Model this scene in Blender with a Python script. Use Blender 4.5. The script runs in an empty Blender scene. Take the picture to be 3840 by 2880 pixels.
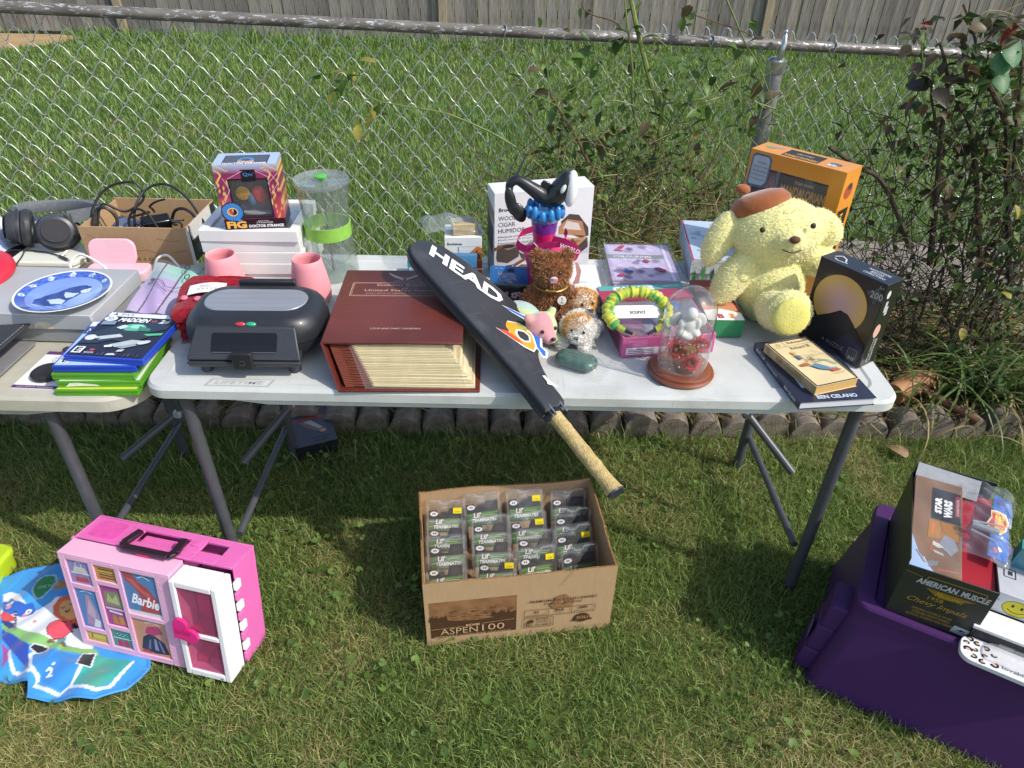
import bpy, math, random
import numpy as np
from mathutils import Vector as V, Matrix as Mx
PI = math.pi
R = math.radians
random.seed(7)
rng = np.random.default_rng(11)
SC = bpy.context.scene
COL = SC.collection

# ------------------------------------------------------------------ camera, sky, sun, exposure
CAM_H, PITCH, ROLL, FPX = 1.73, R(35.2), R(1.2), 2655.0
cam = bpy.data.objects.new('camera', bpy.data.cameras.new('camera'))
COL.objects.link(cam)
_f = V((0, math.cos(PITCH), -math.sin(PITCH)))
_r0 = V((1, 0, 0)); _u0 = _r0.cross(_f)
_r = _r0 * math.cos(ROLL) + _u0 * math.sin(ROLL)
_u = -_r0 * math.sin(ROLL) + _u0 * math.cos(ROLL)
cam.matrix_world = Mx(((_r.x, _u.x, -_f.x, 0), (_r.y, _u.y, -_f.y, 0), (_r.z, _u.z, -_f.z, CAM_H), (0, 0, 0, 1)))
cam.data.sensor_width = 36.0
cam.data.lens = 36.0 * FPX / 3840.0
cam.data.clip_start = 0.05
cam.data.clip_end = 300
SC.camera = cam

SUN = V((0.90, -0.41, 1.0)).normalized()
W = bpy.data.worlds.new('World'); SC.world = W; W.use_nodes = True
nt = W.node_tree
sky = nt.nodes.new('ShaderNodeTexSky'); sky.sky_type = 'NISHITA'; sky.sun_disc = False
sky.sun_elevation = math.asin(SUN.z); sky.sun_rotation = math.atan2(SUN.x, SUN.y)
sky.air_density = 1.0; sky.dust_density = 2.0; sky.ozone_density = 1.0
bg = nt.nodes['Background']; bg.inputs['Strength'].default_value = 0.15
nt.links.new(sky.outputs[0], bg.inputs[0])
sun = bpy.data.objects.new('sun', bpy.data.lights.new('sun', 'SUN')); COL.objects.link(sun)
sun.data.energy = 2.9; sun.data.angle = R(0.53); sun.data.color = (1.0, 0.95, 0.87)
sun.rotation_euler = (-SUN).to_track_quat('-Z', 'Y').to_euler()
sun.location = SUN * 20
SC.view_settings.view_transform = 'Standard'; SC.view_settings.look = 'None'
SC.view_settings.exposure = 0.44; SC.view_settings.gamma = 1.0
SC.view_settings.use_curve_mapping = False
try:
    SC.cycles.transparent_max_bounces = 24
    SC.cycles.max_bounces = 8
    SC.cycles.use_denoising = True
except Exception:
    pass

# ------------------------------------------------------------------ measuring: a pixel of the 3840x2880 photo to a point of known height or depth
def ray(x, y):
    return _f + _r * ((x - 1920) / FPX) - _u * ((y - 1440) / FPX)
def at(x, y, z):
    d = ray(x, y); return V((0, 0, CAM_H)) + d * ((z - CAM_H) / d.z)
def aty(x, y, Y):
    d = ray(x, y); return V((0, 0, CAM_H)) + d * (Y / d.y)
def proj_np(P):
    d = P - np.array([0, 0, CAM_H])
    z = d @ np.array(_f)
    z = np.where(np.abs(z) < 1e-6, 1e-6, z)
    return 1920 + FPX * (d @ np.array(_r)) / z, 1440 - FPX * (d @ np.array(_u)) / z, z

# ------------------------------------------------------------------ materials
def lin(h):
    h = h.lstrip('#'); o = []
    for i in (0, 2, 4):
        c = int(h[i:i + 2], 16) / 255
        o.append(c / 12.92 if c <= 0.04045 else ((c + 0.055) / 1.055) ** 2.4)
    return tuple(o)
_MC = {}
def mat(name, hexc, rough=0.5, spec=0.5, nz=(0, 0), bump=(0, 0), metal=0.0, sss=0.0, coat=0.0, sheen=0.0, tint=None, stretch=None, trans=0.0, det=5):
    if name in _MC: return _MC[name]
    m = bpy.data.materials.new(name); m.use_nodes = True
    t = m.node_tree; b = t.nodes['Principled BSDF']
    base = lin(hexc) if isinstance(hexc, str) else hexc
    b.inputs['Roughness'].default_value = rough
    b.inputs['Specular IOR Level'].default_value = spec
    b.inputs['Metallic'].default_value = metal
    b.inputs['Coat Weight'].default_value = coat
    b.inputs['Coat Roughness'].default_value = 0.08
    b.inputs['Sheen Weight'].default_value = sheen
    b.inputs['Transmission Weight'].default_value = trans
    if sss:
        b.inputs['Subsurface Weight'].default_value = sss
        b.inputs['Subsurface Radius'].default_value = (0.02, 0.01, 0.008)
        b.inputs['Subsurface Scale'].default_value = 0.3
    b.inputs['Base Color'].default_value = (*base, 1)
    tc = t.nodes.new('ShaderNodeTexCoord'); src = tc.outputs['Object']
    if stretch:
        mp = t.nodes.new('ShaderNodeMapping'); mp.inputs['Scale'].default_value = stretch
        t.links.new(src, mp.inputs[0]); src = mp.outputs[0]
    if nz[1] == 0: nz = (60, 0.06)
    n = t.nodes.new('ShaderNodeTexNoise'); n.inputs['Scale'].default_value = nz[0]; n.inputs['Detail'].default_value = det
    t.links.new(src, n.inputs['Vector'])
    mx = t.nodes.new('ShaderNodeMix'); mx.data_type = 'RGBA'
    k = nz[1]
    lo = lin(tint) if tint else tuple(c * max(0, 1 - 1.6 * k) for c in base)
    hi = tuple(min(1, c * (1 + 0.9 * k) + 0.01 * k) for c in base) if not tint else base
    mx.inputs[6].default_value = (*lo, 1); mx.inputs[7].default_value = (*hi, 1)
    rp = t.nodes.new('ShaderNodeValToRGB')
    rp.color_ramp.elements[0].position = 0.3; rp.color_ramp.elements[1].position = 0.7
    t.links.new(n.outputs['Fac'], rp.inputs[0]); t.links.new(rp.outputs[0], mx.inputs[0])
    t.links.new(mx.outputs[2], b.inputs['Base Color'])
    if bump[1]:
        n2 = t.nodes.new('ShaderNodeTexNoise'); n2.inputs['Scale'].default_value = bump[0]; n2.inputs['Detail'].default_value = 4
        t.links.new(src, n2.inputs['Vector'])
        bp = t.nodes.new('ShaderNodeBump'); bp.inputs['Strength'].default_value = bump[1]; bp.inputs['Distance'].default_value = 0.004
        t.links.new(n2.outputs['Fac'], bp.inputs['Height']); t.links.new(bp.outputs[0], b.inputs['Normal'])
    _MC[name] = m
    return m
def ink(h, rough=0.42):
    return mat('ink_' + h.lstrip('#'), h, rough, 0.4, nz=(40, 0.04))
def attrmat(name, rough=0.5, spec=0.4, sheen=0.0, coat=0.0, trl=0.0, bump=(0, 0)):
    if name in _MC: return _MC[name]
    m = bpy.data.materials.new(name); m.use_nodes = True
    t = m.node_tree; b = t.nodes['Principled BSDF']
    a = t.nodes.new('ShaderNodeAttribute'); a.attribute_name = 'Col'
    t.links.new(a.outputs['Color'], b.inputs['Base Color'])
    b.inputs['Roughness'].default_value = rough; b.inputs['Specular IOR Level'].default_value = spec
    b.inputs['Sheen Weight'].default_value = sheen; b.inputs['Coat Weight'].default_value = coat
    if bump[1]:
        tc = t.nodes.new('ShaderNodeTexCoord'); n2 = t.nodes.new('ShaderNodeTexNoise'); n2.inputs['Scale'].default_value = bump[0]
        t.links.new(tc.outputs['Object'], n2.inputs['Vector'])
        bp = t.nodes.new('ShaderNodeBump'); bp.inputs['Strength'].default_value = bump[1]; bp.inputs['Distance'].default_value = 0.003
        t.links.new(n2.outputs['Fac'], bp.inputs['Height']); t.links.new(bp.outputs[0], b.inputs['Normal'])
    if trl:
        tr = t.nodes.new('ShaderNodeBsdfTranslucent'); t.links.new(a.outputs['Color'], tr.inputs[0])
        ms = t.nodes.new('ShaderNodeMixShader'); ms.inputs[0].default_value = trl
        t.links.new(b.outputs[0], ms.inputs[1]); t.links.new(tr.outputs[0], ms.inputs[2])
        t.links.new(ms.outputs[0], t.nodes['Material Output'].inputs[0])
    _MC[name] = m
    return m
def clear(name, tint='#ffffff', gloss=0.9, haze=0.0, rough=0.03, bump=(0, 0), hz=(0.8, 0.82, 0.84)):
    """thin clear plastic or glass: transparent body, fresnel gloss on top, a little milky haze"""
    if name in _MC: return _MC[name]
    m = bpy.data.materials.new(name); m.use_nodes = True
    t = m.node_tree; t.nodes.clear()
    out = t.nodes.new('ShaderNodeOutputMaterial')
    tr = t.nodes.new('ShaderNodeBsdfTransparent'); tr.inputs[0].default_value = (*lin(tint), 1)
    df = t.nodes.new('ShaderNodeBsdfDiffuse'); df.inputs[0].default_value = (*hz, 1)
    gl = t.nodes.new('ShaderNodeBsdfGlossy'); gl.inputs['Roughness'].default_value = rough
    m1 = t.nodes.new('ShaderNodeMixShader'); m1.inputs[0].default_value = haze
    t.links.new(tr.outputs[0], m1.inputs[1]); t.links.new(df.outputs[0], m1.inputs[2])
    lw = t.nodes.new('ShaderNodeLayerWeight'); lw.inputs[0].default_value = 0.5
    pw_ = t.nodes.new('ShaderNodeMath'); pw_.operation = 'POWER'; pw_.inputs[1].default_value = 4.0
    t.links.new(lw.outputs['Facing'], pw_.inputs[0])
    mu = t.nodes.new('ShaderNodeMath'); mu.operation = 'MULTIPLY_ADD'; mu.inputs[1].default_value = 0.55*gloss; mu.inputs[2].default_value = 0.035*gloss
    t.links.new(pw_.outputs[0], mu.inputs[0])
    m2 = t.nodes.new('ShaderNodeMixShader'); t.links.new(mu.outputs[0], m2.inputs[0])
    t.links.new(m1.outputs[0], m2.inputs[1]); t.links.new(gl.outputs[0], m2.inputs[2])
    t.links.new(m2.outputs[0], out.inputs[0])
    if bump[1]:
        tc = t.nodes.new('ShaderNodeTexCoord'); n2 = t.nodes.new('ShaderNodeTexNoise'); n2.inputs['Scale'].default_value = bump[0]
        t.links.new(tc.outputs['Object'], n2.inputs['Vector'])
        bp = t.nodes.new('ShaderNodeBump'); bp.inputs['Strength'].default_value = bump[1]; bp.inputs['Distance'].default_value = 0.01
        t.links.new(n2.outputs['Fac'], bp.inputs['Height'])
        t.links.new(bp.outputs[0], gl.inputs['Normal'])
    _MC[name] = m
    return m

# ------------------------------------------------------------------ mesh builder
class B:
    def __init__(s): s.v = []; s.f = []; s.m = []
    def add(s, vs, fs, m=0):
        o = len(s.v); s.v += [tuple(p) for p in vs]
        for f in fs: s.f.append(tuple(o + i for i in f)); s.m.append(m)
        return s
    def box(s, x0, x1, y0, y1, z0, z1, m=0, M=None):
        vs = [V(p) for p in ((x0,y0,z0),(x1,y0,z0),(x1,y1,z0),(x0,y1,z0),(x0,y0,z1),(x1,y0,z1),(x1,y1,z1),(x0,y1,z1))]
        if M is not None: vs = [M @ p for p in vs]
        return s.add(vs, ((3,2,1,0),(4,5,6,7),(0,1,5,4),(1,2,6,5),(2,3,7,6),(3,0,4,7)), m)
    def hexa(s, lo, hi, m=0):
        return s.add(list(lo) + list(hi), ((3,2,1,0),(4,5,6,7),(0,1,5,4),(1,2,6,5),(2,3,7,6),(3,0,4,7)), m)
    def prism(s, pts, z0, z1, m=0, M=None, mside=None):
        n = len(pts); vs = [V((p[0], p[1], z0)) for p in pts] + [V((p[0], p[1], z1)) for p in pts]
        if M is not None: vs = [M @ p for p in vs]
        o = len(s.v); s.v += [tuple(p) for p in vs]
        s.f.append(tuple(o + i for i in reversed(range(n)))); s.m.append(m)
        s.f.append(tuple(o + n + i for i in range(n))); s.m.append(m)
        for i in range(n):
            j = (i + 1) % n
            s.f.append((o + i, o + j, o + n + j, o + n + i)); s.m.append(m if mside is None else mside)
        return s
    def tube(s, pts, r, n=8, m=0, cap=True, flat=1.0):
        pts = [V(p) for p in pts]; k = len(pts)
        rs = r if isinstance(r, (list, tuple)) else [r] * k
        up = None; o = len(s.v)
        for i, p in enumerate(pts):
            t = (pts[min(i + 1, k - 1)] - pts[max(i - 1, 0)])
            t = t.normalized() if t.length > 1e-9 else V((0, 0, 1))
            if up is None:
                up = V((0, 0, 1)) if abs(t.z) < 0.9 else V((1, 0, 0))
            a = t.cross(up)
            if a.length < 1e-6: a = t.cross(V((0.3, 0.9, 0.2)))
            a.normalize(); b = a.cross(t).normalized(); up = b
            for j in range(n):
                an = 2 * PI * j / n
                s.v.append(tuple(p + (a * math.cos(an) + b * math.sin(an) * flat) * rs[i]))
        for i in range(k - 1):
            for j in range(n):
                j2 = (j + 1) % n
                s.f.append((o + i*n + j, o + i*n + j2, o + (i+1)*n + j2, o + (i+1)*n + j)); s.m.append(m)
        if cap:
            s.f.append(tuple(o + j for j in reversed(range(n)))); s.m.append(m)
            s.f.append(tuple(o + (k-1)*n + j for j in range(n))); s.m.append(m)
        return s
    def lathe(s, prof, n=32, m=0, c=(0, 0, 0), M=None, sx=1.0, sy=1.0):
        o = len(s.v); k = len(prof)
        for r, z in prof:
            for j in range(n):
                a = 2 * PI * j / n
                p = V((c[0] + r * math.cos(a) * sx, c[1] + r * math.sin(a) * sy, c[2] + z))
                s.v.append(tuple(M @ p if M is not None else p))
        for i in range(k - 1):
            for j in range(n):
                j2 = (j + 1) % n
                s.f.append((o + i*n + j, o + i*n + j2, o + (i+1)*n + j2, o + (i+1)*n + j)); s.m.append(m)
        if prof[0][0] > 1e-6: s.f.append(tuple(o + j for j in reversed(range(n)))); s.m.append(m)
        if prof[-1][0] > 1e-6: s.f.append(tuple(o + (k-1)*n + j for j in range(n))); s.m.append(m)
        return s
    def shell(s, prof, n=32, m=0, c=(0, 0, 0), M=None):
        k0 = len(s.f); s.lathe(prof, n, m, c, M)
        while s.f and len(s.f[-1]) == n and n > 4: s.f.pop(); s.m.pop()
        return s
    def ell(s, c, r, nu=20, nv=12, m=0, rot=None):
        o = len(s.v); c = V(c)
        for i in range(nv + 1):
            th = PI * i / nv
            for j in range(nu):
                ph = 2 * PI * j / nu
                p = V((r[0]*math.sin(th)*math.cos(ph), r[1]*math.sin(th)*math.sin(ph), r[2]*math.cos(th)))
                if rot is not None: p = rot @ p
                s.v.append(tuple(c + p))
        for i in range(nv):
            for j in range(nu):
                j2 = (j + 1) % nu
                s.f.append((o + i*nu + j, o + (i+1)*nu + j, o + (i+1)*nu + j2, o + i*nu + j2)); s.m.append(m)
        return s
    def grid(s, fn, nu, nv, m=0):
        o = len(s.v)
        for i in range(nv + 1):
            for j in range(nu + 1): s.v.append(tuple(fn(j / nu, i / nv)))
        for i in range(nv):
            for j in range(nu):
                a = o + i*(nu+1) + j
                s.f.append((a, a + 1, a + nu + 2, a + nu + 1)); s.m.append(m)
        return s
    def quad(s, a, b, c, d, m=0): return s.add((a, b, c, d), ((0, 1, 2, 3),), m)
    def mesh(s, name, mats, ang=38, clean=True):
        me = bpy.data.meshes.new(name)
        me.from_pydata([tuple(p) for p in s.v], [], s.f)
        for x in mats: me.materials.append(x)
        me.polygons.foreach_set('material_index', s.m)
        me.polygons.foreach_set('use_smooth', [True] * len(s.f))
        me.validate(); me.update()
        me.set_sharp_from_angle(angle=R(ang))
        return me
    def build(s, name, mats, parent=None, M=None, ang=38, bevel=0.0, seg=2):
        if not isinstance(mats, (list, tuple)): mats = [mats]
        return link(name, s.mesh(name, mats, ang), parent, M, bevel, seg)
def link(name, me, parent=None, M=None, bevel=0.0, seg=2):
    o = bpy.data.objects.new(name, me); COL.objects.link(o)
    if M is not None: o.matrix_local = M if isinstance(M, Mx) else Mx.Translation(V(M))
    if parent is not None: o.parent = parent
    if bevel:
        b = o.modifiers.new('bevel', 'BEVEL'); b.width = bevel; b.segments = seg; b.limit_method = 'ANGLE'; b.angle_limit = R(35)
    return o
def tag(o, label=None, cat=None, group=None, kind=None):
    if label: o['label'] = label
    if cat: o['category'] = cat
    if group: o['group'] = group
    if kind: o['kind'] = kind
    return o
def E(name, label, cat, M, group=None):
    o = bpy.data.objects.new(name, None); COL.objects.link(o); o.empty_display_size = 0.02
    o.matrix_world = M if isinstance(M, Mx) else Mx.Translation(V(M))
    return tag(o, label, cat, group)
def RZ(p, a, tilt=0.0, lean=0.0):
    return Mx.Translation(V(p)) @ Mx.Rotation(a, 4, 'Z') @ Mx.Rotation(tilt, 4, 'X') @ Mx.Rotation(lean, 4, 'Y')
def RB(name, label, cat, fl, fr, z, group=None, dz=0.0):
    a, b = at(*fl, z), at(*fr, z)
    d = b - a
    o = E(name, label, cat, RZ((a.x, a.y, z + dz), math.atan2(d.y, d.x)), group)
    return o, d.length
def copytree(o, parent=None):
    c = o.copy(); COL.objects.link(c)
    if parent is not None: c.parent = parent
    for ch in list(o.children): copytree(ch, c)
    return c
def npmesh(name, verts, tris, mats, col=None, smooth=True):
    me = bpy.data.meshes.new(name)
    nv, nf = len(verts), len(tris)
    me.vertices.add(nv); me.vertices.foreach_set('co', np.ascontiguousarray(verts, np.float32).ravel())
    me.loops.add(nf * 3); me.loops.foreach_set('vertex_index', np.ascontiguousarray(tris, np.int32).ravel())
    me.polygons.add(nf)
    me.polygons.foreach_set('loop_start', np.arange(0, nf * 3, 3, dtype=np.int32))
    me.polygons.foreach_set('loop_total', np.full(nf, 3, np.int32))
    me.polygons.foreach_set('use_smooth', np.full(nf, smooth, bool))
    for m in (mats if isinstance(mats, (list, tuple)) else [mats]): me.materials.append(m)
    if col is not None:
        a = me.attributes.new('Col', 'FLOAT_COLOR', 'POINT')
        c4 = np.ones((nv, 4), np.float32); c4[:, :3] = col
        a.data.foreach_set('color', c4.ravel())
    me.update(); me.validate()
    return me
def paint(me, fn):
    """flat print on a fine mesh: fn(x,y,z) of the local point gives a linear colour"""
    n = len(me.vertices); co = np.empty(n * 3, np.float32); me.vertices.foreach_get('co', co); co = co.reshape(-1, 3)
    c4 = np.ones((n, 4), np.float32)
    for i in range(n): c4[i, :3] = fn(*co[i])
    a = me.attributes.new('Col', 'FLOAT_COLOR', 'POINT'); a.data.foreach_set('color', c4.ravel())

# ------------------------------------------------------------------ lettering and flat print
_TX = {}
def textgeo(s, shear=0.0, bold=0.0):
    k = (s, shear, bold)
    if k not in _TX:
        cu = bpy.data.curves.new('t', 'FONT'); cu.body = s; cu.shear = shear; cu.offset = bold; cu.resolution_u = 2; cu.fill_mode = 'FRONT'
        o = bpy.data.objects.new('t', cu); me = o.to_mesh()
        vs = [v.co.copy() for v in me.vertices]; fs = [tuple(p.vertices) for p in me.polygons]
        o.to_mesh_clear(); bpy.data.objects.remove(o); bpy.data.curves.remove(cu)
        if vs:
            x0 = min(v.x for v in vs); x1 = max(v.x for v in vs); y0 = min(v.y for v in vs); y1 = max(v.y for v in vs)
            vs = [((v.x - x0) / max(1e-6, x1 - x0), (v.y - y0) / max(1e-6, y1 - y0)) for v in vs]
            asp = (x1 - x0) / max(1e-6, y1 - y0)
        else: asp = 1
        _TX[k] = (vs, fs, asp)
    return _TX[k]
class Pr:
    def __init__(s, root, name, o=(0, 0, 0), u=(1, 0, 0), v=(0, 0, 1), base=0.0004):
        u = V(u).normalized(); v = V(v).normalized(); n = u.cross(v)
        s.M = Mx(((u.x, v.x, n.x, o[0]), (u.y, v.y, n.y, o[1]), (u.z, v.z, n.z, o[2]), (0, 0, 0, 1)))
        s.root = root; s.name = name; s.b = B(); s.mats = []; s.z = base
    def _i(s, h):
        m = ink(h) if isinstance(h, str) else h
        if m not in s.mats: s.mats.append(m)
        return s.mats.index(m)
    def poly(s, pts, h):
        s.z += 0.00004; s.b.add([(p[0], p[1], s.z) for p in pts], (tuple(range(len(pts))),), s._i(h)); return s
    def rect(s, x, y, w, h, c): return s.poly(((x, y), (x + w, y), (x + w, y + h), (x, y + h)), c)
    def ell(s, x, y, rx, ry, c, n=24, a0=0.0, a1=2*PI, rot=0.0):
        full = abs(a1 - a0 - 2*PI) < 1e-6
        pts = []
        for i in range(n if full else n + 1):
            a = a0 + (a1 - a0) * i / n; px, py = rx*math.cos(a), ry*math.sin(a)
            pts.append((x + px*math.cos(rot) - py*math.sin(rot), y + px*math.sin(rot) + py*math.cos(rot)))
        return s.poly(pts, c)
    def line(s, pts, w, c):
        s.z += 0.00004; k = s._i(c)
        for a, b in zip(pts, pts[1:]):
            dx, dy = b[0]-a[0], b[1]-a[1]; l = math.hypot(dx, dy) or 1; nx, ny = -dy/l*w/2, dx/l*w/2
            s.b.add([(a[0]-nx, a[1]-ny, s.z), (b[0]-nx, b[1]-ny, s.z), (b[0]+nx, b[1]+ny, s.z), (a[0]+nx, a[1]+ny, s.z)], ((0,1,2,3),), k)
        return s
    def ring(s, x, y, rx, ry, w, c, n=28):
        return s.line([(x + rx*math.cos(2*PI*i/n), y + ry*math.sin(2*PI*i/n)) for i in range(n+1)], w, c)
    def frame(s, x, y, w, h, t, c):
        return s.line(((x, y), (x+w, y), (x+w, y+h), (x, y+h), (x, y)), t, c)
    def text(s, t, x, y, w, h, c, shear=0.0, bold=0.0, rot=0.0, arc=0.0):
        """lettering fitted into the box at (x, y), w wide (None: natural width) and h high"""
        vs, fs, asp = textgeo(t, shear, bold); s.z += 0.00004
        if w is None: w = h * asp
        ca, sa = math.cos(rot), math.sin(rot); out = []
        for a, b in vs:
            px, py = a * w, b * h + arc * (1 - (2*a - 1)**2)
            out.append((x + px*ca - py*sa, y + px*sa + py*ca, s.z))
        s.b.add(out, fs, s._i(c)); return s
    def done(s):
        return s.b.build(s.name, s.mats, s.root, s.M)
def face(root, side, w, d, h, name):
    if side == 'front': return Pr(root, name, (0, 0, 0), (1, 0, 0), (0, 0, 1))
    if side == 'top': return Pr(root, name, (0, 0, h), (1, 0, 0), (0, 1, 0))
    if side == 'right': return Pr(root, name, (w, 0, 0), (0, 1, 0), (0, 0, 1))
    if side == 'left': return Pr(root, name, (0, d, 0), (0, -1, 0), (0, 0, 1))
def carton(root, w, d, h, m, name='carton', bev=0.0015):
    return B().box(0, w, 0, d, 0, h).build(name, m, root, bevel=bev)
def rrect(x0, y0, x1, y1, r, n=5):
    pts = []
    for cx, cy, a in ((x1-r, y0+r, -90), (x1-r, y1-r, 0), (x0+r, y1-r, 90), (x0+r, y0+r, 180)):
        for i in range(n + 1):
            t = R(a + 90*i/n); pts.append((cx + r*math.cos(t), cy + r*math.sin(t)))
    return pts
def smooth(pts, n=6):
    pts = [V(p) for p in pts]; out = []
    for i in range(len(pts) - 1):
        p0 = pts[max(i-1, 0)]; p1 = pts[i]; p2 = pts[i+1]; p3 = pts[min(i+2, len(pts)-1)]
        for k in range(n):
            t = k / n
            out.append(0.5*((2*p1) + (p2-p0)*t + (2*p0-5*p1+4*p2-p3)*t*t + (3*p1-p0-3*p2+p3)*t**3))
    out.append(pts[-1]); return out
def remesh(b, voxel, name, mats, smooth_it=4):
    """merge overlapping ellipsoids into one continuous body"""
    me = b.mesh('tmp', []); o = bpy.data.objects.new('tmp', me); COL.objects.link(o)
    m = o.modifiers.new('r', 'REMESH'); m.mode = 'VOXEL'; m.voxel_size = voxel; m.use_smooth_shade = True
    if smooth_it:
        k = o.modifiers.new('s', 'SMOOTH'); k.iterations = smooth_it; k.factor = 0.5
    dg = bpy.context.evaluated_depsgraph_get()
    out = bpy.data.meshes.new_from_object(o.evaluated_get(dg)); out.name = name
    bpy.data.objects.remove(o); bpy.data.meshes.remove(me)
    out.materials.clear()
    for x in (mats if isinstance(mats, (list, tuple)) else [mats]): out.materials.append(x)
    out.polygons.foreach_set('use_smooth', [True] * len(out.polygons))
    return out
def fur(root, me, n, L, w, colfn, seed, lean=0.6, down=0.3, M=None, m=None, name='fur'):
    """short pile: thin bent blades spread over a body's surface"""
    g = np.random.default_rng(seed); me.calc_loop_triangles()
    nt_ = len(me.loop_triangles); ti = np.empty(nt_ * 3, np.int32); me.loop_triangles.foreach_get('vertices', ti); ti = ti.reshape(-1, 3)
    co = np.empty(len(me.vertices) * 3, np.float32); me.vertices.foreach_get('co', co); co = co.reshape(-1, 3)
    a, b, c = co[ti[:, 0]], co[ti[:, 1]], co[ti[:, 2]]
    cr = np.cross(b - a, c - a); ar = np.linalg.norm(cr, axis=1); pk = g.choice(nt_, n, p=ar / ar.sum())
    r1, r2 = np.sqrt(g.random(n)), g.random(n)
    P = a[pk]*(1-r1)[:, None] + b[pk]*(r1*(1-r2))[:, None] + c[pk]*(r1*r2)[:, None]
    N = cr[pk] / np.maximum(ar[pk], 1e-12)[:, None]
    D = N + g.normal(0, lean, (n, 3)) * 0.6; D[:, 2] -= down; D /= np.linalg.norm(D, axis=1)[:, None]
    S = np.cross(D, g.normal(0, 1, (n, 3))); S /= np.linalg.norm(S, axis=1)[:, None]
    l = L * (0.6 + 0.7 * g.random(n))[:, None]
    mid = P + (N*0.6 + D*0.4) * l * 0.55; tip = P + (N*0.35 + D*0.65) * l
    vs = np.stack([P - S*w/2, P + S*w/2, mid - S*w*0.4, mid + S*w*0.4, tip], 1).reshape(-1, 3)
    k = np.arange(n) * 5
    tr = np.concatenate([np.stack([k, k+1, k+3], 1), np.stack([k, k+3, k+2], 1), np.stack([k+2, k+3, k+4], 1)])
    cl = np.array([colfn(p, g) for p in P], np.float32); cl = np.repeat(cl, 5, axis=0)
    f = npmesh(name, vs, tr, m or attrmat('fur_fibre', 0.6, 0.3, sheen=0.3, trl=0.15), cl)
    o = link(name, f, root, M); o['kind'] = 'stuff'
    return o

# ------------------------------------------------------------------ common materials
def worn(m, dirt, k=1.0):
    """scuffs, fine scratches and smudges on a plastic surface"""
    t = m.node_tree; b = t.nodes['Principled BSDF']; src = b.inputs['Base Color'].links[0].from_socket
    tc = t.nodes.new('ShaderNodeTexCoord'); last = src
    for sc, st, lo, hi, f in ((5.0, (1, 1, 1), .52, .72, .35), (3.0, (1.5, 60, 1), .62, .68, .35), (3.0, (46, 2.2, 1), .64, .69, .3), (160.0, (1, 1, 1), .70, .76, .55)):
        mp = t.nodes.new('ShaderNodeMapping'); mp.inputs['Scale'].default_value = st; mp.inputs['Rotation'].default_value = (0, 0, .35 if st != (1, 1, 1) else 0)
        n = t.nodes.new('ShaderNodeTexNoise'); n.inputs['Scale'].default_value = sc; n.inputs['Detail'].default_value = 7; n.inputs['Roughness'].default_value = .65
        t.links.new(tc.outputs['Object'], mp.inputs[0]); t.links.new(mp.outputs[0], n.inputs['Vector'])
        r = t.nodes.new('ShaderNodeValToRGB'); r.color_ramp.elements[0].position = lo; r.color_ramp.elements[1].position = hi
        mu = t.nodes.new('ShaderNodeMath'); mu.operation = 'MULTIPLY'; mu.inputs[1].default_value = f*k
        mx = t.nodes.new('ShaderNodeMix'); mx.data_type = 'RGBA'; mx.inputs[7].default_value = (*lin(dirt), 1)
        t.links.new(n.outputs['Fac'], r.inputs[0]); t.links.new(r.outputs[0], mu.inputs[0]); t.links.new(mu.outputs[0], mx.inputs[0]); t.links.new(last, mx.inputs[6]); last = mx.outputs[2]
    t.links.new(last, b.inputs['Base Color']); return m
WHITE_P = mat('white_table_plastic', '#c4c7c4', 0.5, 0.3, nz=(9, 0.05), bump=(300, 0.12))
CREAM_P = mat('old_table_plastic', '#bbb8aa', 0.5, 0.3, nz=(7, 0.07), bump=(300, 0.12), tint='#a8a596')
worn(WHITE_P, '#8a8a80', 1.15); worn(CREAM_P, '#8a8474', 1.1)
LEG_M = mat('grey_leg_paint', '#4b4d52', 0.38, 0.5, nz=(30, 0.08))
STEEL = mat('galvanised_steel', '#b9bdbd', 0.3, 0.5, metal=0.85, nz=(60, 0.15))
CARD = mat('corrugated_card', '#b0926f', 0.85, 0.2, nz=(14, 0.035), bump=(90, 0.25), stretch=(6, 1, 1))
CARD_E = mat('cut_card_edge', '#8d6a45', 0.9, 0.2, nz=(200, 0.3))
BLACK_P = mat('black_plastic', '#383a3f', 0.4, 0.5, nz=(50, 0.06), bump=(500, 0.05))
BLACK_S = mat('soft_black_vinyl', '#34363a', 0.48, 0.5, nz=(12, 0.12), bump=(60, 0.25))
CLEAR = clear('clear_plastic', gloss=1.0, haze=0.05)
FILM = clear('crinkled_film', gloss=1.3, haze=0.06, rough=0.08, bump=(45, 1.0))
GLASS = clear('clear_glass', gloss=1.0, haze=0.015, rough=0.02)
WPAPER = mat('white_paper', '#e4e4e0', 0.6, 0.3, nz=(20, 0.03))
CREAMPAGE = mat('cream_pages', '#d8cba6', 0.8, 0.2, nz=(60, 0.12), stretch=(1, 1, 20))
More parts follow.
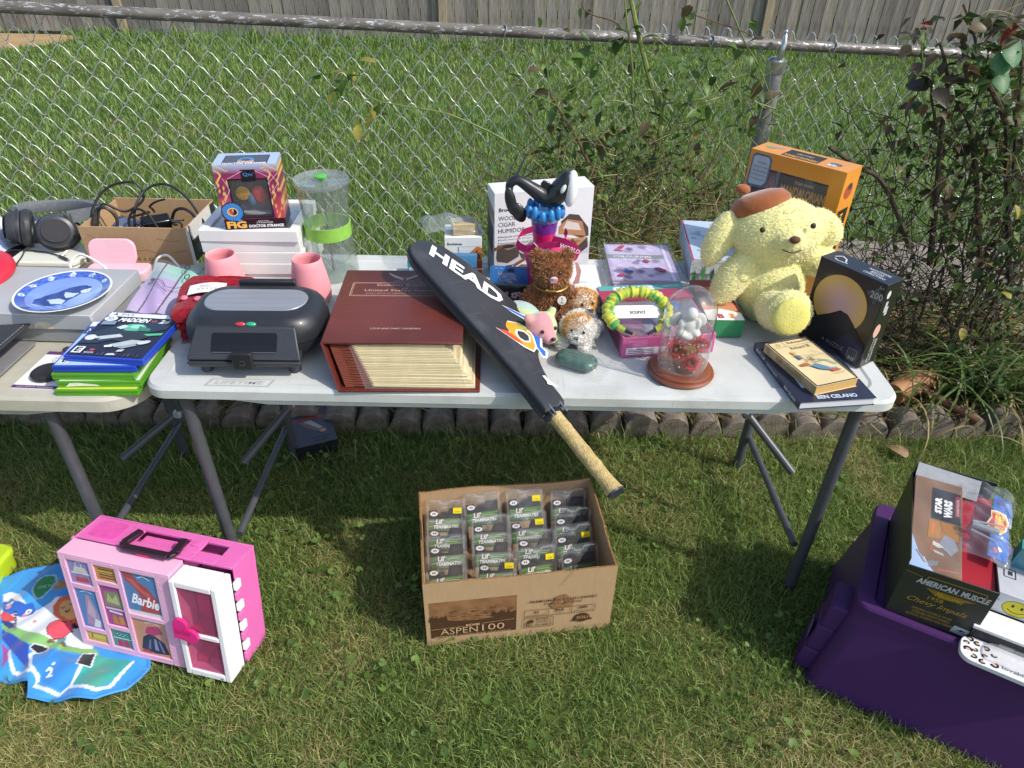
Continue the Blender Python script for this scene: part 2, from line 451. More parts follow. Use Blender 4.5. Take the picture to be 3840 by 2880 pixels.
# ================================================================== THE SETTING
def groundmat(name, c1, c2, c3, s1, s2, bump=0.4, thr=(0.42, 0.62)):
    m = bpy.data.materials.new(name); m.use_nodes = True; t = m.node_tree; b = t.nodes['Principled BSDF']
    b.inputs['Roughness'].default_value = 0.95; b.inputs['Specular IOR Level'].default_value = 0.1
    tc = t.nodes.new('ShaderNodeTexCoord')
    n1 = t.nodes.new('ShaderNodeTexNoise'); n1.inputs['Scale'].default_value = s1; n1.inputs['Detail'].default_value = 4
    n2 = t.nodes.new('ShaderNodeTexNoise'); n2.inputs['Scale'].default_value = s2; n2.inputs['Detail'].default_value = 8
    for n in (n1, n2): t.links.new(tc.outputs['Object'], n.inputs['Vector'])
    a = t.nodes.new('ShaderNodeMix'); a.data_type = 'RGBA'; a.inputs[6].default_value = (*lin(c1), 1); a.inputs[7].default_value = (*lin(c2), 1)
    r = t.nodes.new('ShaderNodeValToRGB'); r.color_ramp.elements[0].position = thr[0]; r.color_ramp.elements[1].position = thr[1]
    t.links.new(n1.outputs['Fac'], r.inputs[0]); t.links.new(r.outputs[0], a.inputs[0])
    d = t.nodes.new('ShaderNodeMix'); d.data_type = 'RGBA'; d.inputs[7].default_value = (*lin(c3), 1)
    r2 = t.nodes.new('ShaderNodeValToRGB'); r2.color_ramp.elements[0].position = 0.4; r2.color_ramp.elements[1].position = 0.65
    t.links.new(n2.outputs['Fac'], r2.inputs[0]); t.links.new(r2.outputs[0], d.inputs[0]); t.links.new(a.outputs[2], d.inputs[6])
    t.links.new(d.outputs[2], b.inputs['Base Color'])
    bp = t.nodes.new('ShaderNodeBump'); bp.inputs['Strength'].default_value = bump; bp.inputs['Distance'].default_value = 0.02
    t.links.new(n2.outputs['Fac'], bp.inputs['Height']); t.links.new(bp.outputs[0], b.inputs['Normal'])
    return m
g = B().grid(lambda u, v: (-60 + 120*u, -20 + 140*v, -0.004), 24, 28).build('ground', groundmat('lawn_soil', '#4a5c2c', '#5f6f38', '#56522e', 0.9, 60), None)
tag(g, kind='structure')

def edge_y(x): return 2.108 + 0.0012*x + 0.02*max(0, x)     # the line of the bed's edging stones
def fence_y(x): return 2.834 + 0.108*x
def rail_z(x): return 1.293 - 0.042*x
def bed_pt(u, v):
    x = -3.2 + 6.4*u; y0 = edge_y(x) + 0.03; y1 = fence_y(x) + 0.35
    y = y0 + (y1 - y0)*v
    k = min(1, v*6, (1 - v)*3)
    return (x, y, 0.002 + k*(0.055 + 0.018*math.sin(x*7.1 + y*5) + 0.012*math.sin(x*17 + y*13)))
o = B().grid(bed_pt, 130, 22).build('flower_bed', groundmat('bed_soil', '#332c22', '#463d2d', '#574b35', 6, 130, 0.8), None)
tag(o, kind='structure')
cm = mat('weathered_concrete', '#8d867b', 0.9, 0.2, nz=(14, 0.14), bump=(120, 0.5), tint='#6f685c')
o = B().box(1.3, 4.6, 3.36, 3.97, -0.02, 0.03).build('concrete_path', cm, None, bevel=0.008); tag(o, kind='structure')
o = B().prism([(-7.4, 9.2), (-6.1, 9.25), (-5.6, 10.0), (-6.0, 10.22), (-7.6, 10.22)], -0.02, 0.012).build('bare_soil', groundmat('dry_earth', '#a08a68', '#8c7654', '#b39a76', 3, 60, 0.3), None)
tag(o, kind='structure')

# ---- grass: blades scattered as geometry over the two lawns
GRASS = attrmat('grass_blade', 0.55, 0.35, trl=0.35)
def vnoise(x, y, s, seed):
    gx = np.random.default_rng(seed).random((64, 64)); fx, fy = x*s, y*s
    ix, iy = np.floor(fx).astype(int), np.floor(fy).astype(int); tx, ty = fx - ix, fy - iy
    tx, ty = tx*tx*(3-2*tx), ty*ty*(3-2*ty)
    q = lambda a, b: gx[a % 64, b % 64]
    return (q(ix,iy)*(1-tx) + q(ix+1,iy)*tx)*(1-ty) + (q(ix,iy+1)*(1-tx) + q(ix+1,iy+1)*tx)*ty
def inview(x, y, m=140):
    px, py, pz = proj_np(np.stack([x, y, np.zeros_like(x)], 1))
    return (pz > 0.05) & (px > -m) & (px < 3840 + m) & (py < 2880 + m*1.5) & (py > -m)
def inpoly(x, y, poly):
    c = np.zeros(len(x), bool); n = len(poly)
    for i in range(n):
        x1, y1 = poly[i]; x2, y2 = poly[(i+1) % n]
        if y1 == y2: continue
        c ^= ((y1 > y) != (y2 > y)) & (x < (x2-x1)*(y-y1)/(y2-y1) + x1)
    return c
CLEARED = []          # footprints of the things that stand on the grass
def scatter(name, x, y, H, Wd, lean, seed, z0=-0.004, straw=0.25, bright=1.0, hue=(1, 1, 1)):
    g = np.random.default_rng(seed); n = len(x)
    az = g.random(n)*2*PI; la = g.random(n)*2*PI
    h = H*(0.45 + 0.8*g.random(n)); w = Wd*(0.7 + 0.6*g.random(n))
    dry = vnoise(x, y, 2.3, seed + 1)*0.55 + vnoise(x, y, 7.0, seed + 2)*0.45
    isdry = g.random(n) < np.clip((dry - 0.5)*2.4 + straw, 0.015, 0.9)
    ln = lean*(0.3 + 1.2*g.random(n))*h; ln = np.where(isdry, ln*1.35, ln); hz = np.where(isdry, h*0.55, h)
    dx, dy = np.cos(az)*w/2, np.sin(az)*w/2; lx, ly = np.cos(la)*ln, np.sin(la)*ln
    b0 = np.stack([x - dx, y - dy, np.full(n, z0)], 1); b1 = np.stack([x + dx, y + dy, np.full(n, z0)], 1)
    m0 = np.stack([x - dx*.8 + lx*.35, y - dy*.8 + ly*.35, z0 + hz*.62], 1); m1 = np.stack([x + dx*.8 + lx*.35, y + dy*.8 + ly*.35, z0 + hz*.62], 1)
    tp = np.stack([x + lx, y + ly, z0 + hz*(1.0 - 0.25*(ln/h > .8))], 1)
    vs = np.stack([b0, b1, m0, m1, tp], 1).reshape(-1, 3)
    k = np.arange(n)*5
    tr = np.concatenate([np.stack([k,k+1,k+3],1), np.stack([k,k+3,k+2],1), np.stack([k+2,k+3,k+4],1)])
    gr = np.array([lin('#556a34'), lin('#64783c'), lin('#748747'), lin('#4c6030'), lin('#818f52')]); st = np.array([lin('#9c9462'), lin('#8a8450'), lin('#a8a072'), lin('#7a7848')])
    c = gr[g.integers(0, 5, n)]*(0.84 + 0.34*g.random(n))[:, None]
    c = np.where(isdry[:, None], 0.9*st[g.integers(0, 4, n)]*(0.75 + .4*g.random(n))[:, None], c)*bright*np.array(hue)
    me = npmesh(name, vs, tr, GRASS, np.repeat(c, 5, axis=0))
    return tag(link(name, me), kind='stuff')
def lawn_points(n, x0, x1, y0, y1, seed):
    g = np.random.default_rng(seed); x = x0 + (x1-x0)*g.random(n); y = y0 + (y1-y0)*g.random(n); k = inview(x, y)
    return x[k], y[k]
def near_grass():
    x, y = lawn_points(320000, -2.3, 2.5, 0.45, 2.14, 5)
    k = y < 2.095 + 0.02*np.maximum(0, x)
    for p in CLEARED: k &= ~inpoly(x, y, p)
    x, y = x[k], y[k]
    worn = vnoise(x, y, 3.1, 77)*0.6 + vnoise(x, y, 9.0, 78)*0.4
    g = np.random.default_rng(3); k = g.random(len(x)) < np.clip(1.25 - worn*0.7, 0.3, 1)
    scatter('near_grass', x[k], y[k], 0.036, 0.0021, 0.8, 21, straw=0.24, bright=1.55)
    # longer, greener tufts against the stones and about the table legs
    x, y = lawn_points(9000, -2.3, 2.5, 1.55, 2.12, 8)
    k = np.random.default_rng(4).random(len(x)) < np.clip((y - 1.6)/0.5, 0, 1)**2
    scatter('edge_grass', x[k], y[k], 0.085, 0.0035, 0.7, 23, straw=0.12, bright=1.45)
def far_grass():
    g = np.random.default_rng(31)
    parts = []
    for n, y0, y1 in ((90000, 2.95, 4.6), (80000, 4.6, 7.0), (60000, 7.0, 10.25)):
        parts.append(lawn_points(n, -7.6, 7.2, y0, y1, int(y0*10)))
    x = np.concatenate([p[0] for p in parts]); y = np.concatenate([p[1] for p in parts])
    k = y > fence_y(x) + 0.12
    k &= ~((x > 1.3) & (y > 3.33) & (y < 3.99)); k &= ~inpoly(x, y, [(-7.4, 9.2), (-6.1, 9.25), (-5.6, 10.0), (-6.0, 10.22), (-7.6, 10.22)])
    k &= g.random(len(x)) > np.clip(0.75 - (y - fence_y(x) - 0.1)*1.6, 0, 0.75)
    x, y = x[k], y[k]
    H = 0.05 + 0.035*vnoise(x, y, 1.1, 91) + np.where(y > 9.7, 0.12*g.random(len(x)), 0)
    scatter('far_grass', x, y, H, 0.0042 + 0.0009*(y - 3), 0.65, 41, straw=-0.2, bright=1.5, hue=(.90, 1.02, 1.06))
far_grass()
def leafmesh(name, L, Wd, m, curl=0.25, tip=1.0, n=4, notch=0.0):
    """a small veined leaf, folded on its midrib"""
    vs, fs = [], []
    for i in range(n + 1):
        t = i / n; w = Wd*math.sin(PI*min(1, (t*0.93 + 0.05))**0.8)*0.5*(1 if t < 1 else 0.05)
        y = L*t; z = -curl*L*t*t
        vs += [(-w, y - (notch*L if i == 0 else 0), z + w*0.35), (0, y, z), (w, y - (notch*L if i == 0 else 0), z + w*0.35)]
    for i in range(n):
        a = i*3; fs += [(a, a+1, a+4, a+3), (a+1, a+2, a+5, a+4)]
    b = B(); b.add(vs, fs); return b.mesh(name, [m], 80)
def leafmat(name, h, trl=0.35, nzs=0.16, tint=None):
    if name in _MC: return _MC[name]
    m = mat(name, h, 0.45, 0.4, nz=(70, nzs), tint=tint)
    t = m.node_tree; b = t.nodes['Principled BSDF']; tr = t.nodes.new('ShaderNodeBsdfTranslucent'); tr.inputs[0].default_value = (*lin(h), 1)
    ms = t.nodes.new('ShaderNodeMixShader'); ms.inputs[0].default_value = trl
    t.links.new(b.outputs[0], ms.inputs[1]); t.links.new(tr.outputs[0], ms.inputs[2]); t.links.new(ms.outputs[0], t.nodes['Material Output'].inputs[0])
    return m
LG = leafmat('leaf_green', '#5d7a35'); LD = leafmat('leaf_dark_green', '#3f5a2c'); LB = leafmat('leaf_brown', '#675a40', 0.3); LR = leafmat('leaf_red', '#a23a34', 0.3); LY = leafmat('leaf_yellow', '#a9a04a', 0.4); LK = leafmat('leaf_dead_dark', '#3c342c', 0.2); LH = leafmat('leaf_heart_green', '#5a8a5c', 0.4)
def weeds():
    """clover and violet leaves growing low in the lawn"""
    g = np.random.default_rng(66); vs, tr, cl = [], [], []
    x, y = lawn_points(5200, -2.2, 2.4, 0.55, 2.08, 67); d = vnoise(x, y, 2.6, 68)*.6 + vnoise(x, y, 6.5, 69)*.4
    k = g.random(len(x)) < np.clip((d - 0.5)*3.6, 0.02, 0.9)
    for p in CLEARED: k &= ~inpoly(x, y, p)
    gs = [lin('#55702f'), lin('#64823a'), lin('#48622b'), lin('#708a44')]
    for px, py in zip(x[k], y[k]):
        r = 0.005 + 0.009*g.random()**2; z = 0.022 + 0.022*g.random(); a0 = g.random()*6.28; tx, ty = g.normal(0, 0.3, 2)
        o = len(vs); vs.append((px, py, z - r*0.25)); m = 7; c = np.array(gs[g.integers(0, 4)])*(0.8 + .4*g.random())
        for i in range(m):
            a = a0 + (0.5 + i*(2*PI - 1.0)/(m - 1)); rr = r*(1 if i % 2 else 0.93)
            vs.append((px + rr*math.cos(a), py + rr*math.sin(a), z + rr*(math.cos(a)*tx + math.sin(a)*ty)))
        tr += [(o, o+i, o+i+1) for i in range(1, m)]; cl += [c]*(m + 1)
    me = npmesh('weed_leaves', np.array(vs), np.array(tr), attrmat('weed_leaf', 0.5, 0.4, trl=0.3), np.array(cl))
    tag(link('weed_leaves', me), kind='stuff')

# ---- scalloped concrete edging, one block after another
em = mat('edging_concrete', '#93887b', 0.95, 0.15, nz=(22, 0.28), bump=(200, 1.0), tint='#625a50', det=9)
ed = E('garden_edging', 'low row of scalloped grey concrete edging blocks bordering the flower bed', 'garden edging', (0, 2.108, 0))
bw = 0.128
def eblock(k):
    pts = [(-bw/2 + .003, -0.03), (bw/2 - .003, -0.03), (bw/2 - .003, 0.045)]
    for i in range(1, 10):
        a = PI*i/10; pts.append(((bw/2 - .003)*math.cos(a)*(1 - .06*k), 0.05 + 0.058*math.sin(a)*(1 + .06*k)))
    pts.append((-bw/2 + .003, 0.045))
    M = Mx(((1,0,0,0),(0,0,-1,0),(0,1,0,0),(0,0,0,1)))
    return B().prism(pts, -0.085, 0.0, 0, M).mesh('block', [em], 50)
ebm = [eblock(0), eblock(1), eblock(-1)]
for i in range(38):
    x = -2.45 + i*bw
    o = link('block', ebm[i % 3], ed, RZ((x, edge_y(x) - 2.108 + random.uniform(-.012, .010), random.uniform(-.030, .006)), random.uniform(-.09, .09), random.uniform(-.10, .08), random.uniform(-.07, .07)))
    if i % 5 == 0:
        o.modifiers.new('bevel', 'BEVEL').width = 0.004

# ---- dead grass, mulch and twigs lying in the bed
def litter():
    g = np.random.default_rng(15); n = 5200
    x = -2.6 + 5.2*g.random(n); v = g.random(n); y = edge_y(0) + 0.05 + v*(0.72 + 0.1*x)
    y = np.where(y > fence_y(x) + .25, fence_y(x), y); az = g.random(n)*6.28; L = 0.03 + 0.09*g.random(n); w = 0.0022
    z = 0.062 + 0.025*g.random(n); dx, dy = np.cos(az)*L, np.sin(az)*L; sx, sy = -np.sin(az)*w, np.cos(az)*w; dz = g.normal(0, 0.012, n)
    vs = np.stack([np.stack([x-dx+sx, y-dy+sy, z-dz], 1), np.stack([x-dx-sx, y-dy-sy, z-dz], 1), np.stack([x, y, z+.006], 1), np.stack([x+dx, y+dy, z+dz], 1)], 1).reshape(-1, 3)
    k = np.arange(n)*4; tr = np.concatenate([np.stack([k, k+1, k+2], 1), np.stack([k+1, k+3, k+2], 1), np.stack([k, k+2, k+3], 1)])
    pal = np.array([lin('#8a7a52'), lin('#6f6242'), lin('#a3946a'), lin('#564a34'), lin('#66733c')]); c = np.repeat(pal[g.integers(0, 5, n)], 4, axis=0)
    tag(link('dead_grass', npmesh('dead_grass', vs, tr, attrmat('dry_straw', 0.8, 0.2, trl=0.2), c)), kind='stuff')
litter()

# ---- wooden board fence at the end of the neighbour's lawn
wm = []
for i, (c, tnt) in enumerate((('#908b84', '#625d57'), ('#9b968f', '#6e6860'), ('#86817b', '#59544f'), ('#a09a91', '#756d62'))):
    wm.append(mat('weathered_board_%d' % i, c, 0.9, 0.15, nz=(9, 0.2), bump=(40, 0.5), tint=tnt, stretch=(6, 6, 0.55), det=8))
wf = E('board_fence', 'tall weathered grey wooden board fence closing off the lawn behind', 'fence', (0, 10.28, 0))
bms = []
for q in range(4):
    for e in range(3):
        b = B(); w = 0.142 - 0.004*e; x0, x1 = -w/2, w/2
        b.box(x0, x1, -0.011, 0.011, 0.03, 1.95); bms.append(b.mesh('board', [wm[q]]))
xs = -7.9; i = 0
while xs < 7.6:
    r = random.Random(i*7 + 1)
    link('board', bms[r.randrange(12)], wf, RZ((xs, r.uniform(-.008, .008), r.uniform(-.02, .02)), r.uniform(-.05, .05), 0, r.uniform(-.006, .006)))
    xs += 0.1485 + r.uniform(-.003, .003); i += 1
for z in (0.35, 1.1, 1.7): B().box(-7.9, 7.6, 0.022, 0.062, z - .045, z + .045).build('rail', wm[2], wf)
pm = mat('post_wood', '#aa9d86', 0.9, 0.15, nz=(9, 0.2), bump=(40, 0.5), tint='#84785f', stretch=(6, 6, .6))
for x in (-5.2, -1.02 + 0.02, 3.2): B().box(x - .052, x + .052, -0.075, -0.016, 0, 1.98).build('post', pm, wf, bevel=0.006)

# ---- chain link fence: rail, post and single zigzag wires
cf = E('chain_link_fence', 'galvanised chain link fence with a weathered top rail behind the tables', 'fence', (0, 2.834, 0))
rm = mat('weathered_rail', '#77736c', 0.5, 0.5, nz=(26, 0.3), bump=(70, 0.3), tint='#565049', stretch=(0.35, 1, 1))
def chippy(m):
    t = m.node_tree; b = t.nodes['Principled BSDF']; tc = t.nodes.new('ShaderNodeTexCoord'); mp = t.nodes.new('ShaderNodeMapping'); mp.inputs['Scale'].default_value = (12, 40, 40)
    n = t.nodes.new('ShaderNodeTexNoise'); n.inputs['Scale'].default_value = 2.2; n.inputs['Detail'].default_value = 9; n.inputs['Roughness'].default_value = .75
    t.links.new(tc.outputs['Object'], mp.inputs[0]); t.links.new(mp.outputs[0], n.inputs['Vector'])
    r = t.nodes.new('ShaderNodeValToRGB'); r.color_ramp.elements[0].position = .55; r.color_ramp.elements[1].position = .6
    mx = t.nodes.new('ShaderNodeMix'); mx.data_type = 'RGBA'; mx.inputs[7].default_value = (.62, .64, .66, 1)
    src = b.inputs['Base Color'].links[0].from_socket; t.links.new(src, mx.inputs[6]); t.links.new(n.outputs['Fac'], r.inputs[0]); t.links.new(r.outputs[0], mx.inputs[0]); t.links.new(mx.outputs[2], b.inputs['Base Color'])
    ms = t.nodes.new('ShaderNodeMath'); ms.operation = 'MULTIPLY'; ms.inputs[1].default_value = .5; t.links.new(r.outputs[0], ms.inputs[0]); t.links.new(ms.outputs[0], b.inputs['Metallic'])
chippy(rm)
def fp(x, dy=0.0, dz=0.0): return V((x, fence_y(x) - 2.834 + dy, rail_z(x) + dz))
RR = 0.0195
B().tube([fp(-3.0 + i*.25) for i in range(25)], RR, 16).build('top_rail', rm, cf)
PX = 0.977
zb = rail_z(PX) - 0.06
pst = B().lathe([(0.031, -0.05), (0.031, zb)], 18).build('post', mat('post_galvanised', '#96999b', 0.42, 0.5, metal=0.5, nz=(24, 0.2), bump=(80, .2)), cf, (PX, fence_y(PX) - 2.834 - 0.035, 0))
cp = B().lathe([(0.0345, zb - 0.03), (0.037, zb - 0.012), (0.037, zb + 0.012), (0.024, zb + 0.022), (0.016, zb + .024)], 18)
cp.tube([(0.0, -0.02, zb + .015), (0.0, -0.026, zb + 0.045), (0.004, -0.026, zb + 0.075), (0.007, -0.012, zb + 0.095), (0.007, -0.008, zb + 0.112)], [0.011, 0.0115, 0.010, 0.008, 0.004], 10)
cp.ell((0.007, -0.008, zb + 0.110), (0.008, 0.008, 0.010), 10, 6)
cp.build('post_cap', STEEL, pst)
p = 0.083; PV = 0.1; hN = int(1.34/(PV/2))
def wire(par):
    pts = []
    for i in range(hN + 1):
        z = -i*PV/2; s = 1 if (i + par) % 2 else -1
        # the wire turns at each knuckle and crosses over in a slight bow
        pts += [(s*(p/4 + .0012), 0.004*s, z + .003), (s*(p/4 + .0012), -0.004*s, z - .003)]
        if i < hN:
            for t in (.25, .5, .75): pts.append((s*p/4*(1 - 2*t), -0.005*s*(1 - 2*abs(t - .5)) - .003*s, z - PV/2*t + .004*math.sin(PI*2*t)*0.6))
    return B().tube(pts, 0.00175, 6).mesh('wire', [WIREM], 60)
WIREM = mat('fence_wire', '#b4b8b7', 0.33, 0.6, metal=0.35, nz=(30, 0.15))
wms = [wire(0), wire(1)]
for i in range(128):
    x = -2.75 + i*p/2
    if x > 2.6: break
    top = fp(x, 0.012 + RR*.45, -0.012 + 0.030*max(0, min(1, (x + .1)/.6)))
    link('wire', wms[i % 2], cf, top)
    if x > 0.25 and i % 2:   # knuckles twisted together above the rail
        B().tube([top + V((-.018, 0, -.004)), top + V((-.008, .004, .022)), top + V((.002, 0, .027)), top + V((.012, -.002, .018)), top + V((.02, 0, -.01))], 0.0026, 6).build('knuckle', STEEL, cf)
for x in (-1.9, -0.05, 0.72, 1.2, 2.0):
    c = fp(x); B().tube([c + V((.004*math.sin(3*a), (RR + .004)*math.cos(a), (RR + .004)*math.sin(a) - .012*max(0, -math.sin(a)))) for a in [2*PI*k/18 for k in range(19)]], 0.0026, 6).build('tie_wire', STEEL, cf)
c = V((PX, fence_y(PX) - 2.869, 0.86)); B().tube([c + V(((.034)*math.cos(a), .034*math.sin(a), .012*math.cos(a))) for a in [2*PI*k/18 for k in range(19)]], 0.003, 6).build('tie_wire', STEEL, cf)

# ---- plants
CANE_G = mat('green_cane', '#7d8a4c', 0.5, 0.4, nz=(30, 0.2), tint='#5f6c38'); CANE_B = mat('brown_cane', '#6b5a45', 0.8, 0.2, nz=(40, 0.2)); CANE_D = mat('dark_stem', '#50473c', 0.85, 0.2, nz=(40, 0.25)); STRAW = mat('straw_stem', '#9c8c64', 0.8, 0.2, nz=(40, 0.15))
leafvar = {}
def LM(m, L, Wd, curl=.3, notch=0):
    k = (m.name, L, Wd, curl, notch)
    if k not in leafvar: leafvar[k] = leafmesh('leaf', L, Wd, m, curl, notch=notch)
    return leafvar[k]
def put_leaf(root, me, P, r, sc=1.0):
    M = Mx.Translation(P) @ Mx.Rotation(r.uniform(0, 6.28), 4, 'Z') @ Mx.Rotation(r.uniform(-1.3, .7), 4, 'X') @ Mx.Rotation(r.uniform(-.7, .7), 4, 'Y') @ Mx.Scale(sc, 4)
    return link('leaf', me, root, root.matrix_world.inverted() @ M)
def cane(root, pxs, Y, r0, r1, m, name='cane', ox=2000, oy=0, s=0.603, dy=0.0):
    pts = [aty(ox + s*a, oy + s*b, Y + dy*i) for i, (a, b) in enumerate(pxs)]
    pts = smooth(pts, 5); n = len(pts)
    q = [p - root.location for p in pts]
    B().tube(q, [r0 + (r1 - r0)*i/(n - 1) for i in range(n)], 7).build(name, m, root)
    return pts
def twig(b, P, r, L, up=1.0, rad=.0016, wob=.35):
    d = V((r.gauss(0, .6), r.gauss(0, .3), up)).normalized(); pts = [P.copy()]; n = 6
    for i in range(n):
        d = (d + V((r.gauss(0, wob), r.gauss(0, wob*.5), r.gauss(0, wob)))).normalized(); pts.append(pts[-1] + d*(L/n))
    b.tube(pts, [rad*(1 - .6*i/n) for i in range(n + 1)], 4, cap=False); return pts
def leafmass(root, n, sampler, cols, size, seed):
    """many small leaves too small to pick apart, one mesh"""
    g = random.Random(seed); vs, tr, cl = [], [], []
    for _ in range(n):
        P = sampler(g) - root.location; L = size*g.uniform(.6, 1.4); w = L*.32
        M = Mx.Rotation(g.uniform(0, 6.28), 3, 'Z') @ Mx.Rotation(g.uniform(-1.4, .6), 3, 'X') @ Mx.Rotation(g.uniform(-.8, .8), 3, 'Y')
        o = len(vs)
        for q in ((0, 0, 0), (-w, L*.4, w*.35), (0, L*.45, 0), (w, L*.4, w*.35), (0, L, -.1*L)): vs.append(tuple(P + M @ V(q)))
        tr += [(o, o+2, o+1), (o, o+3, o+2), (o+1, o+2, o+4), (o+2, o+3, o+4)]; c = np.array(lin(g.choice(cols)))*g.uniform(.7, 1.25); cl += [c]*5
    return tag(link('leaves', npmesh('leaves', np.array(vs), np.array(tr), attrmat('small_leaf', .5, .35, trl=.35), np.array(cl)), root), kind='stuff')
r = random.Random(5)
YB = 2.76
rb_ = E('rose_bush', 'straggly rose bush with green canes and few leaves climbing the chain link', 'bush', (0.55, YB, 0.05))
mc = [cane(rb_, [(690,1560),(750,1050),(765,950),(790,720),(720,480),(650,200),(600,-30)], YB, .0115, .008, CANE_G),
      cane(rb_, [(795,720),(815,640),(835,575)], YB, .006, .0045, CANE_G),
      cane(rb_, [(755,950),(650,780),(610,600),(618,450),(590,200),(565,-20)], YB - .01, .005, .003, CANE_G),
      cane(rb_, [(510,1520),(400,1170),(290,900),(160,680),(90,560)], YB - .04, .0085, .004, CANE_B),
      cane(rb_, [(400,1120),(300,900),(220,800),(100,700),(0,590)], YB - .02, .004, .0025, CANE_G),
      cane(rb_, [(660,1540),(600,1300),(560,950),(510,800),(490,620),(440,400)], YB - .03, .004, .002, CANE_G),
      cane(rb_, [(95,520),(85,420),(60,290),(65,200)], YB - .05, .003, .0015, CANE_G),
      cane(rb_, [(760,960),(860,800),(960,640),(1060,430),(1110,350)], YB, .004, .002, CANE_G),
      cane(rb_, [(680,300),(745,330),(760,240),(830,290)], YB, .003, .0015, CANE_G),
      cane(rb_, [(555,185),(500,130),(380,95),(310,50),(305,0)], YB - .02, .004, .002, CANE_B),
      cane(rb_, [(930,1140),(990,1050),(1060,950)], YB - .04, .004, .003, STRAW),
      cane(rb_, [(640,1180),(400,1120)], YB - .03, .003, .002, STRAW)]
# the long low shoot reaching along the wire
mc.append(cane(rb_, [(1250,940),(1100,850),(900,760),(770,715),(500,670),(350,635),(250,560),(180,480)], YB - .06, .004, .0018, CANE_G, ox=1200, s=.5877))
for b_, m_, N_, (xa, xb), (ya, yb) in ((B(), CANE_G, 90, (.0, 1.0), (.45, 1.1)), (B(), STRAW, 260, (.12, .85), (.3, .72)), (B(), CANE_B, 240, (-.05, 1.0), (.3, .85))):
    for _ in range(N_):
        P = V((r.uniform(xa, xb) - .55, r.uniform(-.1, .08), r.uniform(ya, yb) - .05)); twig(b_, P, r, r.uniform(.18, .5), r.uniform(-.2, 1.0), .0022)
    tag(b_.build('twigs', m_, rb_), kind='stuff')
for pts in mc:
    for _ in range(5):
        P = r.choice(pts[len(pts)//3:]) + V((r.gauss(0, .03), r.gauss(0, .02), r.gauss(0, .03)))
        put_leaf(rb_, LM(r.choice((LG, LG, LG, LD, LB)), .042, .024), P, r, r.uniform(.7, 1.2))
for cx, cy, sx, sy, n, ms in ((1290, 300, 60, 45, 11, (LG, LG, LY)), (1370, 430, 60, 40, 6, (LY, LB, LG)), (2150, 200, 60, 50, 8, (LD, LG)), (2230, 380, 90, 60, 12, (LD, LG)), (2080, 330, 90, 60, 8, (LB, LD, LB)), (2330, 150, 40, 60, 7, (LD, LK)), (2640, 260, 90, 60, 12, (LG, LG, LD)), (2640, 400, 40, 25, 6, (LG,)), (2560, 620, 35, 35, 8, (LG,)), (2590, 490, 40, 40, 6, (LY, LG)), (2830, 310, 50, 40, 10, (LB, LK, LD)), (2200, 560, 200, 60, 14, (LD, LB)), (2480, 560, 160, 130, 16, (LD, LG, LB)), (2400, 880, 200, 80, 14, (LG, LB, LY)), (2080, 600, 60, 50, 9, (LD, LG))):
    for _ in range(n):
        P = aty(r.gauss(cx, sx*.7), r.gauss(cy, sy*.7), YB + r.uniform(-.09, .02)); put_leaf(rb_, LM(r.choice(ms), r.choice((.05, .065)), .032), P, r, r.uniform(.75, 1.3))
leafmass(rb_, 420, lambda g: aty(g.gauss(2360, 190), g.triangular(120, 930, 700), YB + g.uniform(-.1, .05)), ('#5d7a35', '#6c8a40', '#4a6330', '#7d8a50', '#675a40', '#8a9a58'), .032, 3)
vn = E('bindweed_vine', 'thin green vine twining over the top rail beside the fence post', 'vine', (0.9, 2.86, 0.3))
vp = [cane(vn, [(1195,-20),(1250,110),(1320,270),(1380,370),(1440,510),(1490,660),(1480,760)], 2.86, .0035, .0025, CANE_G, 'stem'),
      cane(vn, [(1325,280),(1350,400),(1310,560),(1320,760),(1330,900)], 2.85, .0025, .0015, CANE_G, 'stem'),
      cane(vn, [(920,45),(1000,90),(1100,125),(1250,175),(1420,240)], 2.87, .003, .002, CANE_B, 'stem'),
      cane(vn, [(1330,540),(1400,600),(1460,650)], 2.85, .0025, .0015, CANE_G, 'stem'),
      cane(vn, [(1110,1180),(1150,1230),(1230,1290)], 2.8, .0022, .0015, CANE_G, 'stem')]
for pts in vp:
    for _ in range(7): put_leaf(vn, LM(r.choice((LG, LD, LG, LB)), .05, .036, notch=.1), r.choice(pts) + V((r.gauss(0, .03), -.02, r.gauss(0, .03))), r, r.uniform(.7, 1.2))
YS = 2.62
sh = E('dry_shrub', 'half dead shrub with dark stems and curled brown leaves at the fence end', 'shrub', (1.75, YS, 0.05))
S2 = dict(ox=3300, oy=0, s=.422)
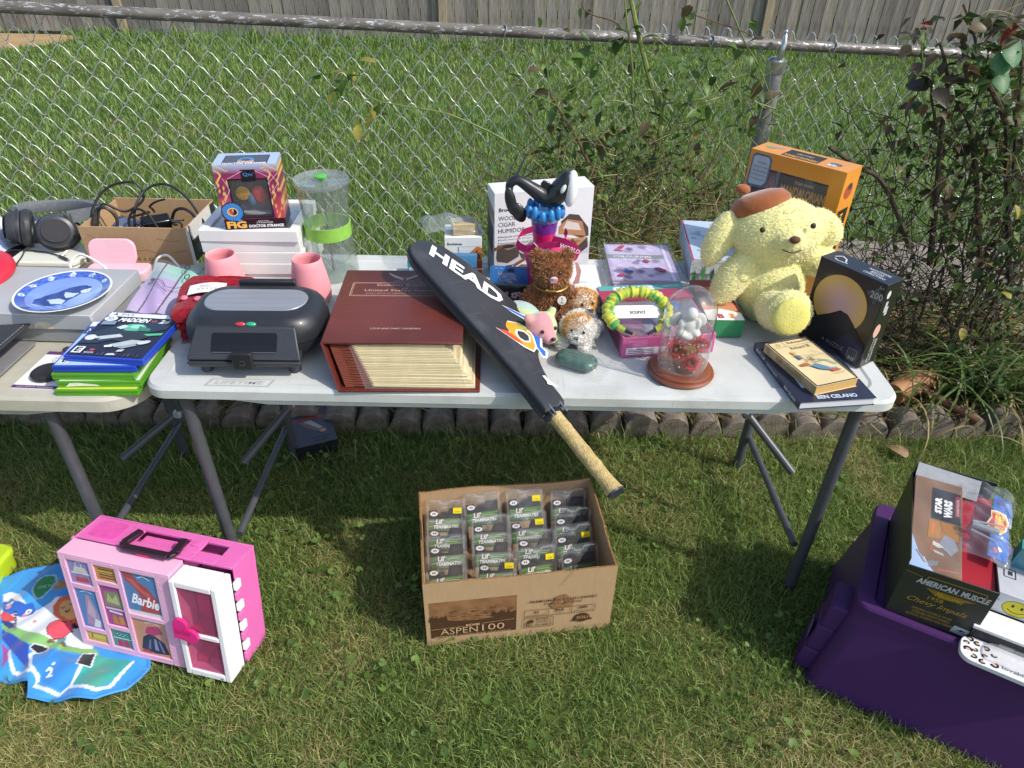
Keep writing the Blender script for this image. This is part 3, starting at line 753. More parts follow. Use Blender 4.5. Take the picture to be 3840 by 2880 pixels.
sp = [cane(sh, [(440,2350),(510,1660),(540,1200),(600,800),(580,560),(530,380)], YS, .012, .004, CANE_D, 'stem', **S2),
      cane(sh, [(900,2500),(850,1500),(800,1130),(690,910)], YS - .02, .011, .006, CANE_D, 'stem', **S2),
      cane(sh, [(1150,2600),(1130,1500),(1120,1100),(950,720),(930,650)], YS, .013, .007, CANE_D, 'stem', **S2),
      cane(sh, [(1180,1700),(1215,1100),(1255,700),(1262,420)], YS + .02, .009, .004, CANE_D, 'stem', **S2),
      cane(sh, [(560,1500),(480,1000),(455,850),(470,650)], YS, .006, .003, CANE_D, 'stem', **S2),
      cane(sh, [(550,1250),(700,1050),(830,900),(990,740)], YS - .03, .004, .002, CANE_G, 'stem', **S2),
      cane(sh, [(870,490),(840,330),(800,200),(740,40)], YS, .005, .0035, CANE_D, 'stem', **S2),
      cane(sh, [(800,200),(790,120),(805,-10)], YS, .0035, .002, CANE_D, 'stem', **S2),
      cane(sh, [(-450,1310),(-180,1490),(-40,1560),(70,1700),(190,1990),(260,2200)], YS - .05, .007, .010, CANE_D, 'stem', **S2),
      cane(sh, [(690,910),(640,1050),(660,1180),(590,1200)], YS, .003, .002, CANE_D, 'stem', **S2),
      cane(sh, [(380,690),(370,350),(340,240)], YS - .02, .0025, .0015, CANE_G, 'stem', **S2),
      cane(sh, [(950,1400),(1000,1100),(1060,1000),(1110,1060)], YS, .008, .006, CANE_D, 'stem', **S2),
      cane(sh, [(900,130),(970,95),(1100,105),(1190,140)], YS - .05, .002, .0015, STRAW, 'stem', **S2),
      cane(sh, [(990,260),(1010,200),(1110,100),(1260,30)], YS - .04, .002, .0015, STRAW, 'stem', **S2)]
for b_, m_, N_, (za, zb_) in ((B(), CANE_D, 260, (.15, .95)), (B(), CANE_D, 130, (.1, .4)), (B(), CANE_G, 60, (.2, .9))):
    for _ in range(N_):
        x = 1.2 + .85*r.random()**.75; P = V((x - 1.75, r.uniform(-.1, .15), r.uniform(za, zb_))); twig(b_, P, r, r.uniform(.15, .45), r.uniform(.1, 1.3), .0024)
    tag(b_.build('twigs', m_, sh), kind='stuff')
for a, b_, mm, sc in ((790,250,LB,1.3),(270,400,LB,1.1),(340,390,LB,1.1),(465,225,LR,.8),(710,360,LK,1.2),(1050,270,LB,1.4),(970,160,LB,.9),(310,560,LK,1.1),(340,640,LD,1.1),(340,840,LK,1.9),(420,800,LK,1.9),(490,790,LK,1.7),(460,735,LK,1.3),(390,930,LB,1.0),(420,1085,LK,1.0),(420,1240,LK,1.1),(750,690,LB,1.5),(690,740,LB,1.4),(770,560,LB,1.2),(830,580,LB,1.2),(920,600,LD,1.6),(960,640,LD,1.4),(960,960,LD,1.2),(960,1220,LD,1.4),(770,1390,LK,1.8),(1110,1600,LK,1.8),(1240,230,LR,1.5),(1200,300,LB,1.5),(1220,340,LB,1.3),(540,985,LB,.8),(590,990,LB,.8),(630,1215,LB,.8),(180,1470,LB,.8),(510,1340,LB,.9),(30,1040,LB,1.0),(1030,1150,LD,1.2)):
    put_leaf(sh, LM(mm, .047, .033), aty(3300 + .422*a, .422*b_, YS - .08), r, sc)
for a, b_, sc in ((1085,530,1.15),(1225,430,1.25),(1110,690,1.1)):
    P = aty(3300 + .422*a, .422*(b_ - 60), YS - .1)
    link('leaf', LM(LH, .07, .06, .25, .12), sh, sh.matrix_world.inverted() @ (Mx.Translation(P) @ Mx.Rotation(r.uniform(-.4, .4), 4, 'Y') @ Mx.Rotation(-2.0, 4, 'X') @ Mx.Scale(sc, 4)))
for _ in range(190):
    x = r.uniform(3380, 3860); y = r.uniform(80, 1150)
    if r.random() < (3840 - x)/700: continue
    put_leaf(sh, LM(r.choice((LD, LB, LK, LG, LD)), .045, .03), aty(x, y, YS + r.uniform(-.1, .12)), r, r.uniform(.7, 1.4))
for a, b_ in ((3610, 1230), (3700, 990), (3790, 1120), (3640, 1350), (3805, 770), (3820, 790)):
    put_leaf(sh, LM(LY, .05, .034), aty(a, b_, YS - .12), r, 1.0)
for i in range(22):
    x0 = r.uniform(1.42, 2.2) if i % 3 == 0 else r.uniform(1.75, 2.3); h_ = r.uniform(.7, 1.38); k = r.uniform(.003, .0065); q = [V((x0 - 1.75, r.uniform(-.05, .16), 0))]
    for _ in range(6): q.append(q[-1] + V((r.gauss(.0, .035), r.gauss(0, .018), h_/6)))
    B().tube(smooth(q, 4), [k*(1.15 - .75*j/24) for j in range(25)], 6).build('stem', r.choice((CANE_D, CANE_D, CANE_B, CANE_G)), sh)
leafmass(sh, 1000, lambda g: aty(3840 - abs(g.gauss(0, 210)), g.uniform(60, 1330), YS + g.uniform(-.12, .15)), ('#3f5a2c', '#4c5f33', '#35482a', '#54492f', '#463d30', '#5d7038'), .042, 4)
leafmass(sh, 160, lambda g: aty(g.uniform(3150, 3560), g.uniform(480, 1150), YS + g.uniform(-.1, .1)), ('#3f5a2c', '#54492f', '#463d30', '#5d7038'), .034, 6)
# tall arching grass at the foot of the shrub
GB = [leafmat('long_grass', '#5c7437', .3), leafmat('long_grass_dark', '#465c2d', .3), leafmat('long_grass_dry', '#9a8a5a', .3)]
gc = E('long_grass_clump', 'clump of long arching green grass spilling over the edging stones', 'grass clump', (1.95, 2.34, 0.05))
def gblade(L, arch, m):
    b = B(); n = 9; o = []
    for i in range(n + 1):
        t = i/n; a = 1.45 - arch*t; 
        if i == 0: P = V((0, 0, 0))
        else: P = P + V((math.cos(a), 0, math.sin(a)))*(L/n)
        w = .0055*(1 - t**2.2) + .0004; o.append((P.x, -w, P.z)); o.append((P.x, w, P.z))
    b.add(o, [(2*i, 2*i+1, 2*i+3, 2*i+2) for i in range(n)]); return b.mesh('blade', [m], 180)
gbs = [gblade(L, a, GB[k]) for L, a, k in ((.5, 1.9, 0), (.42, 2.5, 0), (.55, 2.2, 1), (.36, 1.5, 1), (.45, 2.8, 2), (.5, 2.4, 0), (.6, 1.5, 1), (.4, 3.0, 2))]
for i in range(280):
    x = r.gauss(0, .2); me = gbs[i % 8]
    a = r.gauss(-PI/2, 1.1) if r.random() < .7 else r.uniform(0, 6.28)
    link('blade', me, gc, Mx.Translation((x, r.gauss(.06, .11), 0)) @ Mx.Rotation(a, 4, 'Z') @ Mx.Rotation(r.gauss(0, .15), 4, 'X') @ Mx.Scale(r.uniform(.6, 1.1), 4))
for i in range(14):
    P = V((r.uniform(1.75, 2.15), r.uniform(2.2, 2.32), r.uniform(.1, .22))); put_leaf(gc, LM(LD, .06, .055, .2, .12), P, r, r.uniform(.8, 1.3))
# dead leaf on the lawn
dl = link('fallen_leaf', leafmesh('fallen_leaf', .075, .06, leafmat('leaf_fallen', '#a08566', .15), .6), None, Mx.Translation(at(3400, 1715, .03)) @ Mx.Rotation(.6, 4, 'Z') @ Mx.Rotation(.5, 4, 'X'))
tag(dl, 'curled pale brown dead leaf lying on the lawn in front of the edging', 'leaf')
# wooden mallet lying in the bed
ma = E('wooden_mallet', 'old wooden mallet lying in the bed beyond the table corner', 'mallet', at(3440, 1440, .1))
a, b_ = at(3365, 1470, .115), at(3478, 1412, .115); ax = (b_ - a).normalized()
hm = mat('mallet_wood', '#ad7f56', 0.6, 0.4, nz=(12, .25), bump=(60, .3), tint='#7a5434', stretch=(1, 1, 1))
B().tube([a - ma.location - ax*.03, a - ma.location, b_ - ma.location, b_ - ma.location + ax*.006], [.043, .045, .044, .039], 22).build('head', hm, ma)
e_ = at(3665, 1583, .085); B().tube([(a + b_)/2 - ma.location, (a*.45 + b_*.55) - ma.location + V((.02, -.03, -.005)), e_ - ma.location], [.017, .0175, .0165], 14).build('handle', mat('mallet_handle', '#6d4d35', 0.55, 0.4, nz=(20, .2)), ma)
# ================================================================== THE TWO FOLDING TABLES
T = 0.737; T2 = 0.695
def folding_table(name, label, M, L, D, H, th, m, r_, inset=.085, sdir=1):
    t = E(name, label, 'folding table', M)
    out = rrect(0, 0, L, D, r_, 7); k = th*0.55
    b = B(); n = len(out)
    inn = rrect(0.006, .006, L - .006, D - .006, r_ - .004, 7); bot = rrect(.012, .012, L - .012, D - .012, r_ - .006, 7)
    low = rrect(.035, .035, L - .035, D - .035, r_ - .01, 7)
    lay = [(low, H - .0035), (rrect(.042, .042, L - .042, D - .042, r_ - .012, 7), H - .0035 + .0035*0)]
    # rounded rim: outer wall, chamfers, raised border round a slightly lower field
    rings = [([(p[0], p[1]) for p in bot], H - th), (out, H - th + .008), (out, H - .009), (inn, H - .0005), (rrect(.046, .046, L - .046, D - .046, r_ - .008, 7), H), (rrect(.052, .052, L - .052, D - .052, r_ - .01, 7), H - .004)]
    for i, (pts, z) in enumerate(rings): b.v += [(p[0], p[1], z) for p in pts]
    for i in range(len(rings) - 1):
        for j in range(n):
            j2 = (j + 1) % n; b.f.append((i*n + j, i*n + j2, (i+1)*n + j2, (i+1)*n + j)); b.m.append(0)
    b.f.append(tuple(range((len(rings)-1)*n, len(rings)*n))); b.m.append(0)
    b.f.append(tuple(reversed(range(n)))); b.m.append(0)
    b.build('tabletop', m, t, ang=25)
    # deeper skirt under the middle of the long side
    sk = B()
    for y in (.022, D - .034): sk.prism([(L*.10, H - th - .001), (L*.16, H - th - .016), (L*.84, H - th - .016), (L*.90, H - th - .001)], -.006, .006, 0, Mx(((1,0,0,0),(0,0,1,y),(0,1,0,0),(0,0,0,1))))
    sk.build('apron', m, t)
    for e in (0, 1):
        x = inset if e == 0 else L - inset; s = 1 if e == 0 else -1
        lg = []
        for y in (.035, D - .185):
            xx = x + (0.02*s if y > .2 else 0)
            o = B().tube([(xx, y, H - th - .01), (xx + .004*s, y + .005, .012)], .0165, 14).build('leg', LEG_M, t); lg.append(o)
            B().lathe([(.0185, 0), (.0185, .03), (.0165, .033)], 12, c=(xx + .004*s, y + .005, 0)).build('foot_cap', BLACK_P, o)
        B().tube([(x + .01*s, .08, .15), (x + .012*s, D - .18, .15)], .011, 10).build('leg_brace', LEG_M, t)
        # folding strut: one rod from the tabletop, a steel bolt, and a rod down to the legs
        so = s*sdir; j = V((x + .145*so, D*.46, H - .30)); tp = V((x + (.30 if sdir > 0 else .20)*so, D*.46, H - th - .01))
        for q in (-.018, .018): B().tube([tp + V((0, q*4, 0)), j + V((0, q*.5, 0))], .0095, 10).build('strut', LEG_M, t)
        B().tube([j, V((x + .006*s, D*.30, .30))], .012, 10).build('strut', LEG_M, t)
        B().tube([j + V((0, -.024, 0)), j + V((0, .024, 0))], .014, 14).tube([j + V((0, -.028, 0)), j + V((0, -.024, 0))], .008, 6).build('bolt', STEEL, t)
    return t
RT = folding_table('folding_table', 'long white plastic folding table carrying the boxes and soft toys', RZ((-.889, 1.362, 0), R(.2)), 1.829, .762, T, .040, WHITE_P, .055)
# moulded maker's plate near the front edge
pr = Pr(RT, 'moulded_logo', (.150, .012, T), (1, 0, 0), (0, 1, 0), base=.0001)
gm = mat('moulded_plastic', '#a3a7a5', .5, .4)
pr.poly([(0, 0), (.155, 0), (.165, .03), (.01, .03)], gm).poly([(.006, .003), (.15, .003), (.158, .027), (.016, .027)], WHITE_P).text('LIFETIME', .022, .008, .12, .014, gm, shear=.2, bold=.02)
pr.done()
LT = folding_table('folding_table', 'older cream plastic folding table carrying the headphones and video games', RZ((-2.76, 1.362, 0), R(.15)), 1.85, .762, T2, .048, CREAM_P, .10, .25, -1)
# ================================================================== THINGS ON THE CREAM TABLE
# translucent storage case under the headphones
case_m = mat('milky_plastic', '#d9dbd0', 0.35, 0.4, nz=(8, .04), sss=.3)
o1, o2 = at(281, 1005, T2), at(82, 1005, T2)
cs = E('storage_case', 'flat milky translucent plastic case lying under the black headphones', 'storage case', RZ((-1.80, 2.04, T2), R(1)))
for nm, z0, z1, gx in (('base', 0, .012, 0), ('lid', .0125, .030, .004)):
    B().prism(rrect(-gx, -gx, .40 + gx, .135 + gx, .03), z0, z1).build(nm, case_m, cs, bevel=.005, seg=3)
# headphones lying on it
hp = E('headphones', 'black over ear headphones lying folded on the milky plastic case', 'headphones', RZ((-1.56, 2.16, T2 + .03), R(0)))
def earcup(P, az, el):
    M = Mx.Translation(V(P)) @ Mx.Rotation(az, 4, 'Z') @ Mx.Rotation(el, 4, 'Y')
    o = B().lathe([(.0, .040), (.030, .039), (.046, .032), (.052, .020), (.053, .006), (.051, .004), (.051, .001), (.055, 0), (.055, -.006)], 30, 0, M=M, sy=1.12).build('ear_cup', BLACK_P, hp)
    B().lathe([(.036, .0415), (.037, .039), (.0, .0415)], 26, 0, M=M, sy=1.12).build('cap', mat('matt_black_cap', '#2d2c30', .6, .4), o)
    pr_ = [(.030, -.012), (.034, -.032), (.044, -.038), (.056, -.034), (.061, -.022), (.058, -.010), (.052, -.006)]
    B().lathe(pr_, 34, 0, M=M, sy=1.12).build('ear_pad', BLACK_S, hp)
    return M
M1 = earcup((-.055, .0, .064), R(205), R(78)); M2 = earcup((.078, -.02, .062), R(-62), R(66))
bp = [(-.075, .035, .10), (-.06, .09, .095), (.0, .135, .085), (.08, .145, .085), (.165, .11, .085), (.15, .04, .10), (.115, .0, .105)]
hb = B(); pts = smooth(bp, 6); w = .021
for i, p in enumerate(pts):
    t = (pts[min(i+1, len(pts)-1)] - pts[max(i-1, 0)]).normalized(); n_ = t.cross(V((0, 0, 1))).normalized()
    for q, (dn, dz) in enumerate(((-.007, -w), (.004, -w*.8), (.008, 0), (.004, w*.8), (-.007, w))): hb.v.append(tuple(p + n_*dn + V((0, 0, dz))))
    if i:
        a = (i-1)*5; 
        for q in range(5): hb.f.append((a+q, a+(q+1) % 5, a+5+(q+1) % 5, a+5+q)); hb.m.append(0)
hb.build('headband', mat('grey_headband', '#6a6e73', .6, .4, nz=(120, .12), bump=(300, .3)), hp)
for P in ((-.068, .02, .105), (.118, .0, .10)): B().box(P[0]-.009, P[0]+.009, P[1]-.012, P[1]+.012, P[2]-.018, P[2]+.018).build('yoke', mat('yoke_grey', '#4a4e4e', .35, .5), hp, bevel=.004)
cb = [at(173, 890, T2+.07), at(140, 900, T2+.06), at(100, 930, T2+.04), at(80, 965, T2+.034), at(62, 990, T2+.036), at(70, 1003, T2 + .034), at(50, 982, T2+.034), at(10, 962, T2+.034), at(22, 944, T2+.034), at(60, 938, T2+.034), at(150, 942, T2+.034), at(200, 952, T2+.034), at(225, 961, T2+.036)]
B().tube([p - hp.location for p in smooth(cb, 6)], .0022, 6).build('cable', BLACK_S, hp)
a, b_ = at(225, 961, T2+.036) - hp.location, at(252, 973, T2+.036) - hp.location
jk = B().tube([a, b_], [.005, .0045], 8).build('plug', BLACK_P, hp); B().tube([b_, b_ + (b_ - a)*.5], [.002, .0012], 8).build('plug_pin', STEEL, jk)
a = at(252, 938, T2 + .05) - hp.location; b2 = at(232, 960, T2 + .04) - hp.location
B().add([a + V((-.004, 0, 0)), a + V((.004, 0, 0)), b2 + V((.004, 0, 0)), b2 + V((-.004, 0, 0))], ((0, 1, 2, 3),)).build('tag', WPAPER, hp)
# striped cloth bag behind
sb = E('striped_bag', 'folded blue white and black striped bag lying behind the headphones', 'bag', (-1.86, 2.02, T2))
def sbf(x, y, z):
    k = (x*0.8 + y*1.0)*26; i = int(math.floor(k)) % 4
    return (lin('#e0e4ea'), lin('#2b2f3a'), lin('#b9c8f0'), lin('#8d95a2'))[i]
me = B().grid(lambda u, v: (.22*u + .04*v, .02 + .26*v, .05*math.sin(PI*min(1, u*1.1))**.5*(1 - .4*v) + .05*v + .008*math.sin(u*9 + v*7)), 44, 44).mesh('cover', [attrmat('printed_cloth', .7, .3, sheen=.2)]); paint(me, sbf); link('cover', me, sb)
B().prism(rrect(0, .01, .25, .27, .03), 0, .03).build('filling', mat('bag_inner', '#3a3d44', .8), sb)
# cardboard box of cables
cx, w = RB('cable_box', 'open brown cardboard box full of black cables and chargers', 'cardboard box', (338, 985), (728, 993), T2)
d, h = .25, .125
wt = .005; wl = B()
cardw = mat('box_side_print', '#d7d5d0', .7); cardk = mat('box_side_black', '#2a2a2c', .6)
B().box(0, w, 0, wt, 0, h).build('front_wall', CARD, cx)
B().box(0, w, d - wt, d, 0, h*1.02).build('back_wall', CARD, cx); B().box(0, wt, wt, d - wt, 0, h*.97).build('side_wall', CARD, cx)
sw = B().box(w - wt, w, wt, d - wt, 0, h*.99).build('side_wall', CARD, cx); B().box(wt, w - wt, wt, d - wt, 0, .005).build('bottom', CARD, cx)
p_ = face(cx, 'right', w, d, h, 'side_print'); p_.rect(.0, 0, d, h*.97, cardk).rect(0, 0, .022, h*.97, cardw).rect(.05, .02, .15, .03, '#4a4a4e').done()
p_ = Pr(cx, 'front_creases', (0, 0, 0)); cr = mat('card_crease', '#9a7249', .9)
for q in (((.02, .10), (.05, .085), (.07, .09)), ((.12, .06), (.17, .045), (.2, .05), (.24, .035)), ((.05, .03), (.1, .035), (.13, .02)), ((.24, .09), (.29, .08), (.32, .085)), ((.28, .04), (.33, .05))): p_.line(q, .0016, cr)
p_.text('N  3  O', .16, .012, .05, .010, '#4d3a28').done()
B().box(w + .001, w + .005, .03, d*.8, h*.6, h*1.0, M=Mx.Translation((0, 0, 0))).build('flap', mat('torn_card', '#c9c6c0', .8), cx)
kb = E('charger', 'black power brick standing among the cables in the cardboard box', 'charger', cx.matrix_world @ Mx.Translation((.185, .13, .055)) @ Mx.Rotation(.5, 4, 'Z') @ Mx.Rotation(.35, 4, 'X'), 'chargers in the cable box')
B().box(-.045, .045, -.022, .022, -.04, .06).build('brick', mat('gloss_black', '#17181a', .2, .6), kb, bevel=.006)
kb2 = E('charger', 'black charger with silver striped label lying flat in the cardboard box', 'charger', cx.matrix_world @ Mx.Translation((.105, .10, .075)) @ Mx.Rotation(-.45, 4, 'Z') @ Mx.Rotation(.5, 4, 'X'), 'chargers in the cable box')
B().box(-.055, .055, -.035, .035, -.02, .02).build('brick', mat('gloss_black', '#17181a', .2, .6), kb2, bevel=.004)
p_ = Pr(kb2, 'label', (-.055, -.035, .02), (1, 0, 0), (0, 1, 0)); p_.rect(.006, .004, .098, .062, mat('silver_label', '#77829a', .35, .5, metal=.3))
for q in range(5): p_.rect(.006, .010 + q*.004, .098, .0016, '#c9d2e4')
p_.done()
cm_ = mat('cable_rubber', '#1c1d1f', .45, .5, nz=(60, .1)); rr = random.Random(9)
def lcable(pts, rad=.0042):
    o = B().tube(smooth([cx.matrix_world @ V(p) for p in pts], 7), rad, 8).build('cable', cm_, None)
    return o
o = lcable([(.02, .05, .05), (.005, .10, .14), (.05, .15, .20), (.13, .17, .21), (.15, .16, .16), (.10, .12, .13), (.04, .10, .16), (.02, .06, .08)]); tag(o, 'black cable looping high above the box rim on its short side nearest the headphones', 'cable', 'cables in the cable box')
o = lcable([(.14, .06, .06), (.15, .09, .15), (.18, .14, .20), (.24, .16, .21), (.30, .15, .17), (.34, .13, .11), (.37, .10, .08)]); tag(o, 'long black cable arching across the middle of the cardboard box', 'cable', 'cables in the cable box')
o = lcable([(.13, .05, .05), (.13, .07, .12), (.16, .08, .155), (.20, .07, .14), (.23, .06, .09), (.27, .08, .05)], .004); tag(o, 'black cable bent in a low loop before the power brick', 'cable', 'cables in the cable box')
o = lcable([(.24, .12, .09), (.27, .11, .14), (.31, .10, .15), (.335, .10, .12), (.34, .08, .06)], .005); tag(o, 'thick black cable curling out of the power brick', 'cable', 'cables in the cable box')
o = lcable([(.04, .06, .06), (.02, .05, .1), (.03, .08, .15), (.06, .09, .15), (.08, .09, .11), (.07, .06, .06)], .0048); tag(o, 'thick black cable with a short plug beside the silver labelled charger', 'cable', 'cables in the cable box')
tg = B()
for _ in range(13):
    P = V((rr.uniform(.12, .34), rr.uniform(.03, .20), rr.uniform(.05, .1))); q = [P]
    for _k in range(4): q.append(q[-1] + V((rr.gauss(0, .03), rr.gauss(0, .025), rr.gauss(0, .022))))
    q = [V((min(max(p.x, .012), w - .012), min(max(p.y, .012), d - .012), max(p.z, .02))) for p in q]; tg.tube([cx.matrix_world @ p for p in smooth(q, 5)], .0036, 6)
o = tg.build('cable_tangle', cm_, None); tag(o, 'tangled bundle of thin black leads at the bottom of the cardboard box', 'cables', kind='stuff')
# pink case with white cord handles
PK = mat('pale_pink_plastic', '#e8b9c4', .4, .4, nz=(20, .03))
pk = E('pink_case', 'pale pink moulded case standing open with white cord handles', 'case', RZ((-1.335, 1.965, T2), R(2)))
B().prism(rrect(0, 0, .19, .075, .02), 0, .035).build('base', PK, pk, bevel=.006, seg=3)
B().prism(rrect(0, 0, .145, .085, .03), -.012, .0, 0, Mx.Translation((.0, .062, .028)) @ Mx.Rotation(R(75), 4, 'X')).prism(rrect(.02, .012, .125, .07, .022), -.016, -.011, 0, Mx.Translation((.0, .055, .028)) @ Mx.Rotation(R(75), 4, 'X')).build('lid', PK, pk, bevel=.003)
cw = mat('white_cord', '#e6e4e0', .5)
for q in ([(-.01, -.01, .02), (-.025, .0, .06), (.0, .02, .085), (.05, .0, .08), (.09, -.012, .05), (.10, -.012, .02)], [(.115, -.01, .04), (.13, -.012, .05), (.135, -.012, .02)], [(.20, .05, .02), (.22, .05, .06), (.25, .06, .065), (.28, .05, .03)]): B().tube(smooth(q, 6), .0038, 8).build('handle', cw, pk)
# flat grey gift box (lid and base) carrying the porcelain plate
GB_ = mat('grey_box_card', '#a6a9ac', .55, .4, nz=(5, .05), bump=(80, .08)); GB2 = mat('grey_box_base', '#8f9192', .6, .3, nz=(5, .05))
gb = E('grey_box', 'large flat grey cardboard box with scuffed lid carrying the blue plate', 'box', RZ((-1.72, 1.622, T2), R(-.8)))
B().box(.006, .60, .006, .27, 0, .045).build('base', GB2, gb, bevel=.002)
ld = B().box(0, .606, 0, .276, .042, .088).build('lid', GB_, gb, bevel=.003)
p_ = Pr(ld, 'worn_patch', (0, 0, 0)); wp = mat('torn_paper', '#c9bfa8', .9, nz=(60, .2)); p_.poly([(.44, .044), (.45, .060), (.462, .066), (.478, .067), (.492, .058), (.50, .044)], wp).poly([(.43, .044), (.429, .06), (.434, .062), (.438, .044)], wp)
p_.line([(.0, .0865), (.2, .0868), (.4, .0862), (.6, .0866)], .0018, '#d6d7d6').line([(.47, .075), (.485, .078), (.50, .073)], .0015, '#d0cfca').done()
# porcelain plate
px_ = at(237, 1090, T2 + .115)
pl = E('porcelain_plate', 'round blue and white porcelain plate painted with a seated animal', 'plate', RZ((px_.x, px_.y, T2 + .0885), R(6)))
prof = [(0, .004), (.055, .004), (.062, 0), (.066, .0), (.068, .005), (.088, .014), (.1195, .0265), (.121, .0275), (.1195, .0285), (.112, .0262), (.088, .0155), (.070, .0085), (.062, .0075), (0, .0075)]
B().lathe(prof, 56).build('rim', mat('white_porcelain', '#e6e8e8', .12, .6, coat=.4, nz=(20, .02)), pl)
def plate_z(r_): return .0085 + .0185*(max(0, (r_ - .062)/.052))**1.1 if r_ > .062 else .0085
me = B().grid(lambda u, v: (lambda r_, a: (r_*math.cos(a), r_*math.sin(a), plate_z(r_) + .0008))(.0002 + .1145*v, 2*PI*u), 150, 46).mesh('picture', [attrmat('blue_glaze', .12, .6, coat=.5)], 180)
BODY = [(-.065, -.045), (-.07, -.02), (-.055, .005), (-.03, .025), (-.01, .05), (.015, .062), (.035, .06), (.05, .05), (.058, .03), (.05, .018), (.035, .015), (.03, .0), (.018, -.02), (.012, -.045), (-.02, -.056)]
BELLY = [(-.01, .025), (.012, .018), (.03, .018), (.02, -.005), (.005, -.01), (-.005, .005)]
LOW = [(-.04, -.018), (-.01, -.012), (.01, -.025), (.008, -.045), (-.02, -.042)]
FACE = [(.028, .03), (.045, .045), (.056, .04), (.05, .02), (.035, .018)]
def inp(x, y, poly):
    c = False; j = len(poly) - 1
    for i in range(len(poly)):
        if (poly[i][1] > y) != (poly[j][1] > y) and x < (poly[j][0]-poly[i][0])*(y-poly[i][1])/(poly[j][1]-poly[i][1]) + poly[i][0]: c = not c
        j = i
    return c
DB, MB_, LBL, WB = lin('#2f4a9c'), lin('#5573c4'), lin('#a9c3ee'), lin('#d5e2f5')
def mixc(a, b, t): return tuple(x + (y - x)*t for x, y in zip(a, b))
def platecol(x, y, z):
    r_ = math.hypot(x, y); a = math.atan2(y, x)
    if r_ > .094:
        for k, fa in enumerate((2.75, 2.25, 1.72, 1.2, .62, 3.25)):
            dx, dy = x - .104*math.cos(fa), y - .104*math.sin(fa); q = math.hypot(dx, dy)
            if q < .0085*(.8 + .25*math.cos(7*math.atan2(dy, dx))): return WB if q > .003 else MB_
        if math.sin(a*24) * math.sin((r_ - .094)*420) > .35 and a > 0: return mixc(DB, MB_, .1)
        return mixc(MB_, DB, .35 if a > 0 else .6)
    if inp(x, y, FACE):
        return WB if (x - .046)**2 + (y - .034)**2 > .0000055 else lin('#1f2d5c')
    if inp(x, y, BELLY) or inp(x, y, LOW): return mixc(LBL, WB, .5)
    if inp(x, y, BODY): return mixc(lin('#22367c'), DB, .3 + .3*math.sin(x*160 + y*60))
    if -.088 < x < -.07 and -.045 < y < -.041: return lin('#b0555f')
    if y < -.05: return mixc(MB_, LBL, .35 + .3*math.sin(x*210 + y*330))
    t = min(1, max(0, .5 + (x*.5 - abs(y)*.6)*9)); return mixc(MB_, LBL, .25 + .75*t)
paint(me, platecol); link('picture', me, pl)
# red flying disc over pale pink card
fr = E('flying_disc', 'red plastic flying disc with a pale centre label', 'flying disc', RZ((-1.575, 1.815, T2 + .0925), 0, R(5)))
RED = mat('red_plastic', '#c3283c', .35, .5, nz=(10, .05), sss=.1)
B().lathe([(.0, .032), (.075, .032), (.082, .028), (.096, .030), (.118, .026), (.130, .014), (.132, .0), (.128, .0), (.124, .012), (.110, .022), (0, .027)], 48).build('disc', RED, fr)
p_ = Pr(fr, 'label', (0, 0, .0325), (1, 0, 0), (0, 1, 0)); p_.ell(0, 0, .07, .07, '#e4ddd2', 40).rect(.03, -.012, .03, .004, '#2a2a2a').text('SPORT', -.05, -.002, .08, .016, '#2a2a2a', bold=.02).done()
o = B().box(0, .30, 0, .17, 0, .003).build('pink_card', mat('pink_paper', '#e3c9c2', .7), None, RZ((-1.79, 1.715, T2 + .0885), R(38))); tag(o, 'pale pink card lying under the red flying disc', 'card')
# clear pouch of exercise bands
rbg = E('exercise_bands', 'clear zip pouch of purple and mint exercise bands leaning on the grey box', 'exercise bands', Mx.Identity(4))
C4 = [at(457, 1172, T2 + .05), at(645, 1190, T2 + .03), at(787, 1020, T2 + .055), at(583, 975, T2 + .09)]
def bil(u, v, k=0.0):
    p = (C4[0]*(1-u) + C4[1]*u)*(1-v) + (C4[3]*(1-u) + C4[2]*u)*v
    return p + V((0, -.3, 1)).normalized()*(k*math.sin(PI*min(1, max(0, u)))*math.sin(PI*min(1, max(0, v))) + .004*k/.02*math.sin(u*11 + v*6))
PUR, MNT, GRC = lin('#a993c0'), lin('#8cc8b0'), lin('#b9b6bd')
me = B().grid(lambda u, v: bil(.06 + .88*u, .03 + .93*v, .018), 90, 90).mesh('bands', [attrmat('rubber_band', .5, .4)])
uvs = [(.06 + .88*(i % 91)/90, .03 + .93*(i // 91)/90) for i in range(len(me.vertices))]
a_ = me.attributes.new('Col', 'FLOAT_COLOR', 'POINT')
def bandcol(u, v):
    for L_ in (.28 + .05*math.sin(v*4), .66 + .03*math.sin(v*5)):
        if abs(u - L_) < .014: return lin('#2c2a31')
    if .78 < v: c = mixc(GRC, MNT, .8 if u > .35 else .25)
    elif u > .72: c = MNT if v > .55 else mixc(PUR, MNT, .2)
    else: c = PUR if v < .62 else mixc(PUR, MNT, .6)
    return mixc(c, GRC, .25 if u < .28 else 0)
for i, (u, v) in enumerate(uvs): a_.data[i].color = (*bandcol(u, v), 1)
link('bands', me, rbg)
B().grid(lambda u, v: bil(-.02 + 1.04*u, -.02 + 1.04*v, .026), 30, 30).build('pouch', FILM, rbg)
def bilpr(name):
    o_ = bil(0, 0, .0); u_ = (C4[1] - C4[0]).normalized(); v_ = (C4[3] - C4[0]); v_ = (v_ - u_*v_.dot(u_)).normalized(); return Pr(rbg, name, o_ + u_.cross(v_)*.026, u_, v_)
p_ = bilpr('pouch_print'); p_.ring(.125, .20, .006, .011, .003, '#2c2a31').ring(.135, .155, .006, .011, .003, '#2c2a31')
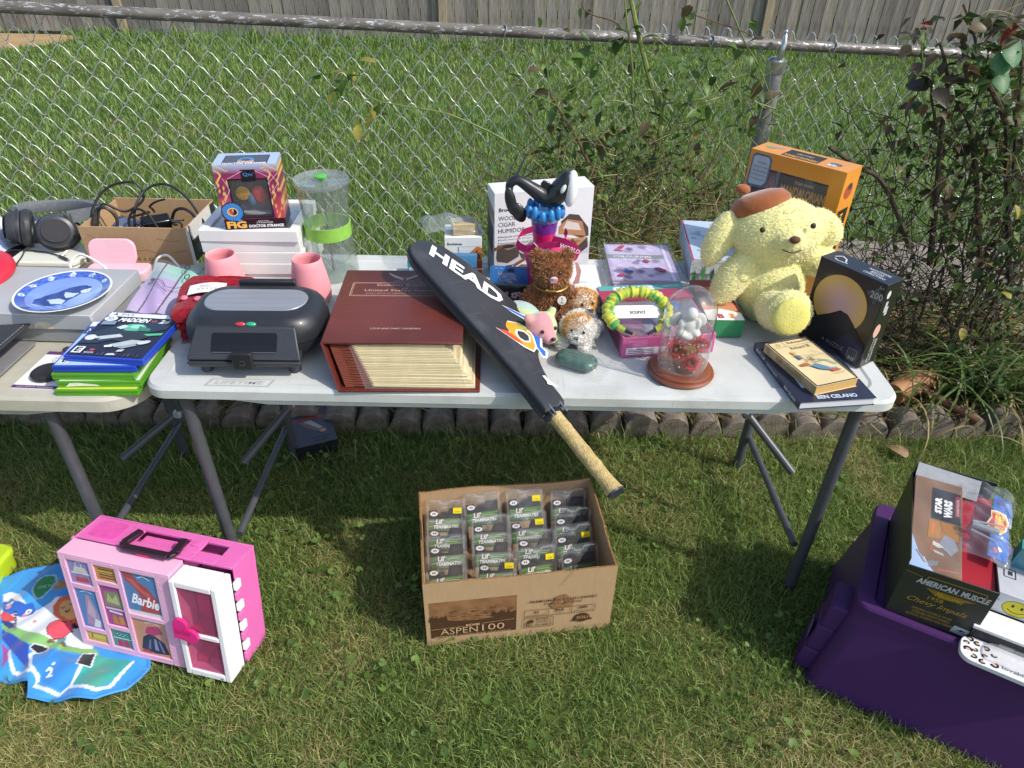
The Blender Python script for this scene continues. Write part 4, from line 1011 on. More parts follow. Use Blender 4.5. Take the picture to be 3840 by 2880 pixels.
p_.text('Resistance bands', .165, .17, .10, .011, '#3b3942', rot=1.25)
p_.line([(.05, .115), (.06, .13), (.075, .125), (.09, .10), (.115, .095), (.14, .105)], .002, '#3b3942').ell(.05, .125, .006, .008, '#55505c').line([(.06, .115), (.09, .085), (.1, .075)], .002, '#3b3942').done()
B().ell(bil(.97, .86, .03), (.012, .012, .008), 14, 8).build('slider', mat('mint_plastic', '#8fd0b5', .4), rbg)
# black leather folder
lf = E('leather_folder', 'worn black leather folder lying open against the grey box', 'folder', RZ((-1.68, 1.372, T2), R(-1)))
lm = mat('worn_black_leather', '#3d3e42', .55, .4, nz=(6, .2), bump=(200, .3), tint='#2b2c30')
B().box(0, .40, 0, .245, .012, .017).build('cover', lm, lf, M=Mx.Rotation(R(-5), 4, 'Y') @ Mx.Translation((0, 0, .012)), bevel=.002)
B().box(0, .385, .004, .24, 0, .004).build('cover', lm, lf, bevel=.002)
B().box(.01, .395, .004, .238, .005, .011).build('zip_edge', mat('grey_zip', '#7d7d80', .5), lf)
st = B()
for q in range(24): st.box(.388, .3905, .01 + q*.0095, .0155 + q*.0095, .0175, .0182)
st.build('stitching', mat('stitch', '#8b8b8d', .7), lf, M=Mx.Rotation(R(-5), 4, 'Y') @ Mx.Translation((0, 0, .012)))
# phone grip on its card
sg = E('phone_grip', 'black round phone grip on a white and purple backing card', 'phone grip', RZ((-1.235, 1.405, T2), R(-2), 0))
B().prism([(0, 0), (.115, 0), (.115, .165), (0, .165)], 0, .002).build('backing_card', WPAPER, sg)
p_ = Pr(sg, 'card_print', (0, 0, .002), (1, 0, 0), (0, 1, 0)); p_.rect(0, 0, .115, .012, '#5a3a6b').rect(0, .15, .115, .015, '#5a3a6b').text('SPINPOP', .05, .152, .062, .010, '#efeaf2', bold=.02).text('your phone accessory', .012, .003, .09, .006, '#d8cfe0')
for q in (.045, .085): p_.ring(q, .128, .013, .013, .0015, '#8d8d92').frame(q - .006, .122, .012, .011, .0012, '#77777c')
p_.ring(.06, .10, .03, .011, .0014, '#99999e').ell(.045, .102, .006, .005, '#2c2c30').done()
B().lathe([(0, .004), (.036, .004), (.038, .008), (.038, .014), (.034, .017), (.024, .0165), (.022, .015), (.012, .0145), (0, .0135)], 36, c=(.062, .058, 0)).build('grip', mat('grip_rubber', '#2a2a2d', .5, .4), sg)
B().prism([(x_, y_) for x_, y_ in rrect(.03, .168, .13, .19, .01)], .001, .004).build('hook', BLACK_P, sg)
# video games in a stack
GW, GD, GH = .198, .215, .0165
BLU = mat('blue_case', '#2547b8', .25, .5, nz=(10, .05), coat=.3); GRN = mat('green_case', '#579a2a', .3, .5, nz=(10, .05), coat=.3)
def game(label, P, rot, cm, col):
    t = E('video_game', label, 'video game', RZ(P, rot), 'video games in a stack')
    b = B()
    b.box(0, GW, 0, GD, 0, GH*.46).box(0, GW, 0, GD, GH*.54, GH).box(0.003, GW - .003, .004, GD - .003, GH*.46, GH*.54)
    b.build('case', cm, t, bevel=.0018)
    B().box(.004, GW - .004, .005, GD - .004, GH + .0002, GH + .0008).build('cover_sheet', ink(col, .2), t)
    return t
zz = T2; gx = at(206, 1488, T2)
g5 = game('lowest green game case of the stack with yellow edged cover', (gx.x + .002, gx.y + .004, zz), R(2), GRN, '#c9cf4a'); zz += GH + .001
g4 = game('split green game case second from the bottom of the stack', (gx.x + .008, gx.y + .014, zz), R(3), GRN, '#d9d9cf'); zz += GH + .001
B().add([(.018, -.0008, .003), (.05, -.0012, .005), (.10, -.0008, .004), (.095, -.0008, .0085), (.05, -.001, .0145), (.03, -.0008, .0135)], ((0, 1, 2, 3, 4, 5),)).build('torn_edge', mat('torn_pale', '#dfe6cf', .6), g4)
g3 = game('plain green game case in the middle of the stack', (gx.x - .004, gx.y + .022, zz), R(1.5), GRN, '#3a5f2a'); zz += GH + .001
g2 = game('blue game case second from the top with a basketball cover', (gx.x + .0, gx.y + .030, zz), R(2), BLU, '#a9c4e2'); zz += GH + .001
p_ = Pr(g2, 'cover_print', (0, 0, GH + .001), (1, 0, 0), (0, 1, 0)); p_.rect(.005, .19, .19, .02, '#e8eaee').text('PS5', .02, .193, .03, .012, '#2a3040').rect(.005, .15, .08, .035, '#31436e').text('NBA', .012, .155, .03, .022, '#e6e8f0').rect(.012, .012, .02, .026, '#f0f0f0').text('E', .015, .015, .014, .019, '#15151a', bold=.03).done()
g1 = game('topmost blue game case with an american football player on its dark cover', (gx.x + .022, gx.y + .052, zz), R(-4), BLU, '#232838')
p_ = Pr(g1, 'cover_print', (0, 0, GH + .001), (1, 0, 0), (0, 1, 0))
p_.rect(.005, .192, .188, .0185, '#dfe5ea').text('PS5', .038, .196, .034, .011, '#3b414c').poly([(.016, .196), (.024, .199), (.030, .196), (.024, .205), (.023, .209), (.021, .209)], '#3b414c')
for q in range(16):
    x0 = .008 + .011*q; p_.poly([(x0, .006 + .004*(q % 3)), (x0 + .009, .008), (x0 + .008, .018 + .006*((q*7) % 3)), (x0 + .002, .02)], ('#3b3650', '#453f5c', '#2f2c42')[q % 3])
p_.poly([(.005, .10), (.06, .15), (.19, .185), (.19, .14), (.10, .09), (.05, .06), (.005, .055)], '#2c3a4c').poly([(.07, .135), (.125, .15), (.12, .158), (.065, .148)], '#4fa57c').poly([(.14, .10), (.19, .112), (.19, .122), (.14, .112)], '#55b487')
p_.ell(.022, .178, .017, .012, '#e8ecf0', 24).text('EA', .014, .177, .016, .007, '#1d222c', bold=.03).text('SPORTS', .011, .171, .022, .0045, '#1d222c', bold=.02)
p_.text('MADDEN', .046, .166, .082, .019, '#f2f5f7', shear=.25, bold=.035).text('NFL', .132, .170, .018, .010, '#b8576a', bold=.02).text('26', .154, .166, .028, .018, '#f2f5f7', shear=.25, bold=.035)
p_.ell(.105, .140, .030, .018, '#5fae93', 26).ell(.11, .145, .018, .009, '#93d4bb', 20).poly([(.083, .123), (.128, .125), (.122, .112), (.09, .110)], '#264b44').poly([(.115, .148), (.15, .138), (.152, .126), (.12, .126)], '#3d7d6a')
p_.poly([(.055, .10), (.10, .118), (.135, .116), (.165, .10), (.13, .07), (.085, .075)], '#31383f').poly([(.03, .086), (.085, .106), (.10, .094), (.045, .074)], '#b9c3c6').poly([(.04, .080), (.05, .084), (.044, .074), (.036, .071)], '#20242b').ell(.022, .083, .014, .013, '#cdd3d6', 14)
p_.poly([(.085, .056), (.13, .082), (.165, .08), (.155, .068), (.105, .045)], '#aeb9bd').poly([(.11, .045), (.145, .066), (.155, .058), (.125, .040)], '#8f9da3').ell(.165, .073, .016, .008, '#c6ced2', 14, rot=.5).poly([(.075, .05), (.092, .056), (.098, .046), (.08, .042)], '#d4dadd').poly([(.06, .135), (.075, .150), (.09, .142), (.075, .128)], '#cfd6d9')
p_.poly([(.12, .034), (.135, .038), (.132, .028), (.118, .025)], '#c9cfd4').rect(.012, .012, .024, .028, '#eceff0').text('E', .016, .016, .016, .021, '#121419', bold=.04).text('NFLPA', .044, .012, .024, .008, '#d7dadd').poly([(.052, .024), (.064, .024), (.064, .032), (.052, .032)], '#b4485c').poly([(.012, .145), (.048, .148), (.046, .166), (.010, .163)], '#7b8ea6').poly([(.10, .008), (.125, .010), (.118, .018), (.104, .016)], '#c9cdd2').done()
# ================================================================== THINGS ON THE WHITE TABLE
# red knitted hat and scarf folded with a paper band
RK = mat('red_knit', '#8f1628', .9, .15, nz=(90, .25), sheen=.2)
kn = E('red_knit', 'folded red knitted scarf with a white paper band beside the black toaster', 'knitwear', RZ((-.835, 1.665, T), R(12)))
def knit_layer(x0, x1, y0, y1, z0, z1, ph, name='layer'):
    b = B(); n, k = 40, 16; L_ = []
    for i in range(n + 1):
        t = i/n; y = y0 + (y1 - y0)*t; row = []
        for j in range(k):
            a = 2*PI*j/k; rib = .0022*math.cos(j*2.0*4) ; ca, sa = math.cos(a), math.sin(a)
            ex = abs(ca)**.55*math.copysign(1, ca); ez = abs(sa)**.7*math.copysign(1, sa)
            e_ = 1 - .12*abs(2*t - 1)**6; w_ = .0025*math.sin(t*90) + .0025*math.sin(a*12 + ph)
            row.append(((x0+x1)/2 + (x1-x0)/2*ex*e_ + w_, y + .006*math.sin(a*3 + ph), (z0+z1)/2 + (z1-z0)/2*ez*e_ + w_ + .006*math.sin(t*5 + ph)))
        b.v += row
    for i in range(n):
        for j in range(k): b.f.append((i*k+j, i*k+(j+1) % k, (i+1)*k+(j+1) % k, (i+1)*k+j)); b.m.append(0)
    b.f.append(tuple(reversed(range(k)))); b.f.append(tuple(n*k+j for j in range(k))); b.m += [0, 0]
    return b.build(name, RK, kn, ang=70)
knit_layer(-.055, .075, -.08, .10, 0, .026, 0); knit_layer(-.06, .07, -.085, .10, .022, .050, 1.3); knit_layer(-.066, .066, -.09, .10, .046, .088, 2.1); knit_layer(-.03, .13, .02, .10, .045, .082, 3.0)
B().grid(lambda u, v: (-.03 + .095*u, -.01 + .055*v, .0935 + .006*math.sin(PI*u)), 12, 6).build('paper_band', WPAPER, kn)
p_ = Pr(kn, 'band_print', (-.02, 0, .0998), (1, 0, 0), (0, 1, 0)); p_.text('Handmade', .02, .026, .035, .006, '#77777a').text('knitwear', .02, .018, .03, .005, '#88888a').text('o o o o o', .015, .006, .05, .006, '#666668').done()
for q in ((-.035, -.02), (.0, -.03)): B().ell((q[0], q[1], .092), (.010, .010, .006), 10, 6).build('bobble', mat('pink_bobble', '#d7748f', .7), kn)
B().box(-.05, .04, -.1, -.03, .0005, .004).build('wrapper', clear('pink_film', '#e8b3bd', 1.0, .15, .1, (40, .8)), kn)
# toaster
tz = T
tm = E('sandwich_toaster', 'black sandwich toaster with a grey oval lid plate and front handle', 'sandwich toaster', RZ((-.648, 1.560, tz), R(1.5)))
def hullrings(b, rings, n, m=0):
    o = len(b.v)
    for pts, z in rings: b.v += [(p[0], p[1], z) for p in pts]
    for i in range(len(rings) - 1):
        for j in range(n): b.f.append((o+i*n+j, o+i*n+(j+1) % n, o+(i+1)*n+(j+1) % n, o+(i+1)*n+j)); b.m.append(m)
    b.f.append(tuple(o + (len(rings)-1)*n + j for j in range(n))); b.m.append(m); b.f.append(tuple(o + j for j in reversed(range(n)))); b.m.append(m)
def ov(k, dy=0, r_=.075, f=0): return rrect(-.170*k, -.100*k + dy, .170*k, .115*k + dy, r_*k, 8)
n_ = 36
b = B(); hullrings(b, [(ov(.80), .020), (ov(.93), .030), (ov(.985), .045), (ov(1.0), .062)], n_); b.build('lower_shell', mat('toaster_black', '#26282d', .4, .5, nz=(60, .05), bump=(700, .08), coat=.15), tm)
b = B(); hullrings(b, [(ov(1.0), .0645), (ov(.995), .080), (ov(.965), .100), (ov(.90), .116), (ov(.82), .124), (ov(.78), .126)], n_); b.build('lid', mat('toaster_black', '#222327'), tm)
b = B(); hullrings(b, [([(x_, y_ + .01) for x_, y_ in rrect(-.128, -.052, .128, .058, .05, 8)], .125), ([(x_, y_ + .01) for x_, y_ in rrect(-.126, -.050, .126, .056, .049, 8)], .1285)], n_); b.build('lid_plate', mat('brushed_grey', '#8a8f97', .38, .6, metal=.1, nz=(3, .08), stretch=(1, 60, 1)), tm)
p_ = Pr(tm, 'lid_emboss', (0, .01, .1287), (1, 0, 0), (0, 1, 0)); p_.frame(-.016, .018, .03, .022, .0012, '#8f949c').text('SANDWICH MAKER', -.055, -.02, .11, .008, '#969ba3').done()
B().box(-.075, .075, .108, .125, .105, .131).build('hinge', mat('toaster_black', '#222327'), tm, bevel=.004)
hb_ = B()
# sloping grip panel with a dark finger recess, and the fixed lower grip below it
hb_.hexa([(-.138, -.152, .050), (.138, -.152, .050), (.122, -.118, .046), (-.122, -.118, .046)], [(-.120, -.094, .112), (.120, -.094, .112), (.112, -.070, .108), (-.112, -.070, .108)])
hb_.hexa([(-.132, -.150, .030), (.132, -.150, .030), (.125, -.090, .030), (-.125, -.090, .030)], [(-.138, -.156, .047), (.138, -.156, .047), (.125, -.090, .047), (-.125, -.090, .047)])
p_ = Pr(tm, 'finger_recess', (0, -.1525, .0515), (1, 0, 0), (0, .683, .730)); p_.poly(rrect(-.078, .018, .078, .068, .006), mat('recess_black', '#141518', .3, .5)).poly(rrect(-.072, .022, .072, .040, .004), mat('gloss_black', '#17181a', .2, .6)).line([(-.076, .020), (.076, .020)], .0016, '#5a5d63').done()
hb_.build('handle', mat('toaster_handle', '#33353b', .45, .5, nz=(60, .05), bump=(700, .1)), tm, bevel=.005, seg=3)
lt = B().box(-.024, .024, -.162, -.146, .030, .076).build('latch', mat('latch_black', '#222327', .45, .4), tm, bevel=.003); Pr(lt, 'latch_mark', (0, -.162, 0)).line([(-.008, .044), (.003, .044), (.007, .05), (.004, .056), (-.006, .057)], .0014, '#55575c').done()
for s, c_ in ((-1, '#b3353c'), (1, '#2f9f78')): B().ell((.013*s, -.088, .1145), (.014, .007, .006), 14, 8).build('indicator', mat('lamp_' + c_[1:], c_, .15, .6, coat=.5), tm)
for x_ in (-.108, .108):
    B().lathe([(.014, 0), (.015, .012), (.013, .026)], 14, c=(x_, -.112, 0)).build('foot', BLACK_P, tm); B().lathe([(.014, 0), (.015, .012), (.013, .026)], 14, c=(x_, .08, 0)).build('foot', BLACK_P, tm)
# five white shadow frames stacked
FR_M = mat('white_frame_paint', '#dedfdd', .45, .4, nz=(10, .03))
FWd, FD, FH = .282, .250, .0335
fl = at(790, 1072, T)
frames = ['topmost white picture frame of the stack with glass reflecting the toy box', 'white picture frame second from the top of the stack', 'white picture frame in the middle of the stack behind the pink cups', 'white picture frame second from the bottom of the stack', 'lowest white picture frame of the stack resting on the table']
for i in range(5):
    z = T + .001 + (4 - i)*(FH + .0008)
    f = E('picture_frame', frames[i], 'picture frame', RZ((fl.x + random.uniform(-.004, .004), fl.y + .01 + random.uniform(-.004, .004), z), R(2.0 + random.uniform(-.8, .8))), 'white frames in a stack')
    t_ = .026; b = B()
    b.box(0, FWd, 0, t_, 0, FH).box(0, FWd, FD - t_, FD, 0, FH).box(0, t_, t_, FD - t_, 0, FH).box(FWd - t_, FWd, t_, FD - t_, 0, FH)
    b.build('border', FR_M, f, bevel=.0012)
    B().box(t_, FWd - t_, t_, FD - t_, .004, .008).build('backing', mat('grey_backing', '#9aa3ab', .6), f)
    if i == 0: B().box(t_, FWd - t_, t_, FD - t_, FH - .008, FH - .006).build('glass', clear('frame_glass', gloss=2.2, haze=.06, rough=.01), f)
ftop = T + .001 + 5*(FH + .0008)
# toy figure window box on the frames
qx, w = RB('toy_box', 'purple and orange collectible toy window box standing on the white frames', 'toy box', (848, 862), (1076, 853), ftop)
d, h = .10, .186
def qcol(x, y, z):
    t = z/h; u = x/w
    c = mixc(lin('#7a2350'), lin('#a03a6a'), .5 + .5*math.sin(u*9 + t*7)*math.sin(t*13 - u*5))
    c = mixc(c, lin('#a9bddb'), max(0, min(1, (t - .86)*7)))
    e_ = min(abs(u - .02), abs(u - .98)); 
    if math.sin(u*40 + t*23 + 3*math.sin(t*20)) > .82 and e_ < .22: c = lin('#e8c46a')
    if t < .5 and (u < .16 or u > .86): c = mixc(c, lin('#d9593a'), .6*(1 - t))
    if t < .155: c = lin('#2a1620')
    return c
fm = attrmat('printed_toy_card', .35, .4, coat=.2)
b = B(); wx0, wx1, wz0, wz1 = w*.20, w*.82, h*.18, h*.78
cols = [0, wx0, wx1, w]; rows = [0, wz0, wz1, h]
for i in range(3):
    for j in range(3):
        if i == 1 and j == 1: continue
        b.grid(lambda u, v, i=i, j=j: (cols[i] + (cols[i+1]-cols[i])*u, 0, rows[j] + (rows[j+1]-rows[j])*v), 14, 14)
b.grid(lambda u, v: (w, d*u, h*v), 6, 20).grid(lambda u, v: (0, d*(1-u), h*v), 6, 20).grid(lambda u, v: (w*u, d*v, h), 14, 8).grid(lambda u, v: (w*(1-u), d, h*v), 4, 10).grid(lambda u, v: (w*u, d*(1-v), 0), 4, 4)
me = b.mesh('carton', [fm]); paint(me, qcol); link('carton', me, qx)
B().box(wx0 - .004, wx1 + .004, .035, .09, wz0 - .004, wz1 + .004).build('inner_tray', mat('dark_tray', '#4d4a55', .5), qx)
gd = B(); gd.lathe([(0, .0), (.02, 0), (.02, .004), (.012, .006), (0, .006)], 22, M=Mx.Translation((w*.36, .028, h*.52)) @ Mx.Rotation(R(90), 4, 'X')); gd.build('gold_disc', mat('gold_plastic', '#b58a2c', .35, .5, metal=.3), qx)
B().ell((w*.62, .026, h*.50), (.022, .008, .026), 14, 8).ell((w*.66, .027, h*.43), (.012, .006, .018), 12, 6).build('red_insert', mat('red_satin', '#a3302f', .4), qx)
B().ell((w*.49, .028, h*.42), (.012, .008, .02), 12, 8).build('blue_insert', mat('blue_satin', '#3d6688', .4), qx); B().lathe([(.045, 0), (.045, .004), (0, .004)], 26, c=(w*.55, .030, wz0 + .004), sy=.4).build('stand', mat('grey_base', '#8d8f96', .5), qx)
B().quad((wx0, .0012, wz0), (wx1, .0012, wz0), (wx1, .0012, wz1), (wx0, .0012, wz1)).build('window_film', CLEAR, qx)
p_ = face(qx, 'front', w, d, h, 'front_print')
p_.frame(wx0, wz0, wx1 - wx0, wz1 - wz0, .003, '#1d1420').rect(w*.42, h*.77, w*.23, h*.15, '#17151d').poly([(w*.42, h*.77), (w*.535, h*.79), (w*.65, h*.77), (w*.65, h*.75), (w*.42, h*.74)], '#17151d')
p_.text('Qm', w*.45, h*.815, w*.15, h*.06, '#5d8fd6').text('x', w*.61, h*.86, w*.02, h*.02, '#c04a5a')
for q in (((0, .3), (.2, .62), (.12, .8)), ((.82, .7), (1, .86)), ((.85, .55), (.98, .7), (.9, .84)), ((.2, .79), (.45, .9)), ((.65, .9), (.85, .8))): p_.line([(a*w, b_*h) for a, b_ in q], .0013, '#e7b7c8')
p_.ring(w*.17, h*.28, w*.125, h*.105, .018, '#3f86cc', 30).ring(w*.17, h*.28, w*.175, h*.15, .003, '#1b2a44').ring(w*.17, h*.28, w*.08, h*.06, .0025, '#e8cf7a').poly([(w*.15, h*.17), (w*.2, h*.22), (w*.33, h*.12), (w*.26, h*.115)], '#3f86cc')
p_.text('FiG', w*.03, h*.012, w*.33, h*.125, '#1d1420', bold=.09).text('FiG', w*.035, h*.018, w*.32, h*.115, '#ecb155', bold=.05).text('DOCTOR', w*.55, h*.115, w*.18, h*.02, '#d9d4d6').text('STRANGE', w*.52, h*.085, w*.27, h*.028, '#d9d4d6').text('DOCTOR STRANGE', w*.39, h*.025, w*.57, h*.045, '#f2eef0', bold=.03).done()
p_ = face(qx, 'top', w, d, h, 'top_print'); p_.rect(w*.15, d*.05, w*.7, d*.72, '#4d5260').frame(w*.15, d*.05, w*.7, d*.72, .003, '#2b2d38').ring(w*.5, d*.35, w*.10, d*.18, .010, '#4a8fcf').text('FiG', w*.38, d*.12, w*.26, d*.16, '#e5b070', bold=.05).text('DOCTOR STRANGE', w*.16, -.0 + d*.01, w*.68, d*.12, '#f0eef2', bold=.04).done()
# clear waisted canister
ct = E('clear_canister', 'tall clear plastic canister with a lime green band and knob', 'canister', at(1253, 1022, T) + V((0, 0, .001)))
prof = [(.076, .0), (.078, .006), (.0765, .03), (.0725, .09), (.0675, .135), (.0665, .165), (.0685, .21), (.0735, .262), (.0765, .284)]
B().shell(prof, 44).shell([(r_ - .0022, z) for r_, z in prof], 44).build('body', clear('canister_plastic', '#f4f7f5', 1.3, .05, .04), ct, ang=80)
B().lathe([(.0, .004), (.073, .004), (.075, .002)], 40).lathe([(.056, .050), (.058, .052), (.056, .054), (.054, .052)], 36).build('inner_base', clear('canister_plastic', '#f4f7f5'), ct)
B().shell([(.0685, .126), (.0688, .130), (.068, .160), (.0692, .166), (.0655, .166), (.0655, .126)], 44).build('band', mat('lime_band', '#8cc152', .4, .4, sss=.1), ct)
lidc = clear('lid_plastic', '#e6efec', 1.5, .14, .05)
B().lathe([(.0, .292), (.06, .291), (.074, .293), (.0785, .297), (.0795, .292), (.0785, .284), (.076, .280)], 44).build('lid', lidc, ct, ang=60)
B().lathe([(.0, .306), (.012, .307), (.0185, .304), (.018, .301), (.007, .297), (.005, .29)], 26).build('knob', mat('lime_knob', '#56b346', .35, .4, sss=.1), ct)
B().tube([(0, 0, .008), (0, 0, .292)], .0032, 8).build('rod', mat('grey_rod', '#8c9291', .3, .5, metal=.5), ct)
ck = B(); rr = random.Random(3)
for a0, z0 in ((3.9, .25), (4.3, .27), (4.7, .24), (5.0, .26), (4.5, .10), (4.9, .09)):
    q = [(.0685*math.cos(a0), .0685*math.sin(a0), z0)]; a = a0; z = z0
    for _ in range(6): a += rr.uniform(-.02, .10); z -= rr.uniform(.003, .012); q.append((.0672*math.cos(a), .0672*math.sin(a), z))
    ck.tube(q, .0006, 4)
ck.build('crack', mat('crack_white', '#dfe3e2', .4), ct)
# two pink silicone tumblers
PKS = mat('pink_silicone', '#e79aa2', .5, .35, nz=(8, .03), sss=.25)
for P, lab in (((862, 1112), 'pink silicone tumbler standing before the white frames behind the red knit'), ((1175, 1128), 'pink silicone tumbler standing between the black toaster and the album')):
    q = at(*P, T); cu = E('pink_tumbler', lab, 'tumbler', Mx.Translation((q.x, q.y, T + .0005)) @ Mx.Scale(1.1, 4), 'pink silicone tumblers')
    B().lathe([(.034, 0), (.044, .002), (.049, .010), (.0505, .022), (.0495, .045), (.045, .075), (.039, .105), (.0365, .120), (.0352, .1215), (.0338, .120), (.036, .105), (.042, .07), (.046, .03), (.040, .008), (0, .006)], 40).build('cup', PKS, cu, ang=60)
# thick album lying on its back
al = E('stamp_album', 'thick maroon leather stamp album lying shut with cream pages showing', 'album', RZ((-.411, 1.357, T), R(2)))
LEA = mat('maroon_leather', '#6b3126', .38, .5, nz=(5, .12), bump=(160, .3), tint='#532219', coat=.1)
aw, ad, ah = .335, .385, .100; sx_, sy_ = -.042, .065
B().box(0, aw, 0, ad, .0, .005).build('cover', LEA, al, bevel=.0015)
tp = B().hexa([(sx_, sy_, ah - .006), (sx_ + aw, sy_ - .002, ah - .006), (sx_ + aw, sy_ + ad, ah - .006), (sx_, sy_ + ad, ah - .006)], [(sx_, sy_, ah), (sx_ + aw, sy_ - .002, ah), (sx_ + aw, sy_ + ad, ah), (sx_, sy_ + ad, ah)]).build('cover', LEA, al, bevel=.0018)
B().hexa([(-.001, 0, .002), (.004, 0, .002), (.004, ad, .002), (-.001, ad, .002)], [(sx_ - .001, sy_, ah - .002), (sx_ + .004, sy_, ah - .002), (sx_ + .004, sy_ + ad, ah - .002), (sx_ - .001, sy_ + ad, ah - .002)]).build('spine', LEA, al)
npg = 26
pages = [mat('page_%d' % i, c, .75, .2, nz=(40, .06)) for i, c in enumerate(('#d9cca4', '#e0d6b6', '#cbbd95', '#d5caa8'))]
sleeve = clear('page_sleeve', '#faf8f0', .8, .06, .2)
for i in range(npg):
    t = (i + .5)/npg; z = .007 + (ah - .015)*t; sh_ = t
    x0 = .068 + sx_*sh_ + .012*(1-t); y0 = .012 + sy_*sh_*.95; dz = .004*(1 - t)
    k = .0022
    lo = [(x0, y0, z), (x0 + .245 - .02*t + random.uniform(-.004, .004), y0 + random.uniform(-.002, .002), z - .004), (x0 + .24, y0 + .30, z - .004), (x0, y0 + .30, z)]
    B().hexa(lo, [(p[0], p[1], p[2] + k) for p in lo]).build('page', pages[i % 4], al)
    hx = .016 + sx_*sh_; hy = .010 + sy_*sh_
    q = [(hx, hy, z - .0012), (hx + .02, hy + .004, z - .001), (hx + .036, hy + .002, z + .0008*(i % 2)), (x0 + .004, y0, z + .0008)]
    h_ = B()
    for a, c in zip(q, q[1:]): h_.hexa([a, c, (c[0], c[1] + .3, c[2]), (a[0], a[1] + .3, a[2])], [(p[0], p[1], p[2] + .0016) for p in (a, c, (c[0], c[1] + .3, c[2]), (a[0], a[1] + .3, a[2]))])
    h_.build('hinge_strip', mat('hinge_maroon', '#7d4234', .6), al)
B().hexa([(.062, .008, .006), (.30, .008, .006), (.30, .32, .006), (.062, .32, .006)], [(.062 + sx_, .008 + sy_, ah - .008), (.275, .008 + sy_*.9, ah - .008), (.275, .32, ah - .008), (.062 + sx_, .32, ah - .008)]).build('page_sleeve', sleeve, al)
B().box(.24, .322, .05, ad - .02, .0052, .0062).build('flyleaf', CREAMPAGE, al)
p_ = Pr(al, 'flyleaf_print', (0, 0, .0062), (1, 0, 0), (0, 1, 0)); p_.line([(.30, .07), (.30, .16)], .0012, '#5a4a36').line([(.304, .07), (.304, .16)], .0006, '#5a4a36').done()
GOLD = mat('gilt_print', '#cdb19a', .5, .4)
p_ = Pr(al, 'gilt_lettering', (sx_, sy_, ah), (1, 0, 0), (0, 1, 0))
p_.frame(.030, .232, .285, .075, .0016, GOLD).frame(.034, .236, .277, .067, .0008, GOLD)
p_.text('Golden Replicas', .094, .284, .155, .016, GOLD).text('of', .163, .270, .018, .010, GOLD).text('United States Stamps', .066, .254, .195, .015, GOLD).text('proof replicas on a gleaming surface of 22kt gold', .072, .243, .185, .006, GOLD).text('LOUIS AND MARY CHURMAN', .108, .060, .122, .0075, GOLD)
for s in (-1, 1):
    for q in range(5): p_.poly([(.166 + s*.004, .326 + .002*q), (.166 + s*(.030 + .004*q), .345 + .005*q), (.166 + s*(.032 + .004*q), .341 + .005*q), (.166 + s*.006, .321 + .002*q)], GOLD)
p_.ring(.166, .333, .007, .007, .0018, GOLD, 14)
for q in range(9): p_.line([(.140 + .0065*q, .312), (.140 + .0065*q, .319)], .002, GOLD)
p_.done()
# racket in its black cover, leaning from the album out over the table's edge
A = at(2045, 1530, .757); Bq = at(1690, 1180, .863); dd = (Bq - A).normalized(); sd = dd.cross(V((0, 0, 1))).normalized()
tw = .25; s2 = sd*math.cos(tw) + dd.cross(sd)*math.sin(tw); nn = s2.cross(dd)
MR = Mx(((s2.x, dd.x, nn.x, A.x), (s2.y, dd.y, nn.y, A.y), (s2.z, dd.z, nn.z, A.z), (0, 0, 0, 1)))
rk = E('covered_racket', 'racket in a black zipped cover lying across the album with its tan grip overhanging', 'racket', MR)
OUT = smooth([(p[0], p[1], 0) for p in ((-.022, -.015), (-.004, .081), (.010, .19), (.022, .301), (.034, .43), (.047, .548), (.066, .598), (.092, .620), (.130, .630), (.158, .622), (.180, .600), (.204, .530), (.220, .43), (.226, .35), (.220, .27), (.192, .205), (.140, .158), (.098, .110), (.066, .04), (.054, -.012))], 3)
def cover(z0, z1, k, m, name):
    b = B(); n = len(OUT); cx_ = sum(p.x for p in OUT)/n; cy_ = sum(p.y for p in OUT)/n
    rings = []
    for e_, z in ((1 - .012, z0), (1.0, z0 + .004), (1.0, z1 - .006), (.985, z1 - .001), (.94, z1 + .0012), (.55, z1 + .0016), (.2, z1 + .0018)):
        rings.append(([(cx_ + (p.x - cx_)*e_ + (0), cy_ + (p.y - cy_)*(e_ if e_ > .9 else e_)) for p in OUT], z))
    hullrings(b, rings, n); return b.build(name, m, rk, ang=30)
cvm = worn(mat('racket_cover_vinyl', '#3a3c40', .45, .5, nz=(7, .18), bump=(14, .45), tint='#2b2c30', stretch=(1, .35, 1)), '#747476', 1.0)
cover(-.016, .0, -.001, BLACK_S, 'lower_cover'); cover(.0025, .014, .003, cvm, 'upper_cover')
B().tube([(p.x, p.y, .0012) for p in OUT], .0042, 6).build('zip', mat('zip_black', '#15161a', .3, .5, nz=(300, .3)), rk)
# the legend runs along the cover's far half
ux = V((.58, -.81, 0)) 
p_ = Pr(rk, 'cover_print', (0, 0, .0166), (0.10, -1, 0), (1, .10, 0))
HW = '#e9e9ea'
